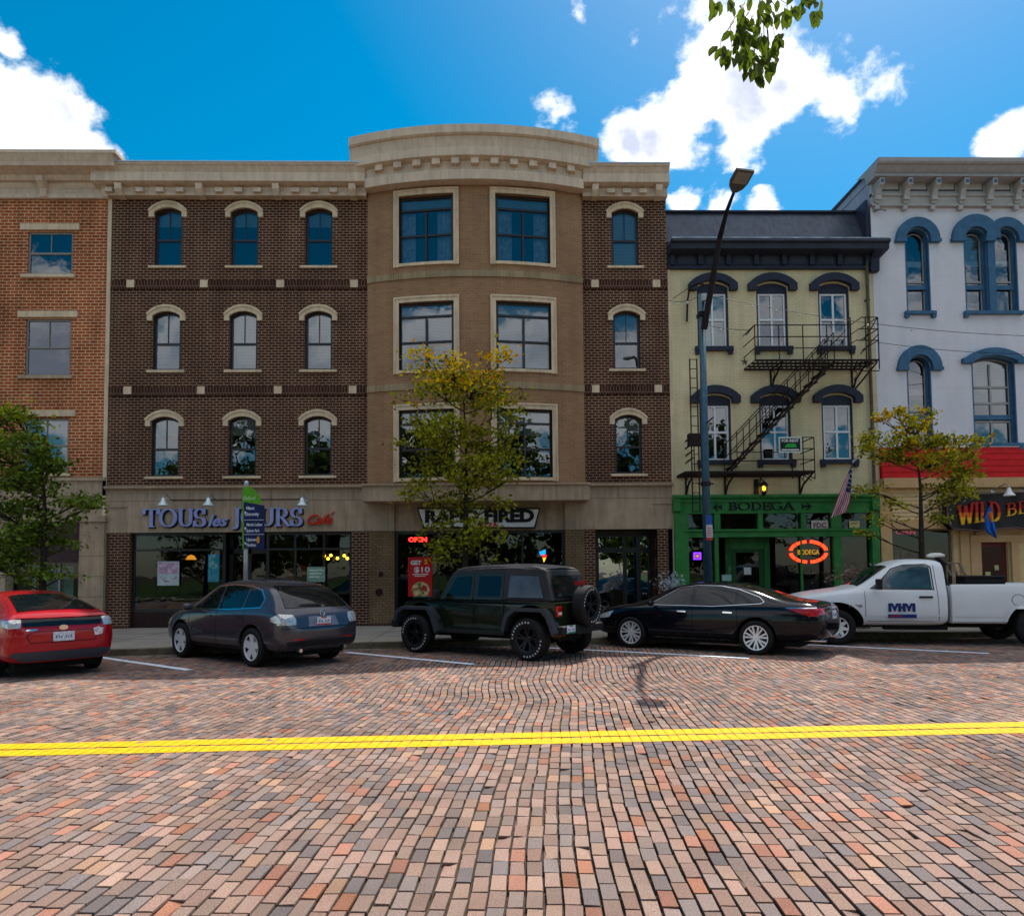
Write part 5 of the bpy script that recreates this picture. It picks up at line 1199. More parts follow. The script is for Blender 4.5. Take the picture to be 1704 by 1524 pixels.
# ---------------- grey crossover
def suv():
    wb = 2.70; car = car_root('parked_car', 'dark grey crossover car with silver alloy wheels and clear tail lamps, parked outside the cafe', 'car', gp(417, 1110), R_(139.5), wb, .92)
    P = paint('grey_violet_paint', (.062, .060, .075), .22, .45)
    st = [(-2.34, .50, .62, .70, .60, .74, .5), (-2.29, .36, .80, .82, .78, .92, .66), (-2.20, .30, .88, .98, .85, 1.05, .74), (-2.02, .27, .92, 1.04, .885, 1.22, .72), (-1.70, .26, .93, 1.06, .895, 1.52, .64), (-1.2, .25, .935, 1.05, .90, 1.61, .63),
          (-.4, .25, .935, 1.02, .91, 1.645, .64), (.25, .25, .935, 1.0, .91, 1.62, .63), (.7, .25, .93, .99, .90, 1.45, .63), (1.15, .26, .93, .98, .89, 1.17, .68), (1.4, .27, .925, .97, .87, 1.06, .70), (1.8, .28, .90, .92, .83, .98, .66), (2.1, .30, .84, .84, .76, .87, .58), (2.28, .36, .70, .70, .62, .73, .5), (2.33, .45, .55, .62, .5, .64, .4)]
    me = loft_body(st, [P, M_wellm]); r = .365; ax = (-wb/2, wb/2)
    cuts = [cyl_y(x, r+.02, r+.055, s*.58, s*1.2) for x in ax for s in (-1, 1)]
    me = cut(me, cuts); b = bvh_of(me); body_common(car, me, P, None)
    win = [[(1.02, 1.05), (.78, 1.12), (.28, 1.455), (-.02, 1.49), (-.05, 1.06)], [(-.13, 1.065), (-.10, 1.495), (-.62, 1.505), (-.92, 1.47), (-.92, 1.08)], [(-1.0, 1.09), (-1.0, 1.46), (-1.32, 1.41), (-1.52, 1.27), (-1.50, 1.13)]]
    for s in (1, -1):
        for w in win: addp(car, 'side_window', [decal(b, w, 'y', .008, sign=s)], M_cglass, smooth=True)
        tr = [(1.06, 1.025), (.28, 1.49), (-.3, 1.54), (-.95, 1.51), (-1.36, 1.44), (-1.60, 1.27), (-1.58, 1.10), (-.5, 1.045)]
        addp(car, 'window_trim', [decal(b, q, 'y', .005, sign=s) for q in outline(tr, .018)], M_chrome if s == 1 else M_plastic)
        for x in (1.0, -.10, -1.08): addp(car, 'door_seam', [decal(b, [(x, .36), (x+.010, .36), (x+.010, 1.04), (x, 1.04)], 'y', .004, sign=s)], M_wellm)
        for x in (.10, -.98): addp(car, 'door_handle', [decal(b, [(x, .90), (x+.2, .905), (x+.2, .935), (x, .93)], 'y', .03, sign=s)], P)
        addp(car, 'sill_trim', [decal(b, [(-.85, .30), (.9, .30), (.9, .36), (-.85, .36)], 'y', .012, sign=s)], M_plastic)
        mr = MB(); mr.lathe([(0, -.10), (.06, -.09), (.085, 0), (.07, .09), (0, .1)], 14, 'y', (0, 0, 0)); o = part('wing_mirror', mr, P, car, world=False, smooth=True); o.location = (.80, s*1.03, 1.08); o.scale = (.7, 1.1, .9)
        addp(car, 'tail_lamp', [decal(b, [(s*.88, .80), (s*.60, .80), (s*.58, .90), (s*.62, .98), (s*.86, 1.0)], 'x', .012, sub=.04, sign=-1), decal(b, [(-2.22, .82), (-1.98, .86), (-1.96, .93), (-2.15, .99), (-2.22, .99)], 'y', .012, sub=.04, sign=s)], M_clear, smooth=True)
        for x in ax: wheel(car, x, s*.82, r, .22, s, .245, M_alloy, 5, 'wide')
    addp(car, 'rear_window', [decal(b, [(-.70, 1.10), (.70, 1.10), (.56, 1.50), (-.56, 1.50)], 'x', .01, sign=-1)], M_cglass, smooth=True)
    addp(car, 'windscreen', [decal(b, [(.62, -.58), (.62, .58), (1.2, .66), (1.2, -.66)], 'z', .01)], M_cglass, smooth=True)
    addp(car, 'rear_wiper', [decal(b, [(-.1, 1.115), (.38, 1.13), (.38, 1.15), (-.1, 1.15)], 'x', .03, sign=-1)], M_plastic)
    addp(car, 'number_plate_recess', [decal(b, [(-.34, .76), (.34, .76), (.30, .94), (-.30, .94)], 'x', .006, sign=-1)], mat('recess_chrome', (.22, .21, .24), .4, .5))
    plate(car, -2.325, 0, .85, band=mat('plate_red', (.5, .05, .05), .5))
    addp(car, 'bumper_seam', [decal(b, [(-.84, .735), (.84, .735), (.84, .745), (-.84, .745)], 'x', .005, sign=-1)], M_wellm)
    addp(car, 'lower_valance', [decal(b, [(-.74, .40), (.74, .40), (.78, .50), (-.78, .50)], 'x', .006, sign=-1)], M_plastic)
    for s in (1, -1): addp(car, 'reflector', [decal(b, [(s*.44, .52), (s*.66, .52), (s*.66, .55), (s*.44, .55)], 'x', .012, sign=-1)], M_redl)
    bd = MB(); bd.lathe([(.05, 0), (.062, .006), (.05, .012), (.045, .006), (.05, 0)], 20, 'y'); o = part('badge', bd, M_chrome, car, world=False); o.rotation_euler = (0, 0, R_(90)); o.location = (-2.285, 0, 1.0)
    for s in (1, -1): e = MB(); e.tube([(-2.1, s*.5, .33), (-2.33, s*.5, .33)], .035, 12); part('exhaust', e, M_chrome, car, world=False)
    h = addp(car, 'headlamp', [decal(b, [(1.85, .70), (2.12, .66), (2.15, .76), (1.80, .84)], 'y', .01, sign=1)], M_clear)
    u = MB(); u.box(-2.0, 2.0, -.7, .7, .2, .34); part('underbody', u, M_under, car, world=False)
    return car
suv()

# ---------------- black sedan
def sedan():
    wb = 2.80; car = car_root('parked_car', 'shiny black sedan with chrome window trim and multi spoke wheels, parked outside the green shopfront', 'car', gp(1258, 1090), R_(143.5), wb, .92)
    P = mat('black_paint', (.004, .005, .009), .12, .0, var=.04, coat=.25)
    st = [(-2.70, .50, .62, .75, .58, .80, .45), (-2.64, .36, .82, .92, .77, 1.0, .6), (-2.50, .30, .89, .99, .84, 1.09, .68), (-2.05, .26, .915, 1.0, .865, 1.12, .68), (-1.75, .25, .925, 1.01, .875, 1.19, .64), (-1.3, .24, .93, 1.0, .88, 1.37, .58),
          (-.75, .23, .93, .98, .885, 1.475, .57), (-.1, .23, .93, .96, .885, 1.50, .58), (.4, .23, .93, .95, .885, 1.44, .59), (.85, .23, .93, .94, .88, 1.25, .61), (1.25, .24, .925, .93, .87, 1.06, .66), (1.5, .24, .92, .92, .86, 1.0, .68), (1.95, .26, .90, .88, .82, .94, .64), (2.2, .28, .84, .80, .74, .85, .58), (2.38, .34, .70, .68, .6, .71, .5), (2.42, .42, .55, .6, .5, .62, .4)]
    me = loft_body(st, [P, M_wellm]); r = .35; ax = (-wb/2, wb/2)
    me = cut(me, [cyl_y(x, r+.01, r+.05, s*.58, s*1.2) for x in ax for s in (-1, 1)]); b = bvh_of(me); body_common(car, me, P, None)
    win = [[(.92, 1.0), (.30, 1.33), (0, 1.375), (-.03, .985)], [(-.10, .985), (-.08, 1.378), (-.55, 1.37), (-.95, 1.30), (-.97, 1.01)], [(-1.03, 1.015), (-1.02, 1.285), (-1.40, 1.15), (-1.46, 1.07)]]
    for s in (1, -1):
        for w in win: addp(car, 'side_window', [decal(b, w, 'y', .008, sign=s)], M_cglass, smooth=True)
        tr = [(1.0, .975), (.30, 1.36), (-.1, 1.405), (-.6, 1.395), (-1.0, 1.325), (-1.45, 1.17), (-1.57, 1.07), (-1.5, 1.03), (-.5, .962)]
        addp(car, 'window_trim', [decal(b, q, 'y', .010, sign=s) for q in outline(tr, .012)], mat('soft_chrome', (.42, .46, .52), .3, .9, var=.05))
        for x in (.98, -.06, -1.02): addp(car, 'door_seam', [decal(b, [(x, .36), (x+.008, .36), (x+.008, .96), (x, .96)], 'y', .003, sign=s)], M_wellm)
        for x in (.08, -.93): addp(car, 'door_handle', [decal(b, [(x, .83), (x+.2, .835), (x+.2, .865), (x, .86)], 'y', .03, sign=s)], M_chrome)
        addp(car, 'sill_trim', [decal(b, [(-.95, .27), (.98, .27), (.98, .30), (-.95, .30)], 'y', .014, sign=s)], M_chrome)
        mr = MB(); mr.lathe([(0, -.10), (.06, -.09), (.08, 0), (.065, .09), (0, .1)], 14, 'y'); o = part('wing_mirror', mr, P, car, world=False, smooth=True); o.location = (.85, s*1.0, 1.02); o.scale = (.7, 1.1, .8)
        addp(car, 'tail_lamp', [decal(b, [(s*.88, .84), (s*.50, .84), (s*.54, .95), (s*.86, .97)], 'x', .012, sub=.04, sign=-1), decal(b, [(-2.60, .80), (-2.44, .81), (-2.02, .95), (-2.54, .955)], 'y', .012, sub=.04, sign=s)], M_redl, smooth=True)
        addp(car, 'lamp_trim', [decal(b, [(-2.56, .957), (-2.0, .952), (-2.0, .968), (-2.56, .975)], 'y', .014, sub=.05, sign=s)], M_chrome)
        for x in ax: wheel(car, x, s*.82, r, .22, s, .25, M_alloy, 7, 'split')
        e = MB(); e.box(-2.70, -2.3, s*.62-.09, s*.62+.09, .30, .345); part('exhaust', e, M_chrome, car, world=False, bevel=.015)
    addp(car, 'rear_window', [decal(b, [(-.80, -.52), (-.80, .52), (-1.72, .62), (-1.72, -.62)], 'z', .008)], mat('rear_glass', (.010, .008, .007), .05, spec=.5, var=0), smooth=True)
    addp(car, 'windscreen', [decal(b, [(.45, -.52), (.45, .52), (1.2, .60), (1.2, -.60)], 'z', .008)], M_cglass, smooth=True)
    addp(car, 'boot_chrome_bar', [decal(b, [(-.52, .92), (.52, .92), (.52, .955), (-.52, .955)], 'x', .012, sign=-1)], M_chrome)
    addp(car, 'bumper_seam', [decal(b, [(-.84, .70), (.84, .70), (.84, .708), (-.84, .708)], 'x', .004, sign=-1)], M_wellm)
    plate(car, -2.72, 0, .81)
    bd = MB(); bd.lathe([(.04, 0), (.052, .006), (.04, .012), (.035, .006), (.04, 0)], 20, 'y'); o = part('badge', bd, M_chrome, car, world=False); o.rotation_euler = (0, 0, R_(90)); o.location = (-2.675, 0, 1.02)
    addp(car, 'headlamp', [decal(b, [(1.95, .68), (2.25, .64), (2.28, .72), (1.85, .83)], 'y', .01, sign=1)], M_clear)
    u = MB(); u.box(-2.2, 2.1, -.7, .7, .18, .3); part('underbody', u, M_under, car, world=False)
sedan()

# ---------------- red hatchback sedan at the left edge
def red_car():
    wb = 2.70; h = Vector((math.cos(R_(137)), math.sin(R_(137)), 0)); l = Vector((-h.y, h.x, 0)); rr = gp(161, 1110)
    lc = Vector((rr.x, rr.y, 0))+l*1.72; car = car_root('parked_car', 'red hatchback car with dark lower bumper parked at the left edge', 'car', lc, R_(137), wb, .86)
    P = paint('red_paint', (.40, .004, .014), .22, .1)
    st = [(-2.26, .42, .66, .78, .62, .84, .52), (-2.22, .28, .80, .93, .77, 1.0, .64), (-2.12, .25, .86, 1.02, .81, 1.10, .68), (-1.8, .24, .875, 1.03, .815, 1.22, .62), (-1.3, .22, .88, 1.0, .82, 1.365, .58), (-.6, .22, .88, .97, .83, 1.46, .58), (0, .22, .88, .95, .83, 1.48, .58),
          (.5, .22, .88, .94, .83, 1.40, .57), (.95, .22, .88, .92, .82, 1.18, .58), (1.35, .23, .875, .88, .80, .98, .6), (1.8, .25, .85, .80, .76, .86, .55), (2.15, .3, .72, .66, .62, .70, .45), (2.27, .4, .5, .55, .45, .57, .35)]
    me = loft_body(st, [P, M_wellm]); r = .325; ax = (-wb/2, wb/2)
    me = cut(me, [cyl_y(x, r+.01, r+.05, s*.55, s*1.2) for x in ax for s in (-1, 1)]); b = bvh_of(me); body_common(car, me, P, None)
    for s in (1, -1):
        for w in ([(.95, .99), (.35, 1.30), (0, 1.345), (-.03, .98)], [(-.10, .98), (-.08, 1.345), (-.6, 1.335), (-.95, 1.26), (-.98, 1.02)]): addp(car, 'side_window', [decal(b, w, 'y', .008, sign=s)], M_cglass, smooth=True)
        for x in (.95, -.06, -1.02): addp(car, 'door_seam', [decal(b, [(x, .34), (x+.008, .34), (x+.008, .96), (x, .96)], 'y', .003, sign=s)], M_wellm)
        for x in (.08, -.93): addp(car, 'door_handle', [decal(b, [(x, .84), (x+.18, .845), (x+.18, .875), (x, .87)], 'y', .03, sign=s)], P)
        mr = MB(); mr.lathe([(0, -.10), (.06, -.09), (.08, 0), (.065, .09), (0, .1)], 14, 'y'); o = part('wing_mirror', mr, P, car, world=False, smooth=True); o.location = (.8, s*.95, 1.0); o.scale = (.7, 1.1, .8)
        addp(car, 'tail_lamp', [decal(b, [(s*.80, .86), (s*.64, .86), (s*.62, 1.0), (s*.70, 1.01), (s*.79, .99)], 'x', .012, sub=.03, sign=-1), decal(b, [(-2.2, .86), (-2.02, .90), (-1.95, .98), (-2.2, 1.0)], 'y', .012, sub=.04, sign=s)], M_clear, smooth=True)
        addp(car, 'lamp_lower', [decal(b, [(s*.84, .56), (s*.79, .56), (s*.72, .84), (s*.80, .85)], 'x', .010, sub=.03, sign=-1)], M_redl, smooth=True)
        for x in ax: wheel(car, x, s*.77, r, .20, s, .22, M_alloy, 5, 'wide')
    addp(car, 'rear_window', [decal(b, [(-.95, -.50), (-.95, .50), (-1.98, .62), (-1.98, -.62)], 'z', .008)], M_cglass, smooth=True)
    addp(car, 'windscreen', [decal(b, [(.55, -.5), (.55, .5), (1.25, .55), (1.25, -.55)], 'z', .008)], M_cglass, smooth=True)
    addp(car, 'lower_rear_window', [decal(b, [(-.60, .88), (.60, .88), (.62, 1.0), (-.62, 1.0)], 'x', .010, sub=.04, sign=-1)], M_cglass, smooth=True)
    addp(car, 'spoiler', [decal(b, [(-.70, 1.01), (.70, 1.01), (.68, 1.05), (-.68, 1.05)], 'x', .03, sub=.04, sign=-1)], P, smooth=True)
    addp(car, 'lower_bumper', [decal(b, [(-.60, .30), (.60, .30), (.78, .40), (.74, .46), (-.74, .46), (-.78, .40)], 'x', .012, sub=.05, sign=-1)], mat('blue_grey_plastic', (.05, .055, .07), .35, var=.1), smooth=True)
    rc = [(-.5, .60), (.5, .60), (.56, .74), (.44, .80), (-.44, .80), (-.56, .74)]
    addp(car, 'plate_recess', [decal(b, q, 'x', .004, sub=.06, sign=-1) for q in outline(rc, .014)], mat('dark_red_seam', (.08, .004, .005), .5))
    plate(car, -2.29, 0, .70, w=.33)
    bd = MB(); bd.lathe([(.0, -.01), (.055, -.005), (.055, .01), (0, .01)], 20, 'y'); o = part('badge', bd, M_chrome, car, world=False); o.rotation_euler = (0, 0, R_(90)); o.location = (-2.265, 0, .85); o.scale = (1.3, 1, .8)
    st_ = MB(); vs, fs = [], []
    addp(car, 'bumper_sticker', [decal(b, [(-.62, .70), (-.50, .68), (-.47, .80), (-.56, .83), (-.64, .80)], 'x', .012, sub=.04, sign=-1)], mat('sticker_white', (.7, .62, .66), .5, var=.4, vscale=30))
    addp(car, 'model_name_badge', [decal(b, [(.40, .815), (.56, .812), (.56, .835), (.40, .838)], 'x', .012, sub=.04, sign=-1)], M_chrome)
    u = MB(); u.box(-2.0, 2.0, -.65, .65, .16, .3); part('underbody', u, M_under, car, world=False)
red_car()

# ---------------- dark green off-roader
def jeep():
    wb = 2.95; car = car_root('parked_car', 'dark green boxy off-road car with black soft top and spare wheel on its back', 'car', gp(876, 1100), R_(143.5), wb, .95)
    P = mat('off_roader_green', (.012, .018, .008), .25, 0, var=.04, coat=.4); r = .415; ax = (-wb/2, wb/2); T = mat('black_canvas', (.03, .03, .035), .75, var=.25, vscale=5, bump=.2, bscale=15); T2 = mat('paler_canvas', (.12, .105, .10), .8, var=.2, vscale=4)  # roof canvas is a paler tone than the rest of the soft top
    # tub: side profile
    tub = [(-2.05, .60), (-2.05, 1.12), (-1.9, 1.15), (.80, 1.15), (.84, 1.18), (1.98, 1.10), (2.08, 1.02), (2.08, .60), (1.9, .52), (-1.9, .52)]
    def slab(poly, ws, name, m, bevel=.03, top_in=0, ztop=1.2):
        mb = MB(); n = len(poly); i = 0
        mb.v = [(x, ws(x, z), z) for x, z in poly]+[(x, -ws(x, z), z) for x, z in poly]
        mb.f = [tuple(range(n)), tuple(range(2*n-1, n-1, -1))]+[((k+1) % n, k, n+k, n+(k+1) % n) for k in range(n)]
        me = mb.mesh(name, m); return me
    me = slab(tub, lambda x, z: .80 if x < .82 else .80-.16*(x-.82)/1.2, 'body', [P, M_wellm])
    me = cut(me, [cyl_y(x, r+.08, r+.17, s*.5, s*1.2) for x in ax for s in (-1, 1)])
    o = bpy.data.objects.new('body', me); C.objects.link(o); o.parent = car; bv = o.modifiers.new('b', 'BEVEL'); bv.width = .025; bv.segments = 3; bv.limit_method = 'ANGLE'; bv.angle_limit = R_(50)
    # soft top
    top = [(-1.98, 1.15), (-1.74, 1.77), (-1.55, 1.82), (-.6, 1.86), (.2, 1.84), (.52, 1.78), (.62, 1.72), (.92, 1.16)]
    me = slab(top, lambda x, z: .79-.15*(z-1.15)/.7, 'soft_top', [T]); o = bpy.data.objects.new('soft_top', me); C.objects.link(o); o.parent = car; bv = o.modifiers.new('b', 'BEVEL'); bv.width = .04; bv.segments = 3
    rf = MB(); rf.v = []; xs = [-1.72, -1.5, -1.1, -.6, 0, .3, .5]; zs = [1.775, 1.835, 1.862, 1.868, 1.853, 1.83, 1.79]
    for x, z in zip(xs, zs): rf.v += [(x, -.66, z-.06), (x, -.60, z+.01), (x, 0, z+.035), (x, .60, z+.01), (x, .66, z-.06)]
    for k in range(len(xs)-1):
        for j in range(4): rf.f.append((k*5+j, (k+1)*5+j, (k+1)*5+j+1, k*5+j+1))
    part('roof_canvas', rf, T2, car, world=False, smooth=True)
    W = lambda z: .79-.15*(z-1.15)/.7
    def sq(name, poly, s, m, o=.012, th=.012, parent=car):
        mb = MB(); n = len(poly); mb.v = [(x, s*(W(z)+o), z) for x, z in poly]+[(x, s*(W(z)+o-th), z) for x, z in poly]
        mb.f = [tuple(range(n)) if s < 0 else tuple(range(n))[::-1]]+[((k+1) % n, k, n+k, n+(k+1) % n)[::(1 if s > 0 else -1)] for k in range(n)]; return part(name, mb, m, parent, world=False)
    for s in (1, -1):
        fr = [[(.80, 1.17), (.52, 1.70), (-.02, 1.72), (-.02, 1.17)], [(-.08, 1.17), (-.08, 1.72), (-.78, 1.72), (-.80, 1.17)]]
        gl = [[(.68, 1.24), (.46, 1.63), (.05, 1.65), (.05, 1.24)], [(-.15, 1.24), (-.15, 1.65), (-.70, 1.65), (-.72, 1.24)], [(-.93, 1.22), (-.93, 1.66), (-1.62, 1.64), (-1.78, 1.22)]]
        for f in fr: sq('door_frame', f, s, P, .012, .02)
        for k, g_ in enumerate(gl): sq('side_window', g_, s, M_cglass if k < 2 else mat('clear_vinyl_window', (.05, .055, .07), .15, spec=.6, var=.4, vscale=3), .020, .006)
        for x in (.82, -.05, -.83):
            d = MB(); d.box(x, x+.012, s*.797, s*.8035, .60, 1.14); part('door_seam', d, M_wellm, car, world=False)
        for x in (.06, -.70): d = MB(); d.box(x, x+.14, s*.80, s*.83, 1.0, 1.035); part('door_handle', d, P, car, world=False, bevel=.008)
        for x in (.86, .0, -.08): d = MB(); d.box(x-.03, x+.02, s*.80, s*.825, .68, .72); d.box(x-.03, x+.02, s*.80, s*.825, .98, 1.02); part('door_hinge', d, P, car, world=False)
        d = MB(); d.box(-.85, .85, s*.72, s*.83, .46, .53); part('rock_rail', d, M_plastic, car, world=False, bevel=.01)
        # fender flares: flat topped arches
        for x in ax:
            f = MB(); prof = [(x-.66, .56), (x-.52, .90), (x-.40, 1.02), (x+.36, 1.02), (x+.52, .90), (x+.62, .60)] if x < 0 else [(x-.66, .50), (x-.54, .82), (x-.42, 1.0), (x+.40, 1.0), (x+.56, .90), (x+.62, .72)]
            inner = [(px+(.07 if px < x else -.07), pz-.065) for px, pz in prof]
            yi, yo = s*.70, s*.955
            f.ring(prof, inner, min(yi, yo), max(yi, yo)); part('fender_flare', f, mat('flare_plastic', (.045, .048, .058), .5, var=.1), car, world=False, bevel=.012)
        for x in ax: wheel(car, x, s*.815, r, .27, s, .245, M_dalloy, 5, 'split', lettering=True)
        d = MB(); d.box(-2.10, -2.0, s*.62, s*.78, .86, 1.06); t = part('tail_lamp', d, M_redl, car, world=False, bevel=.012)
        q = MB(); q.box(-2.108, -2.1, s*.64, s*.76, .90, .95); q.box(-2.04, -1.98, s*.775, s*.787, .90, .95); part('reverse_lens', q, mat('white_lens', (.7, .65, .65), .2), t, world=False)
        mr = MB(); mr.box(.74, .84, s*.92, s*1.10, 1.18, 1.36); part('wing_mirror', mr, M_plastic, car, world=False, bevel=.03)
    # windscreen, rear window, hood details, bumpers
    ws_ = MB(); ws_.quad((.605, -.56, 1.68), (.605, .56, 1.68), (.90, .66, 1.22), (.90, -.66, 1.22)); ws_.v = [(x+.02, y, z) for x, y, z in ws_.v]; part('windscreen', ws_, M_cglass, car, world=False)
    rw = MB(); rw.quad((-1.955, .64, 1.24), (-1.955, -.64, 1.24), (-1.81, -.56, 1.66), (-1.81, .56, 1.66)); rw.v = [(x-.03, y, z) for x, y, z in rw.v]; part('rear_window', rw, M_cglass, car, world=False)
    hd = MB(); hd.xbox(.86, 1.95, -.50, .50, 1.15, 1.20); part('bonnet_bulge', hd, P, car, world=False, bevel=.03)
    bp = MB(); bp.box(-2.24, -2.04, -.80, .80, .52, .68); bp.box(-2.26, -2.2, -.30, .30, .50, .64); part('rear_bumper', bp, M_plastic, car, world=False, bevel=.03)
    bp = MB(); bp.box(2.08, 2.32, -.80, .80, .52, .68); part('front_bumper', bp, M_plastic, car, world=False, bevel=.03)
    for y in (.36, -.36, .0): d = MB(); d.box(-2.07, -2.05, y-.004, y+.004, .62, 1.1); part('tailgate_seam', d, M_wellm, car, world=False)
    w = wheel(car, -2.26, -.02, .40, .27, 1, .245, M_dalloy, 5, 'split', lettering=True, name='spare_wheel', rot=R_(90)); w.location = (-2.26, -.05, 1.05)
    d = MB(); d.box(-2.2, -2.05, -.16, .06, .95, 1.2); part('spare_carrier', d, M_plastic, car, world=False)
    d = MB(); d.box(-2.24, -2.18, -.10, .02, 1.50, 1.55); d.box(-2.2, -2.0, -.06, -.02, 1.45, 1.53); part('brake_light', d, M_redl, car, world=False)
    plate(car, -2.255, .56, .62, w=.30, h=.15, band=mat('plate_green', (.03, .25, .12), .5))
    u = MB(); u.box(-1.9, 1.9, -.45, .45, .36, .55); u.tube([(ax[0], -.7, r), (ax[0], .7, r)], .06); u.lathe([(0, -.15), (.14, -.1), (.14, .1), (0, .15)], 14, 'y', (ax[0], .1, r)); part('underbody', u, M_under, car, world=False)
    e = MB(); e.tube([(-1.75, -.6, .5), (-1.85, .5, .5)], .09, 12); part('muffler', e, mat('rusty_muffler', (.20, .10, .05), .6, .4, var=.4), car, world=False)
    an = MB(); an.tube([(.95, -.7, 1.18), (.9, -.72, 1.9)], .006, 5); part('aerial', an, M_plastic, car, world=False)
jeep()

# ---------------- white pickup
def pickup():
    wb = 3.72; car = car_root('pickup_truck', 'white regular cab work pickup truck with blue lettering on its door', 'pickup truck', gp(1395, 1073)-Vector((math.cos(R_(168)), math.sin(R_(168)), 0))*4.09, R_(168), 4.09, 1.0)
    P = mat('white_truck_paint', (.72, .73, .75), .35, .0, var=.04, vscale=2, coat=.25); r = .40; ax = (-wb/2, wb/2)
    st = [(-.28, .50, .97, 1.20, .93, 1.86, .72), (-.24, .44, .985, 1.22, .945, 1.92, .73), (-.05, .42, 1.0, 1.24, .955, 1.955, .74), (.35, .42, 1.0, 1.24, .955, 1.965, .75), (.68, .42, 1.0, 1.235, .955, 1.90, .74), (1.05, .42, 1.0, 1.23, .95, 1.62, .74), (1.34, .42, 1.0, 1.22, .945, 1.38, .78), (1.52, .42, 1.0, 1.20, .94, 1.30, .80), (2.0, .44, 1.0, 1.15, .93, 1.24, .76), (2.45, .46, .97, 1.08, .90, 1.16, .70), (2.72, .50, .90, .98, .84, 1.06, .62), (2.80, .56, .80, .88, .74, .94, .5)]
    me = loft_body(st, [P, M_wellm]); me = cut(me, [cyl_y(ax[1], r+.04, r+.13, s*.55, s*1.3) for s in (-1, 1)]); b = bvh_of(me); body_common(car, me, P, None)
    # bed
    xb0, xb1 = -2.98, -.34; bd = [(xb0, .52, .97, 1.14, .95, 1.36, .93)]
    V = []; Fc = []; sec = [(.93, .50), (.98, .54), (1.0, .75), (.995, 1.15), (.97, 1.33), (.95, 1.365), (.90, 1.365), (.89, 1.33), (.89, .80)]
    full = [(y, z) for y, z in sec]+[(-y, z) for y, z in sec[::-1]]; m = len(full)
    for x in (xb0, xb0+.03, xb1-.03, xb1):
        k = .99 if x in (xb0, xb1) else 1
        V += [(x, y*k, z) for y, z in full]
    for i in range(3):
        for j in range(m): a = i*m+j; c = i*m+(j+1) % m; Fc.append((a, c, c+m, a+m))
    Fc.append(tuple(range(m))[::-1]); Fc.append(tuple(3*m+j for j in range(m)))
    me = bpy.data.meshes.new('bed'); me.from_pydata(V, [], Fc); me.update(); me.materials.append(P); me.materials.append(M_wellm)
    me = cut(me, [cyl_y(ax[0], r+.04, r+.13, s*.55, s*1.3) for s in (-1, 1)]); bb = bvh_of(me); o = bpy.data.objects.new('bed', me); C.objects.link(o); o.parent = car; me.shade_smooth(); 
    e_ = o.modifiers.new('e', 'EDGE_SPLIT'); e_.split_angle = R_(38)
    for x0_, x1_ in ((xb0, xb0+.06), (xb1-.06, xb1)): q = MB(); q.box(x0_, x1_, -.88, .88, .8, 1.33); part('bed_end_panel', q, P, car, world=False)
    for s in (1, -1):
        addp(car, 'side_window', [decal(b, [(1.16, 1.29), (.98, 1.42), (.72, 1.70), (.50, 1.79), (.10, 1.80), (.02, 1.76), (.01, 1.27)], 'y', .008, sign=s)], mat('light_car_glass', (.04, .07, .08), .04, spec=.6, var=.6, vscale=3), smooth=True)
        tr = [(1.20, 1.27), (1.0, 1.43), (.74, 1.73), (.50, 1.82), (.08, 1.83), (-.02, 1.77), (-.03, 1.245)]
        addp(car, 'window_seal', [decal(b, q, 'y', .006, sign=s) for q in outline(tr, .022)], M_plastic)
        for poly in ([(1.30, .55), (1.31, .55), (1.31, 1.22), (1.30, 1.22)], [(-.10, .55), (-.09, .55), (-.06, 1.80), (-.07, 1.80)], [(.0, .54), (1.3, .54), (1.3, .548), (0, .548)]): addp(car, 'door_seam', [decal(b, poly, 'y', .003, sign=s)], M_wellm)
        addp(car, 'door_handle', [decal(b, [(.02, 1.06), (.28, 1.06), (.28, 1.105), (.02, 1.105)], 'y', .03, sign=s)], M_plastic)
        mr = MB(); mr.box(1.02, 1.12, s*1.05, s*1.24, 1.26, 1.50); mr.box(1.05, 1.10, s*.92, s*1.07, 1.30, 1.36); part('wing_mirror', mr, M_plastic, car, world=False, bevel=.02)
        for x in ax: wheel(car, x, s*.90, r, .25, s, .235, M_alloy, 8, 'wide' if 0 else 'thin')
        # arch lips
        for x, BV in ((ax[1], b), (ax[0], bb)):
            n = 16; lip = []
            for k in range(n):
                a0, a1 = R_(-8+196*k/n), R_(-8+196*(k+1)/n); q = [(x+rr*math.cos(a), r+.04+rr*math.sin(a)) for rr, a in ((r+.135, a0), (r+.19, a0), (r+.19, a1), (r+.135, a1))]; lip.append(decal(BV, q, 'y', .02, sign=s))
            addp(car, 'wheel_arch_lip', lip, P)
        addp(car, 'side_crease', [decal(bb, [(xb0+.1, .715), (-2.45, .715), (-2.45, .73), (xb0+.1, .73)], 'y', .01, sign=s), decal(bb, [(-1.25, .655), (xb1-.03, .655), (xb1-.03, .69), (-1.25, .69)], 'y', .014, sign=s), decal(b, [(-.2, .655), (1.25, .655), (1.25, .69), (-.2, .69)], 'y', .014, sign=s)], P)
    n = 24; fd = [decal(bb, [(-1.55+rr*math.cos(a), 1.02+rr*math.sin(a)) for rr, a in ((.115, 2*math.pi*k/n), (.125, 2*math.pi*k/n), (.125, 2*math.pi*(k+1)/n), (.115, 2*math.pi*(k+1)/n))], 'y', .003, sign=1) for k in range(n)]
    addp(car, 'fuel_flap', fd, M_wellm)
    def side_text(s_, x, z, h, w, y, m, name, bold=.01):
        vs, fs = txt(s_, h, .004, bold); xs = [v[0] for v in vs]; k = w/(max(xs)-min(xs)); mid = (max(xs)+min(xs))/2
        q = MB(); q.v = [(x-(v[0]-mid)*k, y+v[2], z+v[1]) for v in vs]; q.f = fs; return part(name, q, m, car, world=False)
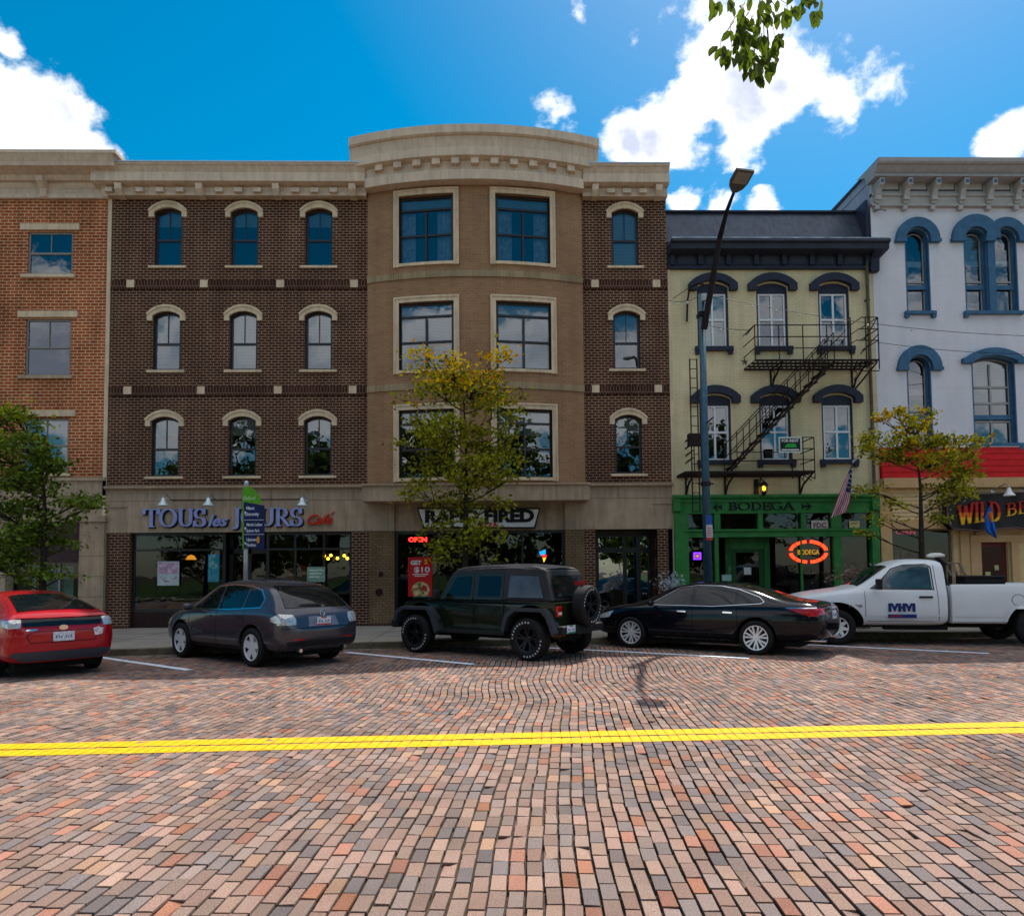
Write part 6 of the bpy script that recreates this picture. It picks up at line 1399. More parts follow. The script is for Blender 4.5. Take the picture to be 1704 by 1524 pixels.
    NB = mat('navy_decal', (.008, .03, .16), .4)
    q = MB(); s_ = 0
    for xo in (.87, .60):       # two block capitals M joined by a bar
        for pts in ([(0, 0), (.055, 0), (.055, .19), (0, .19)], [(.185, 0), (.24, 0), (.24, .19), (.185, .19)], [(.04, .19), (.085, .19), (.15, .04), (.12, 0)], [(.2, .19), (.155, .19), (.09, .04), (.12, 0)]):
            q.prism([(xo-px, .76+pz) for px, pz in pts][::-1], 1.004+.0006*s_, 1.014+.0006*s_); s_ += 1
    q.prism([(.65, .83), (.59, .83), (.59, .88), (.65, .88)], 1.004, 1.011); part('door_logo', q, NB, car, world=False)
    q = MB(); q.box(.34, .88, 1.000, 1.014, .62, .70); o = part('door_logo_bar', q, NB, car, world=False)
    q = MB(); q.box(.62, .84, 1.014, 1.0155, .645, .675); part('door_logo_stripe', q, mat('red_decal', (.35, .02, .02), .4), o, world=False)
    side_text('1500', 1.50, .86, .06, .26, 1.004, mat('badge_grey', (.12, .12, .13), .4, .5), 'fender_badge', .001)
    side_text('WORK', -1.98, 1.22, .05, .40, .992, NB, 'bed_lettering', .003)
    addp(car, 'windscreen', [decal(b, [(.78, -.62), (.78, .62), (1.40, .72), (1.40, -.72)], 'z', .008)], M_cglass, smooth=True)
    rw = MB(); rw.box(-.315, -.30, -.6, .6, 1.42, 1.78); part('rear_window', rw, M_cglass, car, world=False)
    bc = MB(); bc.lathe([(0, -.01), (.16, 0), (.18, .05), (.10, .09), (0, .10)], 18, 'z', (-.28, .30, 1.99)); part('roof_beacon', bc, mat('beacon_white', (.75, .72, .66), .3), car, world=False, smooth=True)
    q = MB(); q.tube([(-.28, .30, 1.99), (-.42, .30, 1.86), (-.42, .30, 1.3)], .05, 8); part('beacon_post', q, M_plastic, car, world=False)
    rk = MB()
    for y in (.65, .2, -.25): rk.tube([(-.50, y, 1.0), (-.50, y, 1.86), (-.62, y, 1.84), (-.78, y, 1.40)], .035, 6)
    rk.tube([(-.50, -.7, 1.84), (-.50, .7, 1.84)], .03, 6); part('headache_rack', rk, mat('tan_rack', (.25, .19, .13), .6, var=.4), car, world=False)
    fl = MB(); fl.box(2.70, 2.9, -.9, .9, .52, .74); part('front_bumper', fl, M_chrome, car, world=False, bevel=.03)
    fl = MB(); fl.box(-3.15, -2.99, -.9, .9, .55, .72); part('rear_bumper', fl, M_chrome, car, world=False, bevel=.03)
    addp(car, 'headlamp', [decal(b, [(2.45, .84), (2.72, .82), (2.72, .98), (2.40, 1.02)], 'y', .01, sign=1)], M_clear)
    u = MB(); u.box(-2.6, 2.4, -.5, .5, .38, .56); u.box(-.3, .9, .6, .8, .34, .44); part('underbody', u, M_under, car, world=False)
    for ch in car.children:           # long wheelbase
        ch.location.x *= 1.10
        if not ch.name.startswith('wheel') or ch.name.startswith('wheel_arch'): ch.scale.x *= 1.10
    return car
trk = pickup()
def in_car(car, v): 
    a = car.rotation_euler.z; return Vector((car.location.x+v[0]*math.cos(a)-v[1]*math.sin(a), car.location.y+v[0]*math.sin(a)+v[1]*math.cos(a), v[2]))
t = empty('tool_box', in_car(trk, (-1.15, .0, .80)), trk.rotation_euler.z); tag(t, 'black tool box standing in the bed of the white pickup', 'box')
q = MB(); q.box(-.42, .42, -.7, .75, 0, .70); part('case', q, mat('black_box', (.010, .010, .012), .4), t, world=False, bevel=.02)
q = MB(); q.box(-.44, .44, -.72, .77, .70, .75); part('lid', q, mat('black_box', (.01, .01, .012)), t, world=False, bevel=.015)

# ================================================================== trees
def leaf_mesh(name, pts, size, colfun, parent, m, aspect=.55):
    """pts: array n x 3 of leaf centres -> folded leaf-shaped faces with random turns"""
    n = len(pts); pts = np.asarray(pts)
    th = rng.uniform(0, 2*np.pi, n); ph = rng.normal(0, .55, n)
    d = np.stack([np.cos(th)*np.cos(ph), np.sin(th)*np.cos(ph), np.sin(ph)-.25], 1); d /= np.linalg.norm(d, axis=1)[:, None]
    r = rng.normal(0, 1, (n, 3)); s = np.cross(d, r); s /= np.linalg.norm(s, axis=1)[:, None]; nn = np.cross(d, s)
    L = size*rng.uniform(.7, 1.3, n)[:, None]; W = L*aspect
    V = np.zeros((n, 6, 3)); V[:, 0] = pts-d*L*.5; V[:, 1] = pts-d*L*.12+s*W*.5+nn*L*.08; V[:, 2] = pts+d*L*.22+s*W*.38+nn*L*.06
    V[:, 3] = pts+d*L*.55; V[:, 4] = pts+d*L*.22-s*W*.38+nn*L*.06; V[:, 5] = pts-d*L*.12-s*W*.5+nn*L*.08
    Fc = np.array([(0, 1, 2, 3), (0, 3, 4, 5)]); faces = (np.arange(n)[:, None, None]*6+Fc[None]).reshape(-1)
    me = bpy.data.meshes.new(name); me.vertices.add(n*6); me.vertices.foreach_set('co', V.reshape(-1)); me.loops.add(n*8); me.loops.foreach_set('vertex_index', faces)
    me.polygons.add(n*2); me.polygons.foreach_set('loop_start', np.arange(n*2)*4); me.update(calc_edges=True)
    col = colfun(pts); cc = np.ones((n, 8, 4)); cc[..., :3] = col[:, None, :]; at = me.color_attributes.new('Col', 'FLOAT_COLOR', 'CORNER'); at.data.foreach_set('color', cc.reshape(-1))
    me.materials.append(m); return link(name, me, parent)
M_leaf = vcol('leaf', .55, 0, 30, trans=.5, spec=.12, var=.12)
M_bark = mat('bark', (.035, .026, .020), .9, var=.35, vscale=14, bump=.5, bscale=30)
def bez(a, b, c, n=7): return [a.lerp(b, k/n).lerp(b.lerp(c, k/n), k/n) for k in range(n+1)]
def tree(label, base, blobs, nleaf, size, colfun, tr=.075, fork=.45, group=None, name='street_tree', clump=.16, twig=True):
    """blobs: (x, y, z, rx, rz, weight); the crown's leaves sit on twigs that grow to each blob"""
    base = Vector(base); t = empty(name, base); tag(t, label, 'tree', group)
    top = max(b[2] for b in blobs); H = top-base.z; zf = base.z+H*fork
    cx = float(np.mean([b[0] for b in blobs])); tk = MB()
    mid = Vector((base.x+.04, base.y, base.z+H*fork*.5)); fk = Vector((base.x+.06, base.y, zf)); hi = Vector((base.x*.5+cx*.5, base.y, base.z+H*.86))
    axis = [base, mid, fk, fk.lerp(hi, .5)+Vector((.06, 0, 0)), hi]
    tk.tube([base+Vector((0, 0, -.02))]+[base.lerp(mid, .1)]+axis[1:], [tr*1.5, tr*1.1, tr*.95, tr*.8, tr*.45, tr*.12], 10)
    def on_axis(z):
        for a, b in zip(axis[:-1], axis[1:]):
            if a.z <= z <= b.z: return a.lerp(b, (z-a.z)/max(1e-6, b.z-a.z))
        return axis[-1] if z > axis[-1].z else axis[1]
    P = []; W = sum(b[5]*b[3]*b[3]*b[4] for b in blobs)**1
    for bx, by, bz, rx, rz, wt in blobs:
        c = Vector((bx, by, bz)); hd = math.hypot(bx-base.x, by-base.y); s = on_axis(max(base.z+H*.18, bz-.35*hd-rz*.6)); rad = tr*.34*(1-(s.z-base.z)/H*.5)
        path = bez(s, s.lerp(c, .45)+Vector((0, 0, -.08*hd)), c); tk.tube(path, [rad*(1-.75*k/7) for k in range(8)], 6, False)
        nl = int(nleaf*wt*rx*rx*rz/W); ncl = max(3, int(nl/16))
        for q in range(ncl):
            v = rng.normal(0, 1, 3); v /= np.linalg.norm(v); rr = rng.uniform(.25, 1)**.5; e = Vector((bx+v[0]*rx*rr, by+v[1]*rx*rr, bz+v[2]*rz*rr))
            if twig and q % 2 == 0: m_ = path[random.randint(3, 7)]; tk.tube([m_, m_.lerp(e, .5)+Vector((0, 0, .03)), e], [.014, .009, .004], 4, False)
            cs = clump*rng.uniform(.6, 1.2); k = nl//ncl+1
            P.append(rng.normal(0, 1, (k, 3))*np.array([cs, cs, cs*.55])+np.array(e))
    part('trunk', tk, M_bark, t, smooth=True)
    leaf_mesh('crown', np.concatenate(P), size, colfun, t, M_leaf); return t
def colr(base, yel, ztop, zlow, amt=.9, orange=(.62, .27, .01)):
    def f(p):
        n = len(p); k = np.clip((p[:, 2]-zlow)/(ztop-zlow), 0, 1); z = np.sin(p[:, 0]*3.1+p[:, 2]*2.3)*.18+np.sin(p[:, 1]*4+p[:, 0]*1.7)*.12
        z2 = np.sin(p[:, 0]*7.3+1)*np.sin(p[:, 2]*6.1)*np.sin(p[:, 1]*5+2); pr = np.clip(k**2.0*amt+z*k+z2*.9*k-.12, .0, 1); y = (rng.random(n) < pr)[:, None]; o = (rng.random(n) < .28)[:, None]
        g = np.array(base)*rng.uniform(.35, 2.1, (n, 1))*np.array([1, 1, 1]); g = g+np.array([.05, .045, 0])*rng.random((n, 1)); yy = np.where(o, np.array(orange), np.array(yel))*rng.uniform(.75, 1.2, (n, 1))
        return np.where(y, yy, g)
    return f
def blobs_px(L, Y):
    out = []
    for u, v, ru, rv, dy, w in L:
        y = Y+dy; x, z = fp(u, v, y); k = y/F; out.append((x, y, z, ru*k, rv*k, w))
    return out
yT = 18.9
tree('young street tree with yellow leaves at its top, behind the green off-road car', (fx(771, 960, yT), yT, .15),
     blobs_px([(705, 600, 32, 22, .2, .9), (752, 618, 34, 34, -.2, 1.2), (830, 598, 22, 22, .1, 1.2), (852, 590, 14, 10, .3, .9), (865, 645, 16, 18, 0, .8), (720, 650, 40, 22, -.3, 1), (790, 650, 52, 34, .3, 1), (672, 668, 18, 10, 0, .8), (838, 680, 34, 24, -.3, .9),
               (700, 705, 30, 18, .4, .9), (655, 738, 24, 8, .1, .9), (740, 720, 52, 34, -.4, 1.1), (815, 735, 48, 34, .3, 1), (860, 758, 16, 22, -.1, .9), (720, 775, 34, 22, .3, 1), (790, 785, 60, 30, -.3, 1.2), (845, 800, 22, 18, 0, .8), (700, 822, 34, 20, -.2, .9), (760, 835, 46, 26, .2, .7), (825, 835, 32, 22, -.2, .4),
               (715, 880, 36, 12, .2, .5), (775, 880, 46, 22, -.3, .9), (835, 885, 24, 14, .1, .6), (750, 915, 34, 22, 0, 1.1), (805, 912, 24, 14, 0, .7)], yT), 7600, .112, colr((.22, .225, .013), (.98, .72, .004), fz(790, 578, yT), fz(790, 730, yT), 1.25, orange=(.85, .36, .008)), .085, .35, clump=.17)  # top leaves: autumn yellow, brightened further to stand in for sunlight
yT = 17.6
tree('leafy dark green street tree at the left edge behind the red car', (fx(68, 960, yT), yT, .15),
     blobs_px([(20, 690, 34, 18, 0, 1), (58, 708, 26, 12, .2, .9), (-10, 700, 30, 30, 0, 1), (45, 745, 44, 20, -.2, 1.1), (95, 768, 34, 12, .1, .9), (0, 755, 36, 30, .2, 1), (70, 780, 34, 18, .3, .9), (20, 800, 50, 22, -.2, 1), (100, 812, 20, 12, 0, .6), (130, 835, 40, 12, -.1, 1), (150, 842, 24, 8, 0, .8), (60, 838, 36, 14, .2, .9),
               (-5, 850, 40, 24, 0, 1), (90, 870, 38, 18, .2, 1), (30, 890, 40, 22, -.2, 1), (130, 900, 22, 8, 0, .8), (70, 905, 34, 18, .3, 1), (20, 930, 44, 16, .1, 1), (60, 955, 40, 14, 0, .9), (110, 955, 22, 9, -.1, .8), (-20, 930, 30, 40, 0, 1)], yT), 6800, .112, colr((.10, .16, .020), (.42, .46, .015), fz(50, 665, yT), fz(50, 790, yT), .8, orange=(.25, .32, .01)), .085, .4, clump=.16)
yT = 19.3
tree('small open street tree with yellowing leaves behind the white pickup truck', (fx(1532, 960, yT), yT, .15),
     blobs_px([(1488, 685, 22, 12, 0, 1), (1470, 700, 14, 12, .2, .7), (1520, 705, 26, 16, -.2, 1), (1545, 735, 28, 14, .2, 1.1), (1500, 735, 30, 16, 0, 1), (1590, 735, 26, 12, .1, .8), (1630, 735, 18, 12, 0, .8), (1455, 735, 24, 16, -.2, .9), (1440, 750, 14, 8, 0, .7), (1490, 760, 34, 12, .2, .9), (1560, 765, 36, 16, -.2, .9), (1610, 760, 22, 14, 0, .8),
               (1600, 790, 30, 16, .2, .9), (1570, 810, 26, 14, 0, .8), (1445, 812, 22, 9, 0, .8), (1605, 820, 26, 12, -.2, .7), (1490, 838, 24, 9, 0, .7), (1560, 835, 22, 10, .2, .6), (1480, 862, 16, 7, 0, .6), (1455, 865, 14, 12, .1, .6), (1440, 885, 16, 8, 0, .7), (1570, 862, 24, 9, 0, .7), (1540, 690, 20, 10, 0, .5)], yT), 4200, .11, colr((.26, .25, .018), (.88, .64, .01), fz(1540, 672, yT), fz(1540, 840, yT), .8, orange=(.42, .22, .02)), .085, .42, clump=.13)
# the tree beside the camera: one limb hangs into the top of the view
def near_tree():
    t = empty('overhanging_tree', (5.2, -1.2, 0)); tag(t, 'leafy branch hanging into the top of the view in front of the big white cloud', 'tree')
    tk = MB(); tk.tube([(5.2, -1.2, -.05), (5.15, -1.15, 1.8), (5.0, -.8, 3.6), (4.6, -.2, 5.0)], [.2, .15, .13, .10], 12)
    P = Y = 4.6; pts = []
    a = Vector((4.6, -.2, 5.0)); hx, hz = fp(1262, -30, 4.6); hub = Vector((hx, 4.6, hz)); tk.tube(bez(a, Vector((3.2, 2.6, 6.0)), hub, 10), [.07*(1-.8*k/10)+.004 for k in range(11)], 8, False)
    tips = [(1195, 15), (1215, 10), (1240, 30), (1228, 60), (1200, 92), (1208, 88), (1232, 62), (1246, 78), (1258, 100), (1252, 125), (1262, 108), (1275, 95), (1282, 112), (1290, 60), (1262, 40), (1275, 30), (1300, 28), (1310, 18), (1340, 12), (1352, 25), (1330, 5), (1270, 12), (1235, 8), (1285, 8), (1222, 96), (1244, 98), (1286, 85), (1265, 75), (1225, 75), (1240, 50), (1362, 2), (1185, 2)]
    lv = MB(); cols = []
    for (u, v) in tips:
        for q in range(5 if v > 20 else 3):
            uu, vv = u+random.gauss(0, 7), v+random.gauss(0, 6)-6; yy = 4.6+random.gauss(0, .12); x, z = fp(uu, vv, yy); c = Vector((x, yy, z)); L = .10*random.uniform(.8, 1.2); w = L*.24
            d = Vector((random.gauss(0, .35), random.gauss(0, .4), -1)).normalized(); s = d.cross(Vector((random.gauss(0, .5), 1, random.gauss(0, .3)))).normalized(); n = d.cross(s)*.012
            A = c; pts = [A, A+d*L*.25+s*w*.75+n, A+d*L*.55+s*w+n, A+d*L*.82+s*w*.6+n, A+d*L]; pr = [A+d*L, A+d*L*.82-s*w*.6+n, A+d*L*.55-s*w+n, A+d*L*.25-s*w*.75+n, A]
            i = len(lv.v); lv.v += [tuple(p) for p in pts+pr[1:4]]; lv.f += [(i, i+1, i+2, i+3, i+4), (i, i+4, i+5, i+6, i+7)]
            if q == 0: tk.tube([c, c+Vector((random.gauss(0, .01), 0, .05)), c.lerp(hub, .35)+Vector((0, 0, .02))], [.0015, .002, .003], 4, False)
    part('trunk', tk, M_bark, t, smooth=True)
    o = part('crown', lv, mat('broad_leaf', (.040, .065, .010), .45, var=.6, vscale=14), t)
    m = o.data.materials[0]; nt = m.node_tree; tr = nt.nodes.new('ShaderNodeBsdfTranslucent'); tr.inputs[0].default_value = (.13, .19, .012, 1); mx = nt.nodes.new('ShaderNodeMixShader'); mx.inputs[0].default_value = .5
    nt.links.new(nt.nodes['Principled BSDF'].outputs[0], mx.inputs[1]); nt.links.new(tr.outputs[0], mx.inputs[2]); nt.links.new(mx.outputs[0], nt.nodes['Material Output'].inputs[0])
near_tree()
# the park across the street (behind the camera): mirrored in the shop windows
for k, (x, y, h) in enumerate(((-21, -14, 15.5), (-14.5, -16, 16), (-8, -14, 14.5), (-1.5, -17, 16), (5, -14, 15), (11.5, -16, 15.5), (18, -14, 14.5))):
    B = []
    for q in range(16): B.append((x+random.uniform(-3, 3), y+random.uniform(-1.5, 1.5), h*random.uniform(.14, .88), random.uniform(1.5, 2.2), random.uniform(1.2, 1.8), 1))
    tree('large green park tree across the street, seen only in the shop window reflections', (x, y, 0), B, 4200, .55, colr((.03, .055, .01), (.10, .14, .01), 20, 5, .3, (.06, .1, .01)), .3, .4, group='park trees across the street', name='park_tree', clump=.5, twig=False)

# ================================================================== street furniture
M_pole = mat('teal_pole_paint', (.040, .095, .135), .45, .2, var=.2, vscale=8)
M_arm = mat('dark_arm_metal', (.020, .020, .025), .45, .5, var=.1)
def street_lamp():
    y = 18.4; x = fx(1178, 960, y); t = empty('street_lamp', (x, y, .15)); tag(t, 'tall blue street lamp pole with a long dark arm and flat lamp head', 'street lamp')
    zt = fz(1172, 490, y); p = MB(); p.tube([(x, y, .15), (x, y, zt)], [.115, .075], 16); p.lathe([(.18, 0), (.18, .03), (.13, .12), (.115, .14)], 16, 'z', (x, y, .15)); part('pole', p, M_pole, t, smooth=True)
    zc = fz(1172, 805, y); c = MB(); c.lathe([(.10, -.06), (.125, -.05), (.125, .05), (.10, .06)], 16, 'z', (x, y, zc)); c.tube([(x-.2, y, zc), (x+.2, y, zc)], .02, 6); part('clamp', c, M_arm, t)
    def at(u, v, yy): a, b = fp(u, v, yy); return (a, yy, b)
    a = MB(); A = [at(1171.5, 548, y-.12), at(1185, 470, y-.6), at(1198, 395, y-1.2), at(1210, 350, y-1.8), at(1222, 318, y-2.5)]; a.tube(A, [.085, .075, .065, .045, .032], 12)
    a.box(x-.12, x+.12, y-.2, y+.1, zt-.6, zt-.5); part('arm', a, M_arm, t, smooth=False)
    e = Vector(A[-1]); g = Vector((.22, -1, .50)).normalized(); s = g.cross(Vector((0, 0, 1))).normalized(); n = s.cross(g); h = MB()
    pts = [(-.02, -.06), (.08, -.16), (.22, -.21), (.52, -.21), (.52, .21), (.22, .21), (.08, .16), (-.02, .06)]
    for dz in (-.03, .05): h.v += [tuple(e+g*p+s*q+n*dz*(1 if p < .3 or dz < 0 else .7)) for p, q in pts]
    h.f = [tuple(range(8)), tuple(range(15, 7, -1))]+[((k+1) % 8, k, 8+k, 8+(k+1) % 8) for k in range(8)]; hd = part('lamp_head', h, mat('bronze_lamp_head', (.10, .085, .07), .5, .4), t)
    l = MB(); l.v = [tuple(e+g*p+s*q-n*.034) for p, q in ((.20, -.17), (.48, -.17), (.48, .17), (.20, .17))]; l.f = [(0, 1, 2, 3)]; part('lens', l, mat('lamp_lens', (.22, .20, .17), .3), hd)
    b = MB(); xx, zz = fp(1180, 698, y-.1); b.tube([at(1176, 704, y-.1), at(1187, 694, y-.6)], .018, 6); part('flag_bracket', b, M_arm, t)
    cm = MB(); q = at(1172, 497, y-.1); cm.box(q[0]-.07, q[0]+.1, y-.2, y-.05, q[2]-.07, q[2]+.1); part('photocell', cm, mat('pale_box', (.5, .5, .5)), t)
    # small parking sign
    s_ = empty('parking_sign', at(1180, 883, y-.14)); tag(s_, 'small blue and white parking sign fixed to the blue street lamp pole', 'sign')
    x0, z0 = fp(1175.5, 899, y-.14); x1, z1 = fp(1185, 857, y-.14); m = MB(); m.box(x0, x1, y-.15, y-.14, z0, z1); part('panel', m, mat('sign_white', (.50, .46, .50), .5), s_)
    m = MB(); m.box(x0, x1, y-.152, y-.149, z1-.24, z1); part('blue_field', m, mat('sign_blue', (.02, .09, .33), .4), s_)
    m = MB(); m.box(x0, x1, y-.152, y-.149, z0, z0+.07); part('red_field', m, mat('sign_red', (.45, .05, .04), .4), s_)
    m = MB()
    for k in range(4): m.box(x0+.025, x1-.025, y-.153, y-.149, z0+.11+k*.06, z0+.13+k*.06)
    part('lettering', m, mat('sign_red', (.45, .05, .04)), s_)
street_lamp()

def way_sign():
    y = 18.2; x = fx(409, 940, y); t = empty('wayfinding_sign', (x, y, .15)); tag(t, 'tall wayfinding sign with green top and navy direction panels outside the cafe', 'sign')
    at = lambda u, v: fp(u, v, y-.08)
    p = MB(); p.tube([(x, y, .15), (x, y, fz(412, 802, y))], .055, 14); p.lathe([(0, .1), (.05, .08), (.07, 0), (.05, -.06)], 12, 'z', (x, y, fz(412, 806, y))); part('pole', p, mat('galvanised_pole', (.42, .42, .44), .35, .6), t, smooth=True)
    g = MB(); P = [at(404, 812), at(413, 808), at(424, 816), at(432, 827), at(435, 838), at(404, 836)]; g.prism(P[::-1], y-.09, y-.06); g.prism([at(403.5, 914), at(406, 914), at(406, 836), at(403.5, 836)], y-.091, y-.06); part('green_panel', g, mat('sign_green', (.09, .33, .015), .45), t)
    n = MB(); P = [at(406.2, 911), at(440, 914), at(440, 841), at(406.2, 835)]; n.prism(P, y-.10, y-.065); nv = part('navy_panel', n, mat('sign_navy', (.010, .020, .085), .45), t)
    tx = MB(); sp = lambda s, u, v, w, h: addtxt(tx, s, at(u, v)[0], at(u, v)[1], h, y-.102, width=w, depth=.006, off=.002)
    sp('Miami', 417, 848, .19, .08); sp('University', 420, 858, .33, .085)
    sp('Martin Luther', 424, 875, .38, .07); sp('Uptown Park', 421, 885, .33, .07); sp('Uptown', 419, 900, .24, .075); sp('Parking', 419, 909, .22, .075)
    for v in (865, 889): q = at(407, v); q2 = at(440, v+3); tx.box(q[0], q2[0], y-.104, y-.1, q[1]-.008, q[1]+.002)
    for v in (853, 879, 904): q = at(409, v); tx.prism([(q[0]-.02, q[1]-.04), (q[0]+.03, q[1]), (q[0]-.02, q[1]+.04)], y-.103, y-.1)
    part('lettering', tx, mat('sign_lettering', (.65, .68, .75), .5), nv)
    q = at(430, 898); ic = MB(); ic.prism([(q[0]+.035*math.cos(a*.5236), q[1]+.09*math.sin(a*.5236)) for a in range(12)], y-.108, y-.1); part('orange_icon', ic, mat('sign_orange', (.75, .25, .02)), nv)
    tx = MB(); addtxt(tx, 'Oxford', at(415, 832)[0], at(415, 832)[1], .10, y-.093, width=.30, depth=.006, shear=.2); part('town_name', tx, mat('sign_pale_green', (.5, .7, .4)), t)
way_sign()

# ================================================================== shop signs
def cafe_sign():
    y = YF-.02; x0, x1, z0, z1 = rect(240, 503, 846, 876, y); t = empty('shop_sign', ((x0+x1)/2, y, z0)); tag(t, 'raised pale blue serif letters of the bakery cafe with red script at the right end', 'sign')
    h = z1-z0; back = mat('letter_return', (.015, .015, .03), .5); face = mat('letter_face_blue', (.30, .33, .60), .4)
    def word(s, ua, ub, hh=1, dz=0): 
        a, b = fx(ua, 860, y), fx(ub, 860, y)
        m = MB(); serif(m, s, a+.03, b+.03, z0-.03+dz, h*hh, y, .03, thick=.21, thin=.08); m2 = MB(); serif(m2, s, a, b, z0+dz, h*hh, y-.05, .03, thick=.19, thin=.065)  # darker, heavier copy of the letters behind the faces, set right and lower
        o = part('letters', m2, face, t); part('letter_dark_back', m, back, o)
    word('TOUS', 240, 344); word('JOURS', 387, 504)
    m = MB(); addtxt(m, 'les', fx(364, 860, y), z0+.02, h*.62, y-.05, width=.58, depth=.05, off=.012, shear=.3); o = part('letters', m, face, t)
    m = MB(); addtxt(m, 'les', fx(365, 860, y)+.02, z0-.01, h*.62, y-.01, width=.60, depth=.05, off=.022, shear=.3); part('letter_dark_back', m, back, o)
    m = MB(); addtxt(m, 'Cafe', fx(533, 862, y), z0+.05, h*.55, y-.05, width=.76, depth=.05, off=.008, shear=.45); a = fx(553, 855, y); m.tube([(a-.02, y-.05, z0+h*.62), (a+.07, y-.05, z0+h*.78)], .02, 5); part('red_script', m, mat('red_letter', (.55, .03, .015), .4), t)
    for k, u in enumerate((278, 351, 503)): gooseneck(fx(u+8, 830), fz(u, 835), YF-.02, ('left', 'middle', 'right')[k]+'most of the three small gooseneck lamps above the cafe letters', 'gooseneck lamps above the cafe letters')
    r = MB(); r.tube([(fx(285, 832), YF-.1, fz(350, 832)), (fx(500, 832), YF-.1, fz(350, 832))], .015, 6); o = part('lamp_rail', r, M_iron, t)
cafe_sign()
def pizza_sign():
    y = YF-.10; P = [fp(694, 845, y), fp(899, 845, y), fp(891, 879, y), fp(704, 879, y)]; t = empty('shop_sign', (P[0][0]+1.8, y, P[2][1])); tag(t, 'white trapezoid sign with black letters on the stone above the pizza shop', 'sign')
    m = MB(); m.prism(P[::-1], y, y+.2); part('sign_box', m, mat('black_sign_edge', (.012, .012, .012), .4), t)
    cx, cz = sum(p[0] for p in P)/4, sum(p[1] for p in P)/4; Q = [(cx+(p[0]-cx)*.975, cz+(p[1]-cz)*.86) for p in P]; m = MB(); m.prism(Q[::-1], y-.012, y); part('sign_face', m, mat('white_sign_face', (.74, .74, .76), .4), t)
    m = MB(); addtxt(m, 'RAPID FIRED', cx+.02, fz(797, 868, y), .36, y-.018, width=3.28, depth=.02, off=.028); part('lettering', m, mat('black_letter', (.01, .01, .01)), t)
    m = MB(); addtxt(m, 'PIZZA', fx(812, 877, y), fz(797, 877, y), .13, y-.02, width=.62, depth=.02, off=.01); part('red_lettering', m, mat('red_letter', (.45, .02, .02)), t)
    # neon open sign + poster in window
    y2 = YF+.10; t = empty('open_sign', (fx(695, 897, y2), y2, fz(695, 902, y2))); tag(t, 'red neon OPEN sign in the top left of the pizza shop window', 'sign')
    m = MB(); addtxt(m, 'OPEN', fx(695, 901, y2), fz(695, 901, y2), .13, y2, width=.56, depth=.02, off=.008); part('neon_letters', m, mat('red_neon', (.4, .01, .01), emit=(1, .02, .015), es=2.6), t)
    x0, x1, z0, z1 = rect(679, 719, 927, 992, y2); t = empty('poster', ((x0+x1)/2, y2, z0)); tag(t, 'red poster with white lettering and a pizza in the pizza shop window', 'poster')
    m = MB(); m.box(x0, x1, y2, y2+.01, z0, z1); part('sheet', m, mat('poster_red', (.50, .012, .012), .5), t)
    m = MB(); addtxt(m, 'GET', x0+.24, z1-.22, .12, y2-.002, width=.32, off=.01, depth=.004); addtxt(m, '$10', x0+.42, z1-.45, .16, y2-.002, width=.48, off=.006, depth=.004); m.box(x0+.14, x1-.12, y2-.003, y2, z1-.53, z1-.50); m.box(x0+.2, x1-.2, y2-.003, y2, z1-.58, z1-.56); part('lettering', m, mat('poster_white', (.7, .65, .65)), t)
    m = MB(); addtxt(m, '2', x0+.54, z1-.20, .13, y2-.002, off=.01, depth=.004); part('yellow_number', m, mat('poster_yellow', (.7, .42, .02)), t)
    m = MB(); c = ((x0+x1)/2+.02, z0+.19); m.prism([(c[0]+.27*math.cos(a*.2618), max(z0+.005, c[1]+.25*math.sin(a*.2618))) for a in range(24)], y2-.006, y2); o = part('pizza', m, mat('pizza_picture', (.45, .32, .14), .7, var=.9, vscale=9), t)
    m = MB(); m.prism([(c[0]+.0, c[1]+.02), (c[0]+.2, c[1]-.06), (c[0]+.18, c[1]+.1), (c[0]+.08, c[1]+.16)], y2-.009, y2-.006); part('topping', m, mat('pizza_red', (.4, .03, .02)), o)
    y3 = YF+.12; t = empty('window_sticker', (fx(904, 923, y3), y3, fz(904, 935, y3))); tag(t, 'small blue, red and yellow neon shape in the right pizza shop window', 'sign')
    for (P_, m_) in (([(897, 918), (908, 914), (908, 922), (899, 924)], mat('blue_glow', (.02, .2, .5), emit=(.01, .25, .6), es=1)), ([(901, 923), (910, 923), (909, 928), (903, 928)], mat('red_glow', (.5, .02, .02), emit=(.8, .02, .01), es=1)), ([(903, 928), (909, 927), (905, 936)], mat('yellow_glow', (.7, .5, .02), emit=(.9, .5, .02), es=1))):
        m = MB(); m.prism([fp(*p, y3) for p in P_][::-1], y3, y3+.01); part('neon_shape', m, m_, t)
pizza_sign()
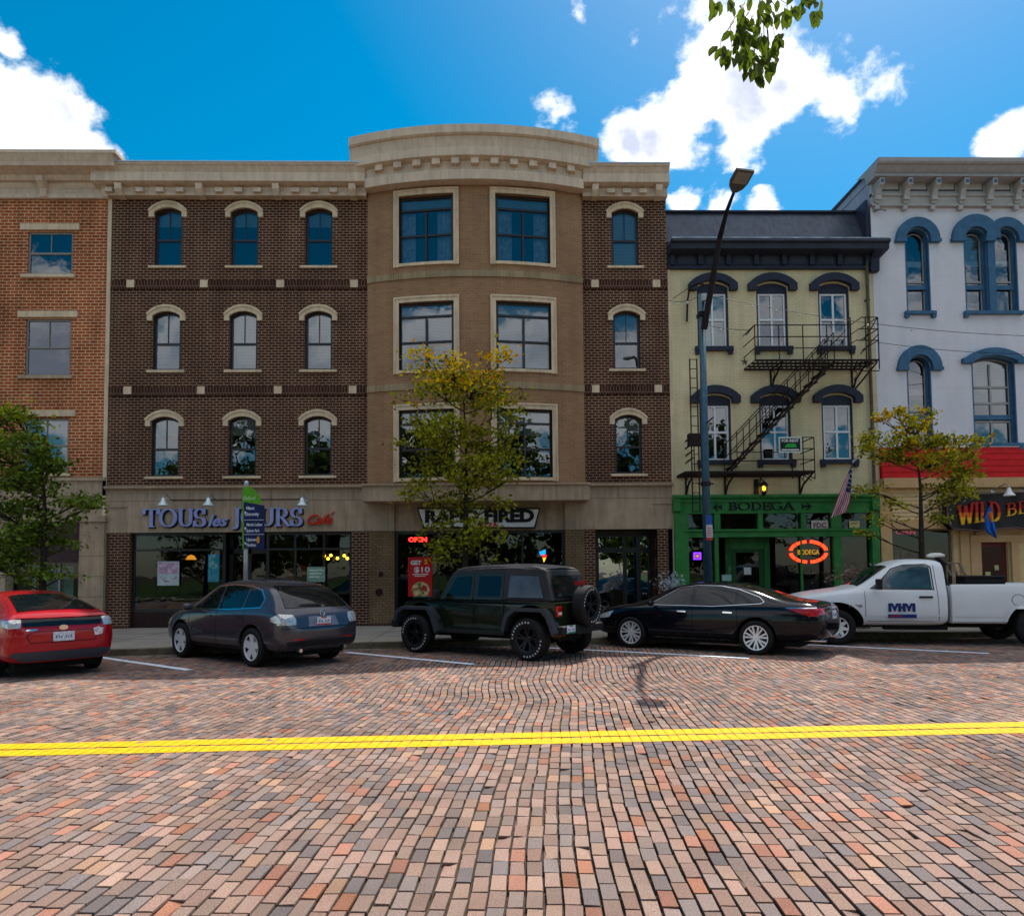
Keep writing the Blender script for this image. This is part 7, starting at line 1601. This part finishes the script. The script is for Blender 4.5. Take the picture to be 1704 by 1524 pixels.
def small_signs():
    y = YF+.10
    x0, x1, z0, z1 = rect(262, 298, 934, 974, y); t = empty('poster', ((x0+x1)/2, y, z0)); tag(t, 'white and pink poster in the left window of the cafe', 'poster')
    m = MB(); m.box(x0, x1, y, y+.01, z0, z1); part('sheet', m, mat('pale_poster', (.42, .50, .52), .6), t); m = MB(); m.box(x0+.03, x1-.03, y-.003, y, z0+.35, z1-.03); m.ring([(x0+.08+.5*k/8, z0+.28-.14*math.sin(math.pi*k/8)) for k in range(9)], [(x0+.08+.5*k/8, z0+.24-.16*math.sin(math.pi*k/8)) for k in range(9)], y-.003, y); part('picture', m, mat('poster_pink', (.42, .28, .38), .6, var=.6, vscale=9), t)
    x0, x1, z0, z1 = rect(511, 541, 943, 968, y); t = empty('window_notice', ((x0+x1)/2, y, z0)); tag(t, 'pale green notice with white edge in the right window of the cafe', 'sign')
    m = MB(); m.box(x0, x1, y, y+.01, z0, z1); part('sheet', m, mat('green_notice', (.20, .30, .24), .6, var=.3, vscale=12), t)
    m = MB()
    for k in range(3): m.box(x0+.06, x1-.06-.05*k, y-.003, y, z1-.12-.1*k, z1-.08-.1*k)
    part('lettering', m, mat('pale_lettering', (.5, .6, .52)), t)
    # glowing pendant bulbs inside the cafe
    y = YF+1.4
    for k, (u, v) in enumerate(((539.5, 925), (546, 929.5), (550.5, 924), (561.5, 929), (573, 924.5), (578, 929))):
        x, z = fp(u, v, y); t = empty('pendant_bulb', (x, y, z)); tag(t, 'small glowing yellow pendant bulb hanging in the right cafe window', 'lamp', 'glowing pendant bulbs in the cafe')
        b = MB(); b.lathe([(0, -.045), (.04, -.03), (.05, 0), (.035, .035), (0, .05)], 12, 'z', (x, y, z)); part('bulb', b, mat('warm_bulb', (.9, .5, .05), emit=(1, .50, .03), es=4.5), t); c = MB(); c.tube([(x, y, z+.05), (x, y, fz(400, 890))], .006, 4); part('cord', c, M_iron, t)
    y = YF+2; x, z = fp(318, 930, y); t = empty('pendant_lamp', (x, y, z)); tag(t, 'orange dome pendant lamp glowing inside the left cafe window', 'lamp'); b = MB(); b.lathe([(.02, .14), (.10, .10), (.17, -.02), (.15, -.02), (.03, .1)], 16, 'z', (x, y, z)); part('shade', b, mat('orange_shade', (.5, .2, .02), emit=(.8, .28, .02), es=.7), t)
    c = MB(); c.tube([(x, y, z+.13), (x, y, fz(400, 890))], .01, 4); part('cord', c, M_iron, t)
    # neon oval in the green shop
    y = YF-.03; cx, cz = fp(1345, 918, y); t = empty('neon_sign', (cx, y, cz)); tag(t, 'red oval neon sign with yellow letters in the window of the green shop', 'sign')
    m = MB()
    for a0, a1 in ((8, 42), (46, 84), (96, 134), (138, 172), (188, 222), (226, 264), (276, 314), (318, 352)):
        m.ring([(cx+.60*math.cos(R_(a0+(a1-a0)*k/5)), cz+.355*math.sin(R_(a0+(a1-a0)*k/5))) for k in range(6)], [(cx+.50*math.cos(R_(a0+(a1-a0)*k/5)), cz+.265*math.sin(R_(a0+(a1-a0)*k/5))) for k in range(6)], y-.03, y)
    part('neon_ring', m, mat('orange_red_neon', (.5, .03, .01), emit=(1, .045, .012), es=1.7), t)
    m = MB(); addtxt(m, 'BODEGA', cx, cz-.08, .15, y-.02, width=.66, depth=.01); part('neon_letters', m, mat('amber_neon', (.3, .18, .02), emit=(.55, .26, .02), es=.6), t)
    x0, x1, z0, z1 = rect(1154, 1166.5, 919, 931, y); t = empty('neon_sign', ((x0+x1)/2, y, z0)); tag(t, 'small purple neon square sign in the left window of the green shop', 'sign')
    m = MB(); w = .045
    for b in ((x0, x0+w, z0, z1), (x1-w, x1, z0, z1), (x0, x1, z0, z0+w), (x0, x1, z1-w, z1)): m.box(b[0], b[1], y-.02-random.random()*.004, y, b[2], b[3])
    part('neon_frame', m, mat('purple_neon', (.1, .02, .5), emit=(.14, .02, .95), es=2), t); m = MB(); m.box(x0+.07, x1-.07, y-.01, y, z0+.07, z1-.07); part('neon_letter', m, mat('amber_neon', (.3, .18, .02)), t)
    y = YF-.03
    for (u0, u1, v0, v1, s, lab, c_, w) in ((1350, 1378, 866, 880, 'FDC', 'white FDC sign leaning in the transom window of the green shop', (.55, .48, .46), .40), (1413, 1430, 867, 878, '', 'pale yellow notice in the right transom window of the green shop', (.55, .50, .22), 0)):
        x0, x1, z0, z1 = rect(u0, u1, v0, v1, y); t = empty('window_notice', ((x0+x1)/2, y, z0)); tag(t, lab, 'sign'); m = MB(); m.box(x0, x1, y-.01, y, z0, z1); part('sheet', m, mat('notice_%d' % int(u0), c_, .6), t)
        m = MB()
        if s: addtxt(m, s, (x0+x1)/2, z0+.04, .15, y-.012, width=w, off=.006, depth=.004)
        else: m.box(x0+.04, x1-.04, y-.013, y-.01, z1-.06, z1-.04); m.box(x0+.04, x1-.08, y-.013, y-.01, z1-.10, z1-.085)
        part('lettering', m, mat('maroon_letter', (.12, .02, .02)), t)
    # for rent sign on the fire escape
    y = YF-1.04; x0, x1, z0, z1 = rect(1296, 1334, 727, 753, y); t = empty('rent_sign', ((x0+x1)/2, y, z0)); tag(t, 'small black, white and green FOR RENT sign hung on the fire escape railing', 'sign')
    m = MB(); m.box(x0, x1, y, y+.012, z0, z1); part('panel', m, mat('sign_border', (.55, .62, .58), .5), t); m = MB(); m.box(x0+.04, x1-.04, y-.003, y, z0+.04, z1-.04); part('field', m, mat('sign_black', (.01, .02, .02)), t)
    m = MB(); addtxt(m, 'FOR RENT', (x0+x1)/2, z1-.15, .085, y-.006, width=.5, off=.003, depth=.004); m.box(x0+.08, x1-.08, y-.006, y-.003, z0+.06, z0+.10); part('lettering', m, mat('poster_white', (.7, .65, .65)), t)
    m = MB(); m.prism([(x0+.16, z0+.15), (x1-.14, z0+.15), (x1-.18, z0+.26), (x0+.24, z0+.26)], y-.007, y-.003); part('green_shape', m, mat('sign_bright_green', (.02, .35, .05)), t)
    # lantern
    y = YF-.35; x, z = fp(1271, 812, y); t = empty('wall_lantern', (x, YF, z)); tag(t, 'black wall lantern glowing yellow above the green shop sign', 'lamp')
    m = MB(); m.lathe([(0, .24), (.03, .2), (.06, .18), (.15, .08), (.15, .06), (0, .06)], 8, 'z', (x, y, z)); m.lathe([(0, -.26), (.05, -.2), (.09, -.14), (.09, -.12), (0, -.12)], 8, 'z', (x, y, z))
    for k in range(4): a = k*math.pi/2+.78; m.tube([(x+.09*math.cos(a), y+.09*math.sin(a), z-.13), (x+.13*math.cos(a), y+.13*math.sin(a), z+.07)], .008, 4)
    m.tube([(x, y, z+.2), (x, YF-.1, z+.35), (x, YF, z+.1)], .018, 6); m.box(x-.18, x-.05, YF-.06, YF, z-.3, z+.3); part('frame', m, mat('black_lantern', (.008, .010, .010), .4), t)
    m = MB(); m.lathe([(0, -.08), (.05, -.06), (.055, .0), (.03, .05), (0, .06)], 10, 'z', (x, y, z)); part('lamp', m, mat('lantern_glow', (.9, .5, .02), emit=(1, .48, .02), es=2.4), t)
small_signs()
def flags():
    # striped flag hanging from a slanted pole
    y0 = YF-.3; t = empty('flag', (fx(1420, 768, y0), YF, fz(1420, 768, y0))); tag(t, 'red, white and blue striped flag hanging from a slanted pole beside the green shop', 'flag')
    tip = (fx(1421, 765, YF-.1), YF-.1, fz(1421, 765, YF-.1)); ye = YF-1.5; end = (fx(1379, 812, ye), ye, fz(1379, 812, ye)); 
    top = Vector((fx(1419, 770, YF-.25), YF-.25, fz(1419, 770, YF-.25))); p = MB(); far = Vector((fx(1412, 790, YF-.9), YF-.9, fz(1412, 790, YF-.9))); p.tube([tip, tuple(top), tuple(top+Vector((-.05, -.8, .22)))], .018, 6); p.lathe([(0, .04), (.03, .02), (.03, -.02), (0, -.04)], 8, 'z', tuple(top+Vector((-.05, -.8, .25)))); part('pole', p, M_white, t)
    A = [(1417, 775), (1405, 800), (1394, 828), (1381, 862)]; B = [(1418, 776), (1417, 806), (1414, 836), (1408, 852)]; nst, nl = 13, 12; yy = YF-.7
    def pt(a, b):
        k = b*3; i = min(2, int(k)); f = k-i; L = Vector((A[i][0]+(A[i+1][0]-A[i][0])*f, A[i][1]+(A[i+1][1]-A[i][1])*f)); Q = Vector((B[i][0]+(B[i+1][0]-B[i][0])*f, B[i][1]+(B[i+1][1]-B[i][1])*f)); q = L.lerp(Q, a); yv = yy+.07*math.sin(a*11+b*3)*b; x, z = fp(q.x, q.y, yv); return (x, yv, z)
    red, wh, bl = MB(), MB(), MB()
    for i in range(nst):
        for k in range(nl):
            a0, a1, b0, b1 = i/nst, (i+1)/nst, k/nl, (k+1)/nl; m = bl if (i >= 6 and b0 < .45) or b0 < .15 else (red if i % 2 == 0 else wh)
            m.quad(pt(a0, b1), pt(a1, b1), pt(a1, b0), pt(a0, b0))
    part('red_stripes', red, mat('flag_red', (.36, .012, .03), .8), t); part('white_stripes', wh, mat('flag_white', (.55, .52, .56), .8), t); u = part('blue_field', bl, mat('flag_blue', (.02, .03, .12), .8), t)
    s = MB()
    for b in (.06, .15, .24, .33, .41):
        for a in (.52, .64, .76, .88): q = pt(a, b); s.box(q[0]-.012, q[0]+.012, q[1]-.012, q[1]-.006, q[2]-.012, q[2]+.012)
    part('stars', s, mat('flag_white', (.55, .52, .56)), u)
    # blue flag in front of the beige shop
    y0 = YF-.6; t = empty('flag', (fx(1625, 892, YF), YF, fz(1625, 892, YF))); tag(t, 'blue hanging flag with a red and yellow corner outside the beige shopfront', 'flag')
    a = Vector((fx(1620, 892, YF), YF, fz(1620, 892, YF))); b = Vector((fx(1648, 838, YF-.9), YF-.9, fz(1648, 838, YF-.9))); p = MB(); p.tube([tuple(a), tuple(b)], .016, 6); part('pole', p, M_iron, t)
    A = [(1646, 840), (1638, 862), (1640, 885), (1658, 896)]; B = [(1648, 840), (1652, 858), (1656, 876), (1659, 896)]; yy = YF-.8; m1, m2, m3 = MB(), MB(), MB()
    for i in range(5):
        for k in range(10):
            m = m2 if (i >= 3 and .1 < k/10 < .5) else (m3 if i == 2 and k in (2, 3, 8) else m1); m.quad(pt(i/5, (k+1)/10), pt((i+1)/5, (k+1)/10), pt((i+1)/5, k/10), pt(i/5, k/10))
    part('blue_cloth', m1, mat('flag_bright_blue', (.012, .11, .45), .8), t); part('yellow_cloth', m2, mat('flag_orange', (.55, .22, .03), .8), t); part('red_cloth', m3, mat('flag_red2', (.45, .02, .02), .8), t)
flags()
def gift_sign():
    y = YF-.45; t = empty('shop_sign', (fx(1680, 885, y), y, fz(1680, 885, y))); tag(t, 'long black sign with red to yellow western letters on the beige shopfront', 'sign')
    L, R = fx(1576, 850, y), fx(1576, 850, y)+6.6; zb, zt = fz(1640, 884, y), fz(1640, 822, y)
    P = [(L, zb+.25), (L+.15, zb+.08), (L+.9, zb+.02), (L+2, zb+.10), (L+3.3, zb-.02), (L+4.6, zb+.10), (R-.7, zb+.02), (R, zb+.2), (R, zt-.22), (R-.2, zt-.05), (L+3.3, zt+.08), (L+.2, zt-.03), (L, zt-.15)]
    m = MB(); m.prism(P, y, YF-.2); part('board', m, mat('black_sign_board', (.016, .013, .014), .4, var=.5, vscale=3), t)
    m = MB(); m.tube([(x, y-.02, z) for x, z in P+[P[0]]], .03, 6); part('board_edge', m, mat('board_edge', (.10, .06, .05), .5), t)
    cur = lambda k: .10*math.sin(k*math.pi*2.0-.4)
    for s, ua, ub, hh, dz in (('WILD', 1592, 1663, 1, -.05), ('BERRY', 1672, 1775, .62, .22)):
        a, b = fx(ua, 855, y), fx(ub, 855, y); lo, hi = MB(), MB(); full = MB(); serif(full, s, a, b, 0, .60*hh, y-.01, .05, thick=.13, thin=.06)
        # two tones: each letter is split in height, red above and yellow below
        bmn = fz(1620, 872, y)+dz; bm = bmesh.new(); vs = [bm.verts.new((v[0], v[1], v[2]+bmn+.12*math.sin((v[0]-a)*1.6))) for v in full.v]
        for f in full.f: 
            try: bm.faces.new([vs[i] for i in f])
            except ValueError: pass
        o_ = []
        for nm, z0_, z1_, m_ in (('yellow_lettering', -1, .42, mat('letter_yellow', (.78, .42, .02), .45)), ('orange_lettering', .42, .66, mat('letter_orange', (.68, .15, .012), .45)), ('red_lettering', .66, 2, mat('letter_red', (.45, .018, .012), .45))):
            b2 = bm.copy(); zz0, zz1 = bmn+z0_*.60*hh, bmn+z1_*.60*hh
            bmesh.ops.bisect_plane(b2, geom=b2.verts[:]+b2.edges[:]+b2.faces[:], plane_co=(0, 0, zz0), plane_no=(0, 0, -1), clear_outer=True); bmesh.ops.bisect_plane(b2, geom=b2.verts[:]+b2.edges[:]+b2.faces[:], plane_co=(0, 0, zz1), plane_no=(0, 0, 1), clear_outer=True)
            me = bpy.data.meshes.new(nm); b2.to_mesh(me); b2.free(); me.materials.append(m_)
            if len(me.polygons): link(nm, me, t)
        bm.free()
    for k, u in enumerate((1650, 1698, 1748)):
        x = fx(u, 820, YF-.2); gooseneck(x, fz(u, 815, YF-.3)-.08, YF-.22, ('white enamel lamp above the western sign, left of the other', 'white enamel lamp above the western sign at the right edge', 'white enamel lamp above the far end of the western sign')[k], 'white lamps above the western sign', True, .75)
    # neon strip in the shop window
    y = YF+.12; x, z = fp(1507, 886, y); t = empty('neon_sign', (x, y, z)); tag(t, 'dim red neon word in the beige shop window behind the tree', 'sign'); m = MB(); addtxt(m, 'OPEN', x, z-.05, .13, y, width=.6, depth=.01); part('neon_letters', m, mat('dim_red_neon', (.2, .02, .05), emit=(.5, .02, .08), es=.6), t)
gift_sign()
# overhead wires
def wires():
    def at(u, v, y): a, b = fp(u, v, y); return Vector((a, y, b))
    M_w = mat('wire_black', (.02, .02, .02), .6)
    for (p, q, sag, lab, lights) in ((at(1113, 500, YF-.1), at(1172, 488, 18.2), .12, 'thin cable with small bulbs between the brick building and the lamp pole', 3), (at(1172, 490, 18.3), at(1760, 560, 20), .25, 'thin cable running right from the lamp pole above the upper fire escape', 6),
                                     (at(1172, 540, 18.3), at(1250, 549, YF-1), .05, 'short cable with small bulbs from the lamp pole to the fire escape', 3), (at(1462, 570, YF-.2), at(1760, 590, 20.5), .1, 'thin cable crossing the pale grey wall between its window rows', 1)):
        t = empty('overhead_cable', p); tag(t, lab, 'cable'); m = MB(); pts = [p.lerp(q, k/16)-Vector((0, 0, sag*4*(k/16)*(1-k/16))) for k in range(17)]; m.tube(pts, .008, 4); part('cable', m, M_w, t)
        b = MB()
        for k in range(lights): c = pts[2+int(k*(7 if lights > 1 else 1)/max(1, lights-1))]; b.lathe([(0, -.06), (.035, -.03), (.03, .01), (0, .02)], 8, 'z', tuple(c-Vector((0, 0, .03))))
        part('bulb', b, mat('bulb_glass', (.7, .68, .6), .2), t, split=True)
    # bracket arm of the service drop on the olive wall
    t = empty('service_bracket', at(1146, 500, YF-.1)); tag(t, 'dark curved service bracket on the olive wall near its top left window', 'bracket'); m = MB(); m.tube([at(1143, 535, YF-.1), at(1144, 500, YF-.12), at(1148, 478, YF-.2), at(1163, 472, YF-.5), at(1171, 474, YF-.8)], .03, 6); m.tube([at(1148, 478, YF-.2), at(1120, 497, YF-.15)], .01, 4); part('arm', m, M_iron, t)
wires()
# planters behind the parked cars
def planter(u, v, y, lab, col, sz, nl=220):
    x, z = fp(u, v, y); t = empty('planter', (x, y, .15)); tag(t, lab, 'planter'); m = MB(); m.lathe([(.0, 0), (.22, 0), (.30, max(.3, z-.55)), (.27, max(.3, z-.55)), (0, z-.62)], 18, 'z', (x, y, .15)); part('pot', m, mat('planter_pot', (.12, .10, .08), .8), t, smooth=False)
    P = rng.normal(0, 1, (nl, 3))*np.array([sz, .16, .13])+np.array([x, y, z-.05]); leaf_mesh('plant', P, .09, lambda p: np.array(col)*rng.uniform(.5, 1.4, (len(p), 1)), t, M_leaf)
planter(1118, 968, 18.9, 'planter with small white flowers beside the brick pier, behind the black sedan', (.45, .5, .55), .16)
planter(1430, 955, 19.6, 'planter with dry tan flowers behind the bonnet of the white pickup', (.34, .24, .18), .42, 420)

# ================================================================== people behind the cafe window
def person(label, head, y, top, hair, hat=None, face=-.1, reach=False):
    """seated person, head centre at image point, built as one skinned body with head, neck, torso, arms, legs"""
    x, z = fp(*head, y); t = empty('person', (x, y, .2)); tag(t, label, 'person')
    J = [(0, 0, -.72), (0, 0, -.50), (0, 0, -.30), (0, 0, -.16), (0, -.01, -.08), (0, -.02, .0), (0, -.01, .08)]; Rr = [(.15, .12), (.14, .11), (.17, .11), (.07, .07), (.055, .055), (.085, .10), (.07, .08)]
    E = [(k, k+1) for k in range(6)]
    for s in (-1, 1):
        i = len(J); J += [(s*.17, 0, -.22), (s*.22, -.02, -.48), (s*.16, -.26, -.50), (s*.12, -.36, -.49)]; Rr += [(.06, .06), (.048, .048), (.036, .036), (.03, .02)]; E += [(2, i), (i, i+1), (i+1, i+2), (i+2, i+3)]
        for q in range(4): j = len(J); J.append((s*.12+(q-1.5)*.018, -.44+.01*abs(q-1), -.50)); Rr.append((.009, .009)); E.append((i+3, j))
        j = len(J); J.append((s*.08, -.38, -.485)); Rr.append((.010, .010)); E.append((i+3, j))
        i = len(J); J += [(s*.10, -.05, -.76), (s*.12, -.45, -.76), (s*.12, -.45, -1.18), (s*.12, -.58, -1.22)]; Rr += [(.09, .09), (.065, .065), (.045, .045), (.04, .03)]; E += [(0, i), (i, i+1), (i+1, i+2), (i+2, i+3)]
    me = bpy.data.meshes.new('b'); me.from_pydata(J, E, []); o = bpy.data.objects.new('b', me); C.objects.link(o); md = o.modifiers.new('s', 'SKIN'); 
    for k, r in enumerate(Rr): me.skin_vertices[0].data[k].radius = r
    me.skin_vertices[0].data[0].use_root = True; ss = o.modifiers.new('ss', 'SUBSURF'); ss.levels = 2
    dg = bpy.context.evaluated_depsgraph_get(); m2 = bpy.data.meshes.new_from_object(o.evaluated_get(dg)); bpy.data.objects.remove(o)
    for m in (mat('skin', (.42, .20, .13), .6), top, mat('dark_trousers', (.02, .02, .03), .8), ): m2.materials.append(m)
    for p in m2.polygons: c = p.center; p.material_index = 0 if c.z > -.13 or (c.y < -.22 and c.z > -.6) else (1 if c.z > -.66 else 2)
    m2.shade_smooth(); m2.name = 'body'; b = bpy.data.objects.new('body', m2); C.objects.link(b); b.parent = t; b.location = (0, 0, z-.2); b.rotation_euler = (0, 0, face)
    h = MB(); h.lathe([(0, .155), (.06, .145), (.10, .09), (.108, .02), (.09, -.04), (.08, -.05), (.09, .02), (0, .10)], 16, 'z', (0, .02, z-.2)); part('hair', h, hair, t, world=False, smooth=True)
    f = MB()
    for s in (-1, 1): f.lathe([(0, 0), (.012, .003), (0, .006)], 8, 'y', (s*.03, -.105, z-.19))
    f.tube([(0, -.105, z-.19), (0, -.125, z-.225), (0, -.105, z-.23)], .01, 5); f.box(-.022, .022, -.108, -.10, z-.256, z-.25); part('face_features', f, mat('dark_features', (.12, .04, .03)), t, world=False)
    if hat: q = MB(); q.lathe([(0, .17), (.09, .15), (.115, .08), (.118, .06)], 16, 'z', (0, .01, z-.2)); part('cap', q, hat, t, world=False, smooth=True)
ck = mat('black_hair', (.012, .010, .010), .5)
person('person with dark hair seen behind the cafe window, left of the others', (421, 958), YF+.8, mat('black_shirt', (.015, .015, .018), .8), mat('brown_hair', (.05, .02, .012), .6))
person('person in an orange top with black hair sitting behind the cafe window', (485, 952), YF+.75, mat('orange_shirt', (.55, .12, .05), .8), ck, face=.5)
person('person in a red cap sitting close to the notice in the cafe window', (503, 950), YF+1.0, mat('dark_shirt', (.03, .03, .04), .8), ck, hat=mat('red_cap', (.5, .06, .04), .8), face=-.6)
